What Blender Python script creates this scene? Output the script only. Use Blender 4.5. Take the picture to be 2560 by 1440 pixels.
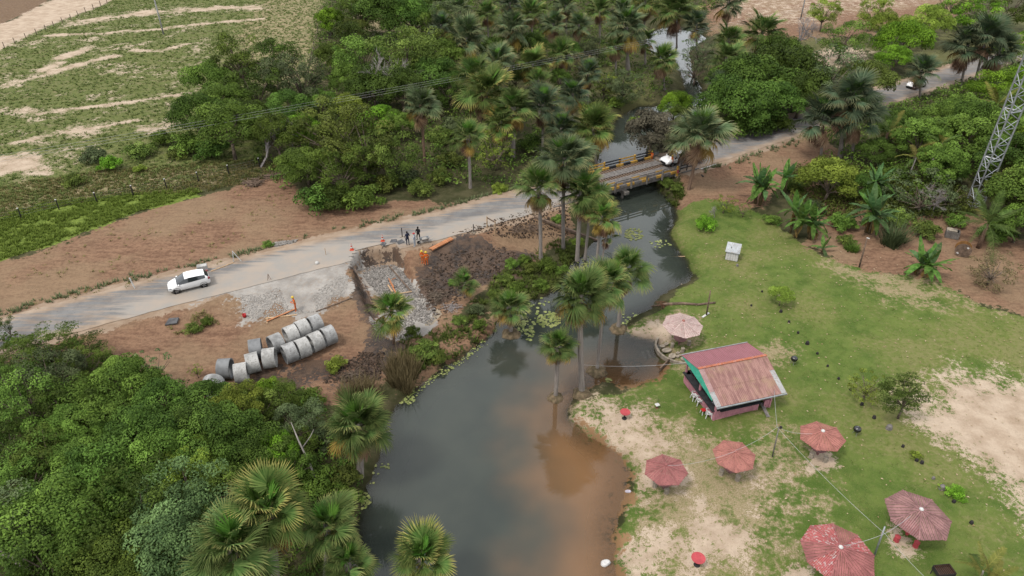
import bpy, bmesh, math, random
import numpy as np
from mathutils import Vector, Matrix, Euler

R = math.radians
random.seed(11)
RNG = np.random.default_rng(5)
for o in list(bpy.data.objects):
    bpy.data.objects.remove(o)
scene = bpy.context.scene
col = scene.collection

# ------------------------------------------------------------------ camera
CAM_H, PITCH, FPX = 41.0, R(33.5), 1750.0
cam_data = bpy.data.cameras.new('camera')
cam_data.sensor_width = 36.0
cam_data.lens = 36.0 * FPX / 2560.0
cam_data.clip_start = 0.5
cam_data.clip_end = 6000.0
camera = bpy.data.objects.new('camera', cam_data)
camera.location = (0, 0, CAM_H)
camera.rotation_euler = (math.pi / 2 - PITCH, 0, 0)
col.objects.link(camera)
scene.camera = camera

# ------------------------------------------------------------------ sky, sun, exposure
SUN_EL, SUN_AZ = R(60), R(232)          # azimuth clockwise from +Y
world = bpy.data.worlds.new('World')
scene.world = world
world.use_nodes = True
nt = world.node_tree
nt.nodes.clear()
w_out = nt.nodes.new('ShaderNodeOutputWorld')
w_bg = nt.nodes.new('ShaderNodeBackground')
w_bg.inputs['Strength'].default_value = 0.11
w_sky = nt.nodes.new('ShaderNodeTexSky')
w_sky.sky_type = 'NISHITA'
w_sky.sun_disc = False
w_sky.sun_elevation = SUN_EL
w_sky.sun_rotation = SUN_AZ
w_sky.air_density = 1.0
w_sky.dust_density = 2.0
w_co = nt.nodes.new('ShaderNodeTexCoord')
w_no = nt.nodes.new('ShaderNodeTexNoise')           # an even deck of cloud with soft folds
w_no.inputs['Scale'].default_value = 2.2
w_no.inputs['Detail'].default_value = 4.0
w_rp = nt.nodes.new('ShaderNodeValToRGB')
w_rp.color_ramp.elements[0].position = 0.35
w_rp.color_ramp.elements[0].color = (6.0, 6.2, 6.5, 1)
w_rp.color_ramp.elements[1].position = 0.68
w_rp.color_ramp.elements[1].color = (8.9, 8.9, 8.9, 1)
w_mx = nt.nodes.new('ShaderNodeMix')
w_mx.data_type = 'RGBA'
w_mx.inputs[0].default_value = 0.88
nt.links.new(w_co.outputs['Generated'], w_no.inputs['Vector'])
nt.links.new(w_no.outputs['Fac'], w_rp.inputs['Fac'])
nt.links.new(w_sky.outputs['Color'], w_mx.inputs[6])
nt.links.new(w_rp.outputs['Color'], w_mx.inputs[7])
nt.links.new(w_mx.outputs[2], w_bg.inputs['Color'])
nt.links.new(w_bg.outputs['Background'], w_out.inputs['Surface'])

sun_data = bpy.data.lights.new('sun', 'SUN')
sun_data.energy = 1.5
sun_data.angle = R(11)
sun_data.color = (1.0, 0.94, 0.86)
sun = bpy.data.objects.new('sun', sun_data)
sun_dir = Vector((math.sin(SUN_AZ) * math.cos(SUN_EL), math.cos(SUN_AZ) * math.cos(SUN_EL), math.sin(SUN_EL)))
sun.rotation_euler = (-sun_dir).to_track_quat('-Z', 'Y').to_euler()
sun.location = (0, 0, 80)
col.objects.link(sun)

scene.view_settings.view_transform = 'Standard'
scene.view_settings.look = 'None'
scene.view_settings.exposure = 1.22
scene.view_settings.gamma = 1.0
scene.render.engine = 'CYCLES'
scene.cycles.max_bounces = 6
scene.cycles.diffuse_bounces = 3
scene.cycles.glossy_bounces = 2
scene.cycles.transparent_max_bounces = 8
scene.cycles.use_denoising = True
scene.cycles.caustics_reflective = False
scene.cycles.caustics_refractive = False

# ------------------------------------------------------------------ survey: photo point -> place on the ground
SP, CP = math.sin(PITCH), math.cos(PITCH)

def at(px, py, z=0.0):
    """World point at height z that was surveyed at photo point (px, py)."""
    x, y = (px - 1280) / FPX, (py - 720) / FPX
    t = (CAM_H - z) / (SP + y * CP)
    return Vector((x * t, (CP - y * SP) * t, z))

def shows(v):
    d = Vector((v[0], v[1], v[2] - CAM_H))
    zc = d.y * CP - d.z * SP
    up = d.y * SP + d.z * CP
    return 1280 + FPX * d.x / zc, 720 - FPX * up / zc

def poly(pts, z=1.0):
    return np.array([[at(a, b, z).x, at(a, b, z).y] for a, b in pts])

def sdist(P, Q, margin=12.0):
    """Signed distance (negative inside) from points Q (n,2) to the closed polygon P."""
    out = np.full(len(Q), margin, dtype=np.float64)
    lo, hi = P.min(0) - margin, P.max(0) + margin
    sel = np.where((Q[:, 0] > lo[0]) & (Q[:, 0] < hi[0]) & (Q[:, 1] > lo[1]) & (Q[:, 1] < hi[1]))[0]
    if len(sel) == 0:
        return out
    q = Q[sel]
    d2 = np.full(len(q), 1e18)
    ins = np.zeros(len(q), bool)
    n = len(P)
    for i in range(n):
        a, b = P[i], P[(i + 1) % n]
        ab = b - a
        t = np.clip(((q - a) @ ab) / max(ab @ ab, 1e-9), 0, 1)
        e = q - a - t[:, None] * ab
        d2 = np.minimum(d2, (e * e).sum(1))
        c = ((a[1] > q[:, 1]) != (b[1] > q[:, 1]))
        with np.errstate(divide='ignore', invalid='ignore'):
            xi = a[0] + (q[:, 1] - a[1]) * ab[0] / (ab[1] if ab[1] else 1e-12)
        ins ^= c & (q[:, 0] < xi)
    d = np.sqrt(d2)
    d[ins] *= -1
    out[sel] = np.minimum(d, margin)
    return out

def pdist(L, Q):
    """Distance from Q to the open polyline L and the arc length of the nearest point."""
    best = np.full(len(Q), 1e18)
    arc = np.zeros(len(Q))
    s = 0.0
    for i in range(len(L) - 1):
        a, b = L[i], L[i + 1]
        ab = b - a
        ln = math.sqrt(ab @ ab)
        t = np.clip(((Q - a) @ ab) / (ab @ ab), 0, 1)
        e = Q - a - t[:, None] * ab
        d2 = (e * e).sum(1)
        m = d2 < best
        best[m] = d2[m]
        arc[m] = s + t[m] * ln
        s += ln
    return np.sqrt(best), arc

def smooth(a, b, x):
    t = np.clip((x - a) / (b - a), 0, 1)
    return t * t * (3 - 2 * t)

_perm = np.random.default_rng(3).permutation(512)
_grad = np.random.default_rng(4).uniform(-1, 1, (512, 2))
def vnoise(Q, scale, octaves=3):
    """Gradient noise about -1..1 on the plane."""
    tot = np.zeros(len(Q))
    amp, f = 1.0, 1.0 / scale
    for _ in range(octaves):
        p = Q * f
        i = np.floor(p).astype(int)
        u = p - i
        w = u * u * u * (u * (u * 6 - 15) + 10)
        def g(dx, dy):
            h = _perm[(_perm[(i[:, 0] + dx) & 511] + i[:, 1] + dy) & 511]
            return _grad[h, 0] * (u[:, 0] - dx) + _grad[h, 1] * (u[:, 1] - dy)
        v = (g(0, 0) * (1 - w[:, 0]) + g(1, 0) * w[:, 0]) * (1 - w[:, 1]) + (g(0, 1) * (1 - w[:, 0]) + g(1, 1) * w[:, 0]) * w[:, 1]
        tot += amp * v * 1.6
        amp *= 0.5
        f *= 2.03
    return tot

# ------------------------------------------------------------------ object helpers
def tag(o, label=None, cat=None, group=None, kind=None):
    if label: o['label'] = label
    if cat: o['category'] = cat
    if group: o['group'] = group
    if kind: o['kind'] = kind
    return o

def empty(name, loc=(0, 0, 0), rz=0.0):
    o = bpy.data.objects.new(name, None)
    o.empty_display_size = 0.3
    o.location = loc
    o.rotation_euler = (0, 0, rz)
    col.objects.link(o)
    return o

def link(name, me, parent=None, mat=None):
    o = bpy.data.objects.new(name, me)
    col.objects.link(o)
    if mat is not None:
        if len(me.materials) == 0:
            me.materials.append(mat)
        elif me.materials[0] is not mat:
            o.material_slots[0].link = 'OBJECT'
            o.material_slots[0].material = mat
    if parent is not None:
        o.parent = parent
    return o

class MB:
    """Collects simple solids; build() links them as one mesh object."""
    def __init__(self):
        self.v, self.f, self.m, self.cur = [], [], [], 0
    def add(self, vs, fs):
        n = len(self.v)
        self.v += [tuple(p) for p in vs]
        self.f += [tuple(i + n for i in f) for f in fs]
        self.m += [self.cur] * len(fs)
        return self
    def box(self, c, s, rot=None, taper=1.0):
        x, y, z = s[0] / 2, s[1] / 2, s[2] / 2
        vs = [Vector((a * x * (taper if k > 0 else 1), b * y * (taper if k > 0 else 1), k * z)) for k in (-1, 1) for a, b in ((-1, -1), (1, -1), (1, 1), (-1, 1))]
        if rot is not None:
            m = rot.to_matrix() if not isinstance(rot, Matrix) else rot
            vs = [m @ p for p in vs]
        vs = [p + Vector(c) for p in vs]
        return self.add(vs, [(3, 2, 1, 0), (4, 5, 6, 7), (0, 1, 5, 4), (1, 2, 6, 5), (2, 3, 7, 6), (3, 0, 4, 7)])
    def beam(self, a, b, w, h, up=(0, 0, 1)):
        a, b = Vector(a), Vector(b)
        d = (b - a)
        L = d.length
        x = d.normalized()
        y = Vector(up).cross(x)
        if y.length < 1e-4: y = Vector((0, 1, 0)).cross(x)
        y.normalize()
        z = x.cross(y)
        m = Matrix((x, y, z)).transposed()
        return self.box((a + b) / 2, (L, w, h), m)
    def tube(self, pts, radii, n=8, cap=True):
        pts = [Vector(p) for p in pts]
        if not isinstance(radii, (list, tuple)): radii = [radii] * len(pts)
        vs, fs = [], []
        ref = None
        for i, p in enumerate(pts):
            d = (pts[min(i + 1, len(pts) - 1)] - pts[max(i - 1, 0)]).normalized()
            if ref is None:
                ref = Vector((1, 0, 0)) if abs(d.x) < 0.8 else Vector((0, 1, 0))
            u = (ref - d * ref.dot(d)).normalized()
            ref = u
            w = d.cross(u)
            for k in range(n):
                a = 2 * math.pi * k / n
                vs.append(p + (u * math.cos(a) + w * math.sin(a)) * radii[i])
        for i in range(len(pts) - 1):
            for k in range(n):
                k2 = (k + 1) % n
                fs.append((i * n + k, i * n + k2, (i + 1) * n + k2, (i + 1) * n + k))
        if cap:
            fs.append(tuple(reversed(range(n))))
            fs.append(tuple((len(pts) - 1) * n + k for k in range(n)))
        return self.add(vs, fs)
    def lathe(self, prof, n=12, c=(0, 0, 0), close=True):
        c = Vector(c)
        vs, fs = [], []
        for r, z in prof:
            for k in range(n):
                a = 2 * math.pi * k / n
                vs.append(c + Vector((r * math.cos(a), r * math.sin(a), z)))
        for i in range(len(prof) - 1):
            for k in range(n):
                k2 = (k + 1) % n
                fs.append((i * n + k, i * n + k2, (i + 1) * n + k2, (i + 1) * n + k))
        if close:
            fs.append(tuple(reversed(range(n))))
            fs.append(tuple((len(prof) - 1) * n + k for k in range(n)))
        return self.add(vs, fs)
    def mesh(self, name, mats=(), sm=False):
        me = bpy.data.meshes.new(name)
        me.from_pydata(self.v, [], self.f)
        for m in mats: me.materials.append(m)
        if any(self.m): me.polygons.foreach_set('material_index', self.m)
        if sm: me.polygons.foreach_set('use_smooth', [True] * len(self.f))
        me.update()
        return me
    def build(self, name, mat, parent=None, sm=False, bevel=0.0):
        mats = mat if isinstance(mat, (list, tuple)) else (mat,)
        o = link(name, self.mesh(name, mats, sm), parent)
        if bevel:
            b = o.modifiers.new('bevel', 'BEVEL')
            b.width = bevel
            b.segments = 1
            b.limit_method = 'ANGLE'
        return o

def np_mesh(name, V, F, mat=None, attrs=None, sm=False):
    """Mesh from numpy arrays; F is (n,3) or (n,4)."""
    me = bpy.data.meshes.new(name)
    V = np.asarray(V, dtype=np.float32)
    F = np.asarray(F, dtype=np.int32)
    k = F.shape[1]
    me.vertices.add(len(V))
    me.vertices.foreach_set('co', V.ravel())
    me.loops.add(F.size)
    me.loops.foreach_set('vertex_index', F.ravel())
    me.polygons.add(len(F))
    me.polygons.foreach_set('loop_start', np.arange(0, F.size, k, dtype=np.int32))
    me.polygons.foreach_set('loop_total', np.full(len(F), k, dtype=np.int32))
    if sm: me.polygons.foreach_set('use_smooth', np.ones(len(F), bool))
    for an, (dom, typ, data) in (attrs or {}).items():
        a = me.attributes.new(an, typ, dom)
        a.data.foreach_set('color' if typ == 'FLOAT_COLOR' else 'value', np.asarray(data, dtype=np.float32).ravel())
    me.update(calc_edges=True)
    if mat is not None: me.materials.append(mat)
    return me

# ------------------------------------------------------------------ material helpers
ALB = 0.60            # paint-chip colours below are given on a brighter card; this brings them to real reflectance

class NT:
    def __init__(self, name):
        self.mat = bpy.data.materials.new(name)
        self.mat.use_nodes = True
        self.t = self.mat.node_tree
        self.bsdf = self.t.nodes['Principled BSDF']
        self.out = self.t.nodes['Material Output']
    def n(self, typ, **kw):
        nd = self.t.nodes.new(typ)
        for k, v in kw.items(): setattr(nd, k, v)
        return nd
    def l(self, a, b): self.t.links.new(a, b)
    def val(self, sock, v):
        if isinstance(v, bpy.types.NodeSocket): self.l(v, sock)
        else: sock.default_value = v
    def coord(self, which='Object'):
        return self.n('ShaderNodeTexCoord').outputs[which]
    def noise(self, scale, detail=4.0, rough=0.55, vec=None, dist=0.0):
        nd = self.n('ShaderNodeTexNoise')
        nd.inputs['Scale'].default_value = scale
        nd.inputs['Detail'].default_value = detail
        nd.inputs['Roughness'].default_value = rough
        nd.inputs['Distortion'].default_value = dist
        self.l(vec if vec is not None else self.coord(), nd.inputs['Vector'])
        return nd.outputs['Fac']
    def mapping(self, scale=(1, 1, 1), rot=(0, 0, 0), vec=None):
        m = self.n('ShaderNodeMapping')
        m.inputs['Scale'].default_value = scale
        m.inputs['Rotation'].default_value = rot
        self.l(vec if vec is not None else self.coord(), m.inputs['Vector'])
        return m.outputs['Vector']
    def math(self, op, a, b=0.0, c=None, clamp=False):
        nd = self.n('ShaderNodeMath', operation=op, use_clamp=clamp)
        self.val(nd.inputs[0], a)
        self.val(nd.inputs[1], b)
        if c is not None: self.val(nd.inputs[2], c)
        return nd.outputs[0]
    def ramp(self, fac, a, b, ca=0.0, cb=1.0):
        nd = self.n('ShaderNodeMapRange', clamp=True, interpolation_type='SMOOTHSTEP')
        self.val(nd.inputs[0], fac)
        nd.inputs[1].default_value, nd.inputs[2].default_value = a, b
        nd.inputs[3].default_value, nd.inputs[4].default_value = ca, cb
        return nd.outputs[0]
    def mix(self, fac, a, b, blend='MIX'):
        nd = self.n('ShaderNodeMix', data_type='RGBA', blend_type=blend)
        self.val(nd.inputs[0], fac)
        for s, v in ((nd.inputs[6], a), (nd.inputs[7], b)):
            if isinstance(v, bpy.types.NodeSocket): self.l(v, s)
            else: s.default_value = (*v[:3], 1)
        return nd.outputs[2]
    def attr(self, name, which='Fac'):
        nd = self.n('ShaderNodeAttribute', attribute_name=name)
        return nd.outputs[which]
    def bump(self, h, strength=0.5, dist=0.05):
        nd = self.n('ShaderNodeBump')
        nd.inputs['Strength'].default_value = strength
        nd.inputs['Distance'].default_value = dist
        self.l(h, nd.inputs['Height'])
        self.l(nd.outputs[0], self.bsdf.inputs['Normal'])
    def color(self, c): self.val(self.bsdf.inputs['Base Color'], c if isinstance(c, bpy.types.NodeSocket) else (*c[:3], 1))
    def rough(self, r): self.val(self.bsdf.inputs['Roughness'], r)
    def spec(self, s): self.bsdf.inputs['Specular IOR Level'].default_value = s

def simple(name, c, rough=0.8, var=0.25, scale=3.0, c2=None, metal=0.0, spec=0.12, bump=0.0, scale2=None):
    """Plain coloured surface with uneven wear."""
    m = NT(name)
    c = tuple(v * ALB for v in c)
    c2 = tuple(v * ALB for v in c2) if c2 is not None else None
    n1 = m.noise(scale, 5.0)
    n2 = m.noise(scale * 6.3, 3.0)
    dark = tuple(v * (1 - var) for v in c)
    lite = tuple(min(1, v * (1 + var)) for v in c)
    base = m.mix(m.ramp(n1, 0.3, 0.7), dark, lite)
    if c2 is not None:
        base = m.mix(m.math('MULTIPLY', m.ramp(n2, 0.5, 0.68), 0.8), base, c2)
    m.color(base)
    m.rough(rough)
    m.spec(spec)
    m.bsdf.inputs['Metallic'].default_value = metal
    if bump: m.bump(n2, bump, 0.02)
    return m.mat
# ------------------------------------------------------------------ lie of the land
WATER_PX = [(860, 1470), (885, 1340), (905, 1260), (930, 1185), (955, 1110), (958, 1065), (985, 1015), (1050, 962), (1100, 922), (1150, 897),
            (1195, 862), (1225, 835), (1252, 800), (1262, 770), (1305, 752), (1350, 745), (1388, 718), (1412, 682), (1432, 655), (1462, 632), (1486, 604), (1500, 560), (1505, 525), (1500, 490), (1480, 465), (1490, 430), (1500, 385), (1525, 335), (1545, 290), (1600, 264),
            (1640, 266), (1690, 248), (1712, 220), (1700, 180), (1655, 150), (1612, 118), (1618, 84), (1672, 62), (1735, 72), (1768, 94),
            (1745, 112), (1720, 132), (1735, 180), (1757, 230), (1775, 270), (1740, 298), (1660, 305), (1620, 340), (1615, 400), (1625, 430),
            (1645, 470), (1688, 510), (1697, 540), (1676, 580), (1690, 612), (1722, 652), (1733, 690), (1702, 714), (1652, 738), (1632, 770),
            (1600, 785), (1572, 802), (1562, 832), (1592, 842), (1642, 852), (1664, 882), (1668, 906), (1652, 936), (1600, 960), (1540, 962),
            (1502, 950), (1480, 966), (1442, 985), (1428, 1020), (1424, 1045), (1462, 1082), (1503, 1108), (1552, 1142), (1572, 1182),
            (1562, 1232), (1545, 1292), (1530, 1342), (1536, 1402), (1548, 1450), (1560, 1600), (1100, 1750), (850, 1600)]
WATER = poly(WATER_PX, 0.0)
ROAD_PX = [(-420, 948), (-200, 892), (0, 838), (130, 802), (250, 769), (400, 730), (530, 699), (650, 670), (770, 640), (890, 611), (1000, 585), (1100, 562),
           (1200, 535), (1300, 507), (1400, 480), (1500, 453), (1600, 428), (1690, 405), (1780, 379), (1900, 340), (2010, 305), (2120, 268),
           (2230, 232), (2320, 205), (2420, 172), (2560, 126), (2800, 60)]
ROAD_Z = 2.0
ROAD = poly(ROAD_PX, ROAD_Z)
seg = np.sqrt(((ROAD[1:] - ROAD[:-1]) ** 2).sum(1))
ROAD_S = np.concatenate([[0], np.cumsum(seg)])
S_BR0, S_BR1 = ROAD_S[14] + 1.2, ROAD_S[17] - 2.2      # bridge span along the road
PIT = poly([(905, 660), (940, 650), (985, 648), (1010, 668), (1045, 730), (1075, 775), (1105, 800), (1060, 835), (985, 850), (945, 830), (925, 780), (905, 720), (893, 685)], 0.6)
HEIGHTS = [(100, 300, 2.2), (500, 300, 2.0), (300, 100, 2.4), (700, 100, 2.0), (60, 600, 2.0), (500, 500, 1.8), (700, 520, 1.8), (950, 530, 1.7), (-100, 500, 2.2),
           (800, 300, 1.2), (1000, 440, 1.0), (1100, 200, 1.0), (1300, 300, .8), (1250, 430, .7), (1150, 480, .9), (1400, 150, .8), (1480, 250, .6), (1350, 420, .7),
           (1800, 200, 1.3), (2200, 100, 2.0), (2450, 50, 2.2), (2300, 300, 1.8), (2500, 450, 1.8), (1900, 250, 1.5),
           (1790, 450, 1.1), (1950, 400, 1.5), (1800, 620, .8), (2100, 700, 1.2), (2400, 650, 1.5), (2000, 900, .9), (2300, 1000, 1.2), (2500, 1300, 1.4),
           (2100, 1250, 1.0), (1750, 1150, .6), (1800, 1350, .6), (1650, 1400, .5), (300, 880, 1.5), (600, 870, 1.2), (800, 820, 1.0), (700, 960, .8), (900, 920, .5),
           (1190, 610, .9), (1260, 640, .5), (1120, 720, .5), (1250, 580, 1.0), (100, 1000, 1.2), (300, 1200, 1.0), (500, 1100, .9), (700, 1300, .5), (100, 1400, 1.2),
           (640, 760, 1.4), (760, 745, 1.5), (850, 720, 1.6), (1300, 690, .10), (1380, 635, .12), (1225, 740, .12), (1340, 720, .06), (1060, 880, .4), (1000, 950, .3), (1040, 660, 1.2), (1150, 830, .3)]
_hp = np.array([[at(a, b, z).x, at(a, b, z).y] for a, b, z in HEIGHTS])
_hz = np.array([h[2] for h in HEIGHTS])
APRON = poly([(600, 670), (880, 610), (900, 640), (872, 672), (868, 700), (760, 705), (660, 720), (560, 735)], 2.0)
_pitz = None

def height(Q):
    """Ground height at points Q (n,2)."""
    d2 = ((Q[:, None, :] - _hp[None]) ** 2).sum(2)
    w = 1.0 / (d2 + 20.0) ** 2
    z = (w * _hz).sum(1) / w.sum(1)
    z += 0.10 * vnoise(Q, 7.0, 3) + 0.05 * vnoise(Q, 1.3, 2)
    sw = sdist(WATER, Q + 0.35 * np.stack([vnoise(Q, 2.2, 2), vnoise(Q + 50, 2.2, 2)], 1))
    # beach on the south-east shore shelves gently, the west bank drops fast
    gentle = smooth(3.0, 9.0, Q[:, 0]) * (1 - smooth(52, 60, Q[:, 1]))
    slope = 0.34 * (1 - gentle) + 0.075 * gentle
    bank = 3.5 * (1 - gentle) + 6.0 * gentle
    under = np.maximum(-0.05 + sw * slope, -2.2)
    t = smooth(0, 1, sw / bank)
    over = 0.03 + (1 - t) * np.minimum(sw * 0.5 * (1 - gentle) + sw * 0.06 * gentle, z) + t * z
    z = np.where(sw < 0, under, over)
    dr, arc = pdist(ROAD, Q)
    br = smooth(S_BR0 - 0.5, S_BR0 + 0.6, arc) * (1 - smooth(S_BR1 - 0.6, S_BR1 + 0.5, arc))
    k = (1 - smooth(3.5, 7.0, dr + 0.35 * vnoise(Q, 2.5, 2))) * (1 - br)
    ap = 1 - smooth(0.0, 4.0, sdist(APRON, Q))
    k = np.maximum(k, ap)
    z = z * (1 - k) + (ROAD_Z - 0.07) * k
    sp = sdist(PIT, Q + 0.25 * np.stack([vnoise(Q, 0.9, 2), vnoise(Q + 70, 0.9, 2)], 1))
    z = np.minimum(z, np.where(sp < 0, 0.22, 0.22 + sp * (2.6 + 0.9 * vnoise(Q, 1.6, 2))) + 0.05 * vnoise(Q, 0.7, 2))
    # sill of mud that keeps the pond out of the pit
    return z

def ground_z(x, y):
    return float(height(np.array([[x, y]]))[0])

def on(px, py):
    """Point of the ground surveyed at photo point (px, py)."""
    z = 1.0
    for _ in range(5):
        p = at(px, py, z)
        z = ground_z(p.x, p.y)
    p.z = z
    return p

def axis(spec):
    out = [spec[0][0]]
    for (a, b, h) in spec:
        n = max(1, int(round((b - a) / h)))
        out += list(np.linspace(a, b, n + 1)[1:])
    return np.array(out)

GX = axis([(-2600, -600, 500), (-600, -170, 40), (-170, -60, 0.9), (-60, -25, 0.42), (-25, -6, 0.2), (-6, 45, 0.36), (45, 80, 0.6), (80, 170, 1.0), (170, 600, 40), (600, 2600, 500)])
GY = axis([(-400, 0, 60), (0, 24, 4), (24, 58, 0.36), (58, 76, 0.2), (76, 110, 0.42), (110, 150, 0.7), (150, 250, 1.1), (250, 600, 40), (600, 3000, 480)])
_xx, _yy = np.meshgrid(GX, GY)
GQ = np.stack([_xx.ravel(), _yy.ravel()], 1)
GZ = np.concatenate([height(c) for c in np.array_split(GQ, 12)])
NX, NY = len(GX), len(GY)

# ------------------------------------------------------------------ what covers the ground, zone by zone
_wob = 1.3 * vnoise(GQ, 6.0, 2) + 0.9 * vnoise(GQ + 31, 1.9, 3)
def zone(pts, soft=0.8, z=1.2, wob=1.0):
    d = sdist(poly(pts, z), GQ) + _wob * wob * min(1.0, soft)
    return 1 - smooth(-soft * 1.4, soft * 1.4, d)

def track(pts, w, z=2.1):
    L = poly(pts, z)
    lo, hi = L.min(0) - 5, L.max(0) + 5
    m = np.zeros(len(GQ))
    s = np.where((GQ[:, 0] > lo[0]) & (GQ[:, 0] < hi[0]) & (GQ[:, 1] > lo[1]) & (GQ[:, 1] < hi[1]))[0]
    if len(s):
        d, _ = pdist(L, GQ[s])
        d = np.abs(d + 0.6 * w * vnoise(GQ[s], 4.0, 3) + 0.3 * vnoise(GQ[s], 1.5, 2))
        m[s] = 0.9 * (1 - smooth(w * 0.0, w * 2.6, d)) * (0.62 + 0.38 * smooth(-0.5, 0.3, vnoise(GQ[s] + 13, 5.0, 2)))
    return m

def U(*a):
    r = a[0]
    for b in a[1:]: r = np.maximum(r, b)
    return r

k_lawn = zone([(1690, 500), (1760, 480), (1880, 520), (1960, 560), (2060, 640), (2220, 690), (2330, 690), (2440, 760), (2570, 800), (2700, 900), (2700, 1600), (1560, 1600), (1530, 1350),
               (1575, 1180), (1550, 1140), (1420, 1040), (1440, 985), (1560, 960), (1670, 900), (1560, 800), (1640, 760), (1735, 690), (1680, 590)], 0.6)
k_field = zone([(-900, 60), (0, 112), (265, 10), (330, -60), (820, -60), (795, 60), (770, 210), (640, 400), (420, 470), (0, 560), (-900, 800)], 1.0, 2.1)
k_sand = U(zone([(2330, 960), (2420, 930), (2570, 960), (2700, 1000), (2700, 1350), (2560, 1290), (2480, 1200), (2360, 1110), (2320, 1040)], 3.2),
           0.85 * zone([(1545, 1350), (1640, 1290), (1760, 1265), (1860, 1290), (1920, 1340), (1860, 1380), (1760, 1380), (1640, 1420), (1560, 1450)], 2.0),
           0.72 * zone([(1430, 1010), (1480, 975), (1600, 1000), (1720, 1090), (1740, 1200), (1600, 1250), (1545, 1300), (1570, 1180), (1550, 1130), (1470, 1080)], 2.2),
           0.5 * zone([(1820, 1180), (1920, 1140), (2000, 1220), (1980, 1300), (1880, 1290)], 2.5),
           0.9 * zone([(1960, 1440), (1980, 1390), (2040, 1430), (2040, 1480), (1960, 1480)], 0.5),
           0.75 * zone([(1560, 800), (1640, 780), (1690, 820), (1660, 850), (1600, 840)], 0.7),
           0.8 * zone([(2040, 1130), (2080, 1130), (2110, 1165), (2030, 1170)], 0.4), 0.75 * zone([(2210, 1300), (2260, 1320), (2330, 1370), (2320, 1410), (2230, 1390)], 0.5),
           zone([(2030, 130), (2110, 118), (2170, 125), (2160, 150), (2050, 165)], 2.0, 2.0),
           0.45 * zone([(1830, -40), (2400, -60), (2330, 20), (2120, 40), (2020, 70), (1880, 50), (1830, 60), (1780, 20)], 5.0, 2.0),
           0.42 * zone([(-900, 60), (0, 112), (265, 10), (500, 10), (560, 160), (420, 330), (200, 440), (0, 480), (-900, 700)], 3.0, 2.1) * smooth(-0.25, 0.45, vnoise(GQ + 5, 9.0, 3) + 0.5 * vnoise(GQ + 40, 2.2, 2)),
           track([(20, 212), (100, 188), (200, 165), (290, 143)], 1.2), track([(95, 185), (170, 145), (225, 124)], 1.4), track([(-100, 375), (60, 356), (150, 335), (250, 318), (340, 300)], 0.5),
           track([(100, 287), (250, 266), (360, 250), (470, 232)], 0.8), track([(120, 92), (250, 88), (400, 76), (550, 56), (650, 48)], 1.0), track([(190, 60), (330, 38), (450, 26), (640, 18)], 2.6),
           0.8 * track([(330, 130), (400, 130), (470, 112)], 0.9), 0.8 * track([(-60, 280), (20, 280), (90, 280)], 1.5), 0.7 * track([(120, 350), (180, 325), (230, 330)], 2.0),
           0.85 * zone([(-200, 380), (80, 388), (150, 420), (120, 440), (-200, 450)], 1.5, 2.1), 0.6 * zone([(330, 310), (450, 300), (430, 330), (330, 330)], 1.0, 2.1),
           zone([(-300, 170), (0, 62), (140, -10), (280, -60), (330, -40), (262, 8), (120, 66), (0, 122), (-300, 250)], 0.8, 2.3))
k_dirt = U(zone([(-500, 960), (-300, 780), (0, 655), (120, 622), (210, 585), (330, 535), (440, 503), (520, 485), (610, 458), (690, 430), (740, 470), (800, 492), (930, 500), (1090, 488), (1140, 500),
                 (1180, 520), (1000, 580), (760, 640), (400, 730), (0, 838)], 0.7, 1.9),
           zone([(-300, 930), (120, 810), (420, 760), (640, 720), (860, 700), (900, 780), (960, 840), (985, 900), (960, 960), (900, 985), (800, 985), (720, 960), (600, 1000), (480, 990), (380, 930),
                 (200, 905), (60, 900)], 0.8, 1.3),
           zone([(1700, 500), (1690, 455), (1760, 400), (1900, 372), (2010, 330), (2080, 330), (2090, 400), (1990, 420), (1930, 500), (1880, 520), (1800, 500), (1760, 490)], 0.8, 1.4),
           zone([(1120, 580), (1200, 570), (1330, 530), (1420, 500), (1440, 560), (1400, 600), (1330, 620), (1260, 600), (1130, 600)], 0.7, 1.2),
           zone([(1985, 600), (2080, 560), (2240, 545), (2420, 540), (2600, 620), (2700, 800), (2560, 790), (2440, 755), (2330, 690), (2230, 680), (2080, 640)], 0.8, 1.5),
           zone([(1770, -30), (2500, -60), (2400, 40), (2200, 70), (2020, 90), (1880, 80), (1760, 40)], 3.0, 2.0),
           zone([(850, 700), (905, 600), (1090, 590), (1340, 530), (1400, 560), (1350, 640), (1240, 700), (1130, 800), (1010, 890), (960, 960), (880, 980), (840, 860)], 0.7, 0.9),
           0.8 * zone([(1990, 360), (2100, 480), (2300, 540), (2240, 560), (2080, 560), (1980, 520)], 0.8, 1.5), 0.7 * zone([(1780, 30), (2050, 60), (2200, 40), (2200, 90), (1900, 110), (1760, 70)], 2.0, 1.8),
           0.6 * zone([(1000, 850), (1100, 800), (1240, 760), (1250, 810), (1190, 865), (1100, 925), (1040, 970), (960, 1000)], 0.8, 0.3))
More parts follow.
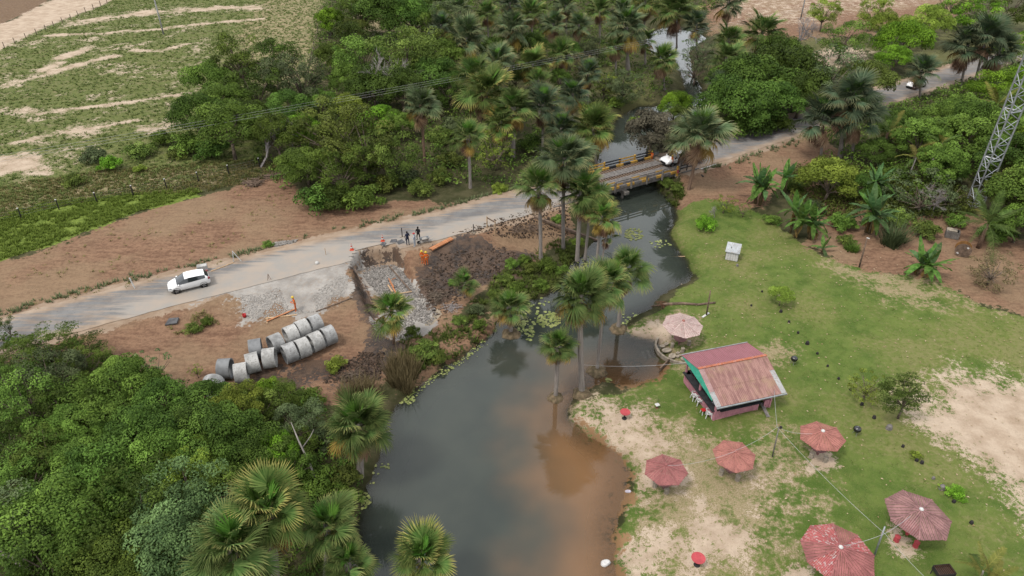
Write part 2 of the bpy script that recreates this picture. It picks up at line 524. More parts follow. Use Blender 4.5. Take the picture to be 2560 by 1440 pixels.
k_mud_and_shade = U(zone([(870, 690), (905, 690), (935, 735), (968, 768), (935, 805), (890, 790)], 0.5, 0.4), zone([(1090, 640), (1140, 610), (1260, 615), (1345, 630), (1300, 680), (1200, 710), (1110, 760), (1085, 800), (1040, 730), (1040, 690)], 0.6, 0.7),
          zone([(880, 760), (920, 740), (960, 830), (1000, 870), (960, 940), (900, 960), (810, 965), (850, 930), (900, 900), (930, 860)], 0.7, 0.7),
          0.8 * zone([(560, 985), (640, 920), (780, 900), (850, 900), (880, 950), (760, 970), (640, 1000)], 0.8, 0.9),
          zone([(870, 690), (905, 650), (990, 640), (1010, 668), (985, 650), (905, 668), (895, 700), (930, 800), (900, 790)], 0.4, 0.6))  # last band paints the shade under the pit's overhang in mud colour
k_gravel = U(zone([(520, 708), (650, 665), (760, 640), (880, 615), (905, 640), (872, 670), (885, 705), (860, 740), (790, 770), (720, 770), (700, 725), (660, 742), (645, 790), (610, 790), (600, 745), (480, 760)], 1.1, 1.9),
             zone([(668, 610), (700, 598), (745, 598), (735, 606), (690, 616)], 0.4, 1.9), 0.95 * (1 - smooth(-0.5, 0.35, sdist(PIT, GQ) + 0.5 * vnoise(GQ, 1.2, 2))) * (1 - zone([(870, 690), (905, 690), (935, 735), (968, 768), (935, 805), (890, 790)], 0.5, 0.4)) * (1 - zone([(880, 640), (1010, 630), (1000, 662), (940, 664), (895, 684)], 0.3, 0.5)))
k_silt = zone([(1055, 815), (1095, 768), (1112, 790), (1080, 812)], 0.15, 0.3)
k_weed = zone([(-300, 640), (0, 548), (100, 512), (300, 486), (420, 474), (495, 468), (505, 484), (440, 503), (330, 535), (210, 582), (120, 620), (0, 655), (-300, 760)], 0.5, 2.0)
k_straw = U(0.82 * zone([(1440, 1000), (1560, 980), (1750, 1060), (1960, 1100), (2040, 1240), (1960, 1420), (1700, 1500), (1540, 1440), (1580, 1200)], 3.5) + 0.15 * zone([(1440, 1000), (1560, 980), (1720, 1060), (1740, 1200), (1600, 1300), (1560, 1200)], 2.0),
            0.55 * zone([(2180, 560), (2400, 700), (2560, 800), (2200, 760), (2060, 660)], 1.5), 0.6 * zone([(640, 0), (820, -20), (790, 200), (640, 240), (560, 120)], 3.0, 2.0),
            0.5 * zone([(250, 420), (640, 400), (600, 440), (420, 470), (0, 545), (0, 470)], 2.0, 2.0), 0.6 * zone([(880, 40), (1000, 30), (1010, 80), (900, 90)], 3.0, 1.5),
            0.7 * zone([(1900, 860), (2000, 840), (2010, 900), (1920, 910)], 1.0), 0.6 * zone([(1560, 780), (1700, 760), (1780, 840), (1700, 920), (1640, 860)], 1.0))
k_brown = zone([(-400, -40), (0, -60), (200, -60), (90, 20), (0, 62), (-400, 190)], 1.0, 2.3)
k_back = U(0.75 * zone([(2000, 80), (2220, 100), (2200, 160), (2120, 180), (2000, 150)], 3.0, 2.0), 0.7 * zone([(1480, 150), (1620, 170), (1640, 260), (1560, 280), (1480, 220)], 2.0, 0.9),
           0.8 * zone([(2300, 120), (2400, 60), (2560, 20), (2700, 100), (2560, 160), (2420, 170), (2250, 200)], 2.0, 2.0))
_dr, _arc = pdist(ROAD, GQ)
k_shoulder = (1 - smooth(3.4, 4.6, _dr + 0.5 * vnoise(GQ, 3.0, 2))) * np.where((_arc > S_BR0) & (_arc < S_BR1), 0, 1)
_sw = sdist(WATER, GQ)
k_wet = (1 - smooth(0.1, 0.9, _sw)) * smooth(-4, -0.5, _sw)
_beach = smooth(3.0, 8.0, GQ[:, 0]) * (1 - smooth(48, 54, GQ[:, 1]))
k_orange = 0.75 * _beach * (1 - smooth(-0.2, 1.5, _sw + 0.9 * vnoise(GQ, 2.5, 3))) 
k_bed = (1 - smooth(-0.4, 0.1, _sw)) * (1 - _beach)

_i = (np.arange(NY - 1)[:, None] * NX + np.arange(NX - 1)[None, :]).ravel()
GF = np.stack([_i, _i + 1, _i + NX + 1, _i + NX], 1)
one = np.ones(len(GQ))
def rgba(a, b, c, d): return np.stack([a, b, c, d], 1)

# ------------------------------------------------------------------ ground material
g = NT('ground_cover')
P = g.coord()
n_big = g.noise(0.11, 4)
n_mid = g.noise(0.6, 5, 0.6)
n_fin = g.noise(2.8, 5, 0.65)
n_mic = g.noise(14.0, 3, 0.7)
n_str = g.noise(1.0, 4, 0.6, g.mapping((0.5, 2.2, 1), (0, 0, R(-24))))
def sep(an):
    s = g.n('ShaderNodeSeparateColor')
    nd = g.n('ShaderNodeAttribute', attribute_name=an)
    g.l(nd.outputs['Color'], s.inputs[0])
    return s.outputs[0], s.outputs[1], s.outputs[2], nd.outputs['Alpha']
a_lawn, a_field, a_sand, a_dirt = sep('cover_a')
a_mud_and_shade, a_gravel, a_weed, a_straw = sep('cover_b')
a_brown, a_back, a_shoulder, a_orange = sep('cover_c')
a_wet, a_silt, a_bed, _ = sep('cover_d')
def edge(mask, amt=0.8, lo=0.38, hi=0.62, nz=None):
    mixn = g.ramp(g.math('ADD', g.math('MULTIPLY', n_mid, 0.5), g.math('MULTIPLY', n_fin, 0.5)) if nz is None else nz, 0.34, 0.66)
    return g.ramp(g.math('ADD', mask, g.math('MULTIPLY', g.math('SUBTRACT', mixn, 0.5), g.math('MULTIPLY', amt, g.ramp(mask, 0.0, 0.08)))), lo, hi)
c_floor = g.mix(g.ramp(n_mid, 0.35, 0.65), (0.06, 0.065, 0.025), (0.12, 0.11, 0.055))
c_floor = g.mix(g.ramp(n_fin, 0.55, 0.75), c_floor, (0.14, 0.12, 0.075))
c_sandA = g.mix(g.ramp(n_mid, 0.3, 0.7), (0.52, 0.39, 0.28), (0.72, 0.58, 0.44))
c_sandA = g.mix(g.math('MULTIPLY', g.ramp(n_fin, 0.5, 0.75), 0.35), c_sandA, (0.33, 0.25, 0.17))
c_lawn = g.mix(g.ramp(n_mid, 0.3, 0.7), (0.092, 0.160, 0.027), (0.178, 0.24, 0.055))
c_lawn = g.mix(g.ramp(n_big, 0.45, 0.65), c_lawn, g.mix(n_fin, (0.14, 0.20, 0.038), (0.25, 0.265, 0.08)))
c_lawn = g.mix(g.math('MULTIPLY', g.ramp(n_mic, 0.5, 0.72), 0.5), c_lawn, (0.30, 0.28, 0.13))
c_lawn = g.mix(g.math('MULTIPLY', g.ramp(g.math('ADD', g.math('MULTIPLY', n_big, 0.5), g.math('MULTIPLY', n_fin, 0.5)), 0.50, 0.62), 0.42), c_lawn, (0.34, 0.285, 0.15))
c_field = g.mix(g.ramp(n_fin, 0.36, 0.6), (0.10, 0.135, 0.035), (0.20, 0.225, 0.07))
c_field = g.mix(g.ramp(g.math('ADD', g.math('MULTIPLY', n_mic, 0.6), g.math('MULTIPLY', n_mid, 0.4)), 0.52, 0.62), c_field, (0.36, 0.29, 0.17))
c_straw = g.mix(g.ramp(n_mic, 0.35, 0.65), (0.29, 0.235, 0.115), (0.52, 0.42, 0.265))
c_dirt = g.mix(g.ramp(g.math('ADD', g.math('MULTIPLY', n_str, 0.42), g.math('MULTIPLY', n_fin, 0.58)), 0.36, 0.64), (0.20, 0.112, 0.072), (0.39, 0.235, 0.148))
c_dirt = g.mix(g.math('MULTIPLY', g.ramp(n_big, 0.42, 0.62), 0.55), c_dirt, g.mix(n_fin, (0.26, 0.165, 0.105), (0.46, 0.35, 0.21)))
c_dirt = g.mix(g.math('MULTIPLY', g.ramp(n_fin, 0.58, 0.7), 0.6), c_dirt, (0.13, 0.085, 0.062))
c_mud_and_shade = g.mix(g.ramp(n_mid, 0.4, 0.62), g.mix(g.ramp(n_fin, 0.35, 0.7), (0.03, 0.026, 0.025), (0.115, 0.09, 0.075)), g.mix(n_fin, (0.10, 0.065, 0.045), (0.21, 0.14, 0.10)))
voro = g.n('ShaderNodeTexVoronoi')
voro.inputs['Scale'].default_value = 7.0
g.l(P, voro.inputs['Vector'])
c_grav = g.mix(g.ramp(n_mid, 0.3, 0.7), (0.36, 0.33, 0.30), (0.56, 0.525, 0.48))
c_grav = g.mix(g.math('MULTIPLY', g.ramp(n_fin, 0.5, 0.7), 0.5), c_grav, (0.42, 0.33, 0.25))
c_grav = g.mix(g.math('MULTIPLY', g.ramp(n_mic, 0.55, 0.7), 0.5), c_grav, (0.20, 0.19, 0.18))
c_weed = g.mix(g.ramp(n_fin, 0.35, 0.65), (0.13, 0.19, 0.035), (0.26, 0.34, 0.065))
c_brown = g.mix(g.ramp(n_fin, 0.35, 0.65), (0.19, 0.12, 0.075), (0.28, 0.19, 0.12))
c_shoulder = g.mix(g.ramp(n_mid, 0.3, 0.7), (0.36, 0.25, 0.17), (0.50, 0.38, 0.28))
base = c_floor
base = g.mix(edge(a_back), base, g.mix(n_fin, (0.10, 0.12, 0.04), (0.22, 0.20, 0.09)))
base = g.mix(edge(a_field, 0.6), base, c_field)
base = g.mix(edge(a_lawn, 0.6), base, c_lawn)
base = g.mix(edge(a_straw, 0.9, 0.25, 0.80, g.math('ADD', g.math('MULTIPLY', n_mid, 0.5), g.math('MULTIPLY', n_fin, 0.5))), base, c_straw)
base = g.mix(edge(a_dirt), base, c_dirt)
base = g.mix(edge(a_brown), base, c_brown)
base = g.mix(edge(a_weed), base, c_weed)
n_spk = g.math('ADD', g.math('ADD', g.math('MULTIPLY', n_mid, 0.3), g.math('MULTIPLY', n_fin, 0.4)), g.math('MULTIPLY', n_mic, 0.3))
base = g.mix(edge(a_sand, 1.0, 0.36, 0.64, n_spk), base, c_sandA)
base = g.mix(edge(a_shoulder, 0.9), base, c_shoulder)
base = g.mix(edge(a_mud_and_shade, 1.3), base, c_mud_and_shade)  # mud, and the painted shade at the head of the pit
base = g.mix(edge(a_gravel, 0.9), base, c_grav)
base = g.mix(edge(a_silt, 0.2), base, (0.44, 0.37, 0.28))
base = g.mix(edge(a_orange, 0.7), base, g.mix(n_mid, (0.33, 0.17, 0.075), (0.42, 0.27, 0.15)))
base = g.mix(a_bed, base, (0.07, 0.06, 0.04))
wetdark = g.mix(g.math('MULTIPLY', a_wet, 0.55), (1, 1, 1), (0.45, 0.42, 0.40))
base = g.mix(1.0, base, wetdark, 'MULTIPLY')
base = g.mix(1.0, base, (0.44, 0.44, 0.44), 'MULTIPLY')
g.color(base)
g.rough(g.mix(edge(a_mud_and_shade), (0.95, 0.95, 0.95), (0.34, 0.34, 0.34)))
g.spec(0.08)
g.bump(g.math('ADD', g.math('ADD', n_fin, g.math('MULTIPLY', n_mic, 0.5)), g.math('MULTIPLY', n_mid, 0.7)), 0.7, 0.12)
M_ground = g.mat

gm = np_mesh('ground', np.column_stack([GQ, GZ]), GF, M_ground, {
    'cover_a': ('POINT', 'FLOAT_COLOR', rgba(k_lawn, k_field, k_sand, k_dirt)),
    'cover_b': ('POINT', 'FLOAT_COLOR', rgba(k_mud_and_shade, k_gravel, k_weed, k_straw)),
    'cover_c': ('POINT', 'FLOAT_COLOR', rgba(k_brown, k_back, k_shoulder, k_orange)),
    'cover_d': ('POINT', 'FLOAT_COLOR', rgba(k_wet, k_silt, k_bed, one))}, sm=True)
ground = tag(link('ground', gm), kind='structure')

def cover_at(x, y):
    """Nearest grid index for a place on the ground."""
    i = int(np.clip(np.searchsorted(GX, x), 1, NX - 1))
    j = int(np.clip(np.searchsorted(GY, y), 1, NY - 1))
    if x - GX[i - 1] < GX[i] - x: i -= 1
    if y - GY[j - 1] < GY[j] - y: j -= 1
    return j * NX + i

def gz_fast(X, Y):
    """Bilinear ground height from the built sheet."""
    X, Y = np.asarray(X, float), np.asarray(Y, float)
    i = np.clip(np.searchsorted(GX, X) - 1, 0, NX - 2)
    j = np.clip(np.searchsorted(GY, Y) - 1, 0, NY - 2)
    u = (X - GX[i]) / (GX[i + 1] - GX[i])
    v = (Y - GY[j]) / (GY[j + 1] - GY[j])
    k = j * NX + i
    return (GZ[k] * (1 - u) + GZ[k + 1] * u) * (1 - v) + (GZ[k + NX] * (1 - u) + GZ[k + NX + 1] * u) * v

# ------------------------------------------------------------------ water sheet
wf = GF[(GZ[GF].min(1) < 0.12) & (_sw[GF].min(1) < 3.0)]
used = np.unique(wf)
remap = np.full(len(GQ), -1)
remap[used] = np.arange(len(used))
w = NT('murky_water')
dep = w.attr('depth')
turb = w.attr('silt')
wn = w.noise(0.25, 3)
body = w.mix(w.ramp(wn, 0.3, 0.7), (0.021, 0.026, 0.022), (0.027, 0.032, 0.026))
body = w.mix(turb, body, (0.135, 0.072, 0.033))
w.color(body)
w.rough(0.012)
w.bsdf.inputs['IOR'].default_value = 1.36
w.bsdf.inputs['Specular IOR Level'].default_value = 0.5
rp = w.noise(1.6, 3, 0.5, w.mapping((1, 1.6, 1)))
nb = w.n('ShaderNodeBump')
nb.inputs['Strength'].default_value = 0.03
nb.inputs['Distance'].default_value = 0.02
w.l(rp, nb.inputs['Height'])
w.l(nb.outputs[0], w.bsdf.inputs['Normal'])
tr = w.n('ShaderNodeBsdfTransparent')
tr.inputs['Color'].default_value = (0.95, 0.93, 0.88, 1)
gl = w.n('ShaderNodeBsdfGlossy')
gl.inputs['Roughness'].default_value = 0.012
w.l(nb.outputs[0], gl.inputs['Normal'])
fr = w.n('ShaderNodeFresnel')
fr.inputs['IOR'].default_value = 1.333
clear = w.n('ShaderNodeMixShader')
w.l(fr.outputs[0], clear.inputs[0])
w.l(tr.outputs[0], clear.inputs[1])
w.l(gl.outputs[0], clear.inputs[2])
ms = w.n('ShaderNodeMixShader')
w.l(dep, ms.inputs[0])
w.l(clear.outputs[0], ms.inputs[1])
w.l(w.bsdf.outputs[0], ms.inputs[2])
w.l(ms.outputs[0], w.out.inputs['Surface'])
depth = np.maximum(0, -GZ[used])
opac = 1 - np.exp(-depth * 3.4)
qx, qy = GQ[used, 0], GQ[used, 1]
silt = smooth(-2.5, 8.0, qx + 2.2 * vnoise(GQ[used], 5.0, 3)) * (1 - smooth(43, 54, qy + 2.0 * vnoise(GQ[used] + 9, 4.0, 2)))
wm = np_mesh('water', np.column_stack([GQ[used], np.zeros(len(used))]), remap[wf], w.mat,
             {'depth': ('POINT', 'FLOAT', opac), 'silt': ('POINT', 'FLOAT', silt)})
water = tag(link('water', wm), kind='structure')

# ------------------------------------------------------------------ road
r = NT('worn_asphalt')
rs = r.attr('across')
du = r.attr('dust')
n1 = r.noise(0.5, 5, 0.6)
n2 = r.noise(5.0, 4, 0.65)
n3 = r.noise(1.0, 4, 0.6, r.mapping((0.25, 2.2, 1), (0, 0, R(-22))))
asp = r.mix(r.ramp(n1, 0.3, 0.7), (0.225, 0.22, 0.218), (0.31, 0.305, 0.30))
asp = r.mix(r.math('MULTIPLY', r.ramp(n2, 0.55, 0.7), 0.5), asp, (0.13, 0.13, 0.14))
dus = r.mix(r.ramp(n1, 0.3, 0.7), (0.40, 0.29, 0.205), (0.55, 0.43, 0.325))
f1 = r.ramp(r.math('ADD', rs, r.math('MULTIPLY', r.math('SUBTRACT', n3, 0.5), 1.1)), 0.50, 0.92)
f2 = r.ramp(r.math('ADD', du, r.math('MULTIPLY', r.math('SUBTRACT', n3, 0.5), 1.0)), 0.20, 0.62)
c = r.mix(r.math('MULTIPLY', r.ramp(n3, 0.42, 0.72), 0.6), asp, dus)
c = r.mix(f1, c, dus)
c = r.mix(r.math('MULTIPLY', f2, 0.92), c, r.mix(r.ramp(n1, 0.35, 0.65), (0.46, 0.43, 0.39), (0.53, 0.45, 0.375)))
c = r.mix(1.0, c, (0.42, 0.42, 0.42), 'MULTIPLY')
r.color(c)
r.rough(0.9)
r.spec(0.1)
r.bump(n2, 0.4, 0.02)
M_road = r.mat

def road_strip(name, s0, s1, halfw, step=0.5, n=14):
    ss = np.arange(s0, s1 + 1e-6, step)
    cx, cy = np.interp(ss, ROAD_S, ROAD[:, 0]), np.interp(ss, ROAD_S, ROAD[:, 1])
    kk = 9
    pad = np.pad(np.stack([cx, cy], 1), ((kk, kk), (0, 0)), mode='reflect', reflect_type='odd')
    ker = np.ones(2 * kk + 1) / (2 * kk + 1)
    cx, cy = np.convolve(pad[:, 0], ker, 'valid'), np.convolve(pad[:, 1], ker, 'valid')
    tx, ty = np.gradient(cx), np.gradient(cy)
    ln = np.hypot(tx, ty)
    nx, ny = -ty / ln, tx / ln
    u = np.linspace(-1, 1, n)
    jag = 1 + 0.05 * vnoise(np.stack([ss, ss * 0], 1), 2.0, 2)
    X = cx[:, None] + nx[:, None] * u * halfw * jag[:, None]
    Y = cy[:, None] + ny[:, None] * u * halfw * jag[:, None]
    Q = np.stack([X.ravel(), Y.ravel()], 1)
    gz = gz_fast(Q[:, 0], Q[:, 1])
    Z = np.maximum(ROAD_Z - 0.03 * (np.tile(u, len(ss)) ** 2), gz + 0.012)
    Z = np.where(gz < ROAD_Z - 0.3, ROAD_Z - 0.03, Z)
    i = (np.arange(len(ss) - 1)[:, None] * n + np.arange(n - 1)).ravel()
    F = np.stack([i, i + 1, i + n + 1, i + n], 1)[:, ::-1]
    F = F[gz[F].min(1) > ROAD_Z - 0.45]
    dust = np.maximum.reduce([1 - smooth(-3.0, 2.5, sdist(poly([(560, 690), (640, 655), (800, 610), (905, 600), (980, 605), (900, 650), (700, 720), (500, 740)], 2.0), Q)),
                      0.8 * (1 - smooth(-2, 3.0, sdist(poly([(300, 770), (560, 690), (700, 655), (700, 720), (500, 760), (320, 800)], 2.0), Q))),
                      0.75 * (1 - smooth(-1, 2.0, sdist(poly([(980, 600), (1180, 548), (1330, 520), (1400, 500), (1200, 590), (1050, 605)], 2.0), Q)))])
    me = np_mesh(name, np.column_stack([Q, Z]), F[:, ::-1], M_road, {'across': ('POINT', 'FLOAT', np.abs(np.tile(u, len(ss)))), 'dust': ('POINT', 'FLOAT', dust)}, sm=True)
    return tag(link(name, me), kind='structure')
road_strip('road', 0.5, S_BR0, 3.15)
road_strip('road', S_BR1, ROAD_S[-1] - 1, 3.15)
# ------------------------------------------------------------------ leaf materials
def leaf_mat(name, dark, lite, tipc=None, trans=0.15, obj_var=0.36, rough=0.6, attr=None):
    k_ = ALB * 0.88
    dark, lite = tuple(v * k_ for v in dark), tuple(v * k_ for v in lite)
    tipc = tuple(v * ALB for v in tipc) if tipc else None
    m = NT(name)
    geo = m.n('ShaderNodeNewGeometry')
    oi = m.n('ShaderNodeObjectInfo')
    c = m.mix(geo.outputs['Random Per Island'], dark, lite)
    if attr:
        c = m.mix(m.ramp(m.attr(attr), 0.25, 0.9), c, tuple(v * 1.6 for v in lite))
    if tipc:
        c = m.mix(m.math('MULTIPLY', m.ramp(m.attr('tip'), 0.45, 1.0), m.ramp(oi.outputs['Random'], 0.2, 1.0, 0.15, 0.9)), c, tipc)
    hs = m.n('ShaderNodeHueSaturation')
    m.l(m.math('ADD', 0.5, m.math('MULTIPLY', m.math('SUBTRACT', oi.outputs['Random'], 0.5), 0.03)), hs.inputs['Hue'])
    m.l(m.math('ADD', 1.0, m.math('MULTIPLY', m.math('SUBTRACT', oi.outputs['Random'], 0.5), obj_var * 2)), hs.inputs['Value'])
    m.l(c, hs.inputs['Color'])
    c = hs.outputs[0]
    m.color(c)
    m.rough(rough)
    m.spec(0.06)
    if trans:
        tr = m.n('ShaderNodeBsdfTranslucent')
        m.l(c, tr.inputs['Color'])
        mx = m.n('ShaderNodeMixShader')
        mx.inputs[0].default_value = trans
        m.l(m.bsdf.outputs[0], mx.inputs[1])
        m.l(tr.outputs[0], mx.inputs[2])
        m.l(mx.outputs[0], m.out.inputs['Surface'])
    return m.mat

FROND = {'blue': leaf_mat('frond_grey_green', (0.075, 0.125, 0.052), (0.17, 0.225, 0.11), (0.34, 0.30, 0.14)),
         'mid': leaf_mat('frond_green', (0.065, 0.125, 0.030), (0.155, 0.225, 0.065), (0.34, 0.30, 0.11)),
         'gold': leaf_mat('frond_yellow_green', (0.070, 0.135, 0.028), (0.17, 0.24, 0.062), (0.46, 0.35, 0.12)),
         'dark': leaf_mat('frond_dark_green', (0.050, 0.088, 0.045), (0.115, 0.155, 0.085), (0.22, 0.20, 0.10))}
FROND_YOUNG = leaf_mat('frond_young_green', (0.065, 0.16, 0.020), (0.13, 0.26, 0.04))
FROND_YELLOW = leaf_mat('frond_turning_yellow', (0.30, 0.20, 0.045), (0.52, 0.36, 0.09), (0.46, 0.25, 0.11))
FROND_DEAD = leaf_mat('frond_dead_brown', (0.19, 0.105, 0.068), (0.42, 0.25, 0.155), (0.46, 0.32, 0.22))
GREEN = {
    'deep':   ('deep green',      leaf_mat('leaf_deep_green', (0.036, 0.070, 0.012), (0.090, 0.148, 0.025), attr='fresh')),
    'mid':    ('mid green',       leaf_mat('leaf_mid_green', (0.064, 0.114, 0.018), (0.14, 0.215, 0.036), attr='fresh')),
    'bright': ('bright green',    leaf_mat('leaf_bright_green', (0.072, 0.155, 0.011), (0.17, 0.30, 0.025), attr='fresh')),
    'lime':   ('yellow-green',    leaf_mat('leaf_yellow_green', (0.12, 0.18, 0.022), (0.25, 0.33, 0.05), attr='fresh')),
    'olive':  ('olive green',     leaf_mat('leaf_olive_green', (0.062, 0.098, 0.019), (0.145, 0.19, 0.038), attr='fresh')),
    'grey':   ('grey-green',      leaf_mat('leaf_grey_green', (0.060, 0.088, 0.036), (0.125, 0.16, 0.070), attr='fresh')),
    'blue':   ('bluish green',    leaf_mat('leaf_bluish_green', (0.055, 0.10, 0.036), (0.14, 0.215, 0.075), attr='fresh')),
    'bronze': ('bronze brown',    leaf_mat('leaf_bronze', (0.060, 0.058, 0.040), (0.13, 0.115, 0.08), attr='fresh')),
    'straw':  ('dry straw-coloured', leaf_mat('leaf_dry_straw', (0.19, 0.16, 0.07), (0.36, 0.30, 0.15))),
}
BARK = simple('bark_grey_brown', (0.16, 0.125, 0.095), 0.95, 0.4, 4.0, bump=0.6)
BARK_PALE = simple('bark_pale_grey', (0.36, 0.33, 0.30), 0.95, 0.25, 3.0, bump=0.5)
BARK_PALM = simple('bark_palm_grey', (0.30, 0.265, 0.235), 0.95, 0.35, 5.0, (0.16, 0.12, 0.10), bump=0.6)
BARK_PALM_BROWN = simple('bark_palm_brown', (0.20, 0.13, 0.09), 0.95, 0.35, 5.0, (0.10, 0.07, 0.05), bump=0.6)
TWIG_DEAD = simple('dead_twig_grey', (0.29, 0.26, 0.25), 0.95, 0.25, 3.0)
SOIL = simple('mound_soil', (0.14, 0.10, 0.065), 0.95, 0.5, 3.0, (0.10, 0.12, 0.04), bump=0.7)

# ------------------------------------------------------------------ fan palm fronds (shared meshes)
def fan_frond(name, seed, n, pet, blade, spread, cup, droop, fold=0.0, costa=0.5):
    # costapalmate leaf: petiole, then a fan of narrow drooping segments
    rg = np.random.default_rng(seed)
    V, F, T = [], [], []
    def tri(*ids): F.append(ids)
    # petiole
    pz = lambda t: -0.10 * pet * t * t
    for k, t in enumerate((0, 0.5, 1)):
        wv = 0.055 * (1 - 0.45 * t)
        b = len(V)
        V += [(pet * t, -wv, pz(t)), (pet * t, wv, pz(t)), (pet * t, 0, pz(t) - wv * 0.9)]
        T += [0, 0, 0]
        if k:
            a = b - 3
            for i in range(3):
                j = (i + 1) % 3
                tri(a + i, a + j, b + j); tri(a + i, b + j, b + i)
    angs = np.linspace(-spread, spread, n) + rg.uniform(-0.03, 0.03, n)
    dA = 2 * spread / n
    for a in angs:
        q = 1 - abs(a) / spread
        ox = pet + costa * 0.7 * q
        oz = pz(1) - droop * 0.10 * q
        L = blade * (0.80 + 0.28 * math.cos(a * 0.9)) * rg.uniform(0.88, 1.06) * (1 - 0.25 * q)
        ca, sa = math.cos(a), math.sin(a)
        dr = droop * rg.uniform(0.75, 1.35)
        jit = rg.uniform(-0.06, 0.06)
        rows = []
        for t in (0.04, 0.34, 0.68, 1.0):
            rr = L * t
            hw = min(rr * dA * 0.52 + 0.012, 0.040 * blade / 1.7) * (1.0 if t < 0.5 else (0.72 if t < 0.8 else 0.0))
            xx = ox + ca * rr * (1 - 0.10 * dr * t * t)
            yy = sa * rr * (1 - fold * 0.6) * (1 - 0.10 * dr * t * t)
            zz = oz + cup * abs(sa) * rr * 0.55 - dr * L * 0.40 * t ** 2.2 + jit * rr
            nx, ny = -sa, ca
            row = []
            if hw > 0:
                row = [len(V), len(V) + 1]
                V.append((xx - nx * hw, yy - ny * hw, zz - 0.02)); V.append((xx + nx * hw, yy + ny * hw, zz + 0.02))
                T += [t, t]
            else:
                row = [len(V)]
                V.append((xx, yy, zz)); T.append(t)
            rows.append(row)
        for r0, r1 in zip(rows[:-1], rows[1:]):
            if len(r1) == 2:
                tri(r0[0], r0[1], r1[1]); tri(r0[0], r1[1], r1[0])
            else:
                tri(r0[0], r0[1], r1[0])
    return np_mesh(name, V, F, FROND['mid'], {'tip': ('POINT', 'FLOAT', T)})

FR_YOUNG = [fan_frond('young_frond', 10 + i, 36, 0.8, 1.7, 2.0, 0.6, 0.3) for i in range(2)]
FR_UP = [fan_frond('upper_frond', 20 + i, 42, 1.2, 1.95, 2.5, 0.55, 0.8) for i in range(3)]
FR_OUT = [fan_frond('outer_frond', 30 + i, 44, 1.45, 2.0, 2.6, 0.45, 1.2) for i in range(3)]
FR_OLD = [fan_frond('old_frond', 40 + i, 38, 1.4, 1.8, 2.4, 0.1, 1.6, 0.25) for i in range(3)]
FR_DEAD = [fan_frond('dead_frond', 50 + i, 34, 1.25, 1.65, 1.5, -0.5, 0.9, 0.4) for i in range(3)]

def unit_trunk(name, seed, n=9, rings=9, flare=1.25, top=1.0, wob=0.02, mat=None):
    rg = np.random.default_rng(seed)
    mb = MB()
    pts, rad = [], []
    a, b = rg.uniform(-1, 1, 2)
    for k in range(rings + 1):
        t = k / rings
        pts.append((wob * a * math.sin(t * 3.0) * 4, wob * b * math.sin(t * 2.4) * 4, t))
        rad.append((flare if k == 0 else 1.0) * (1 - 0.12 * t) * rg.uniform(0.93, 1.07) * (top if t > 0.88 else 1))
    vs, fs = [], []
    for (x, y, z), q in zip(pts, rad):
        for k in range(n):
            an = 2 * math.pi * k / n
            vs.append((x + q * math.cos(an), y + q * math.sin(an), z))
    for i in range(rings):
        for k in range(n):
            k2 = (k + 1) % n
            fs.append((i * n + k, i * n + k2, (i + 1) * n + k2, (i + 1) * n + k))
    fs.append(tuple(rings * n + k for k in range(n)))
    mb.add(vs, fs)
    return mb.mesh(name, (mat or BARK_PALM,), sm=True)
PALM_TRUNKS = [unit_trunk('palm_trunk', 60 + i, top=1.25, wob=0.12) for i in range(3)]

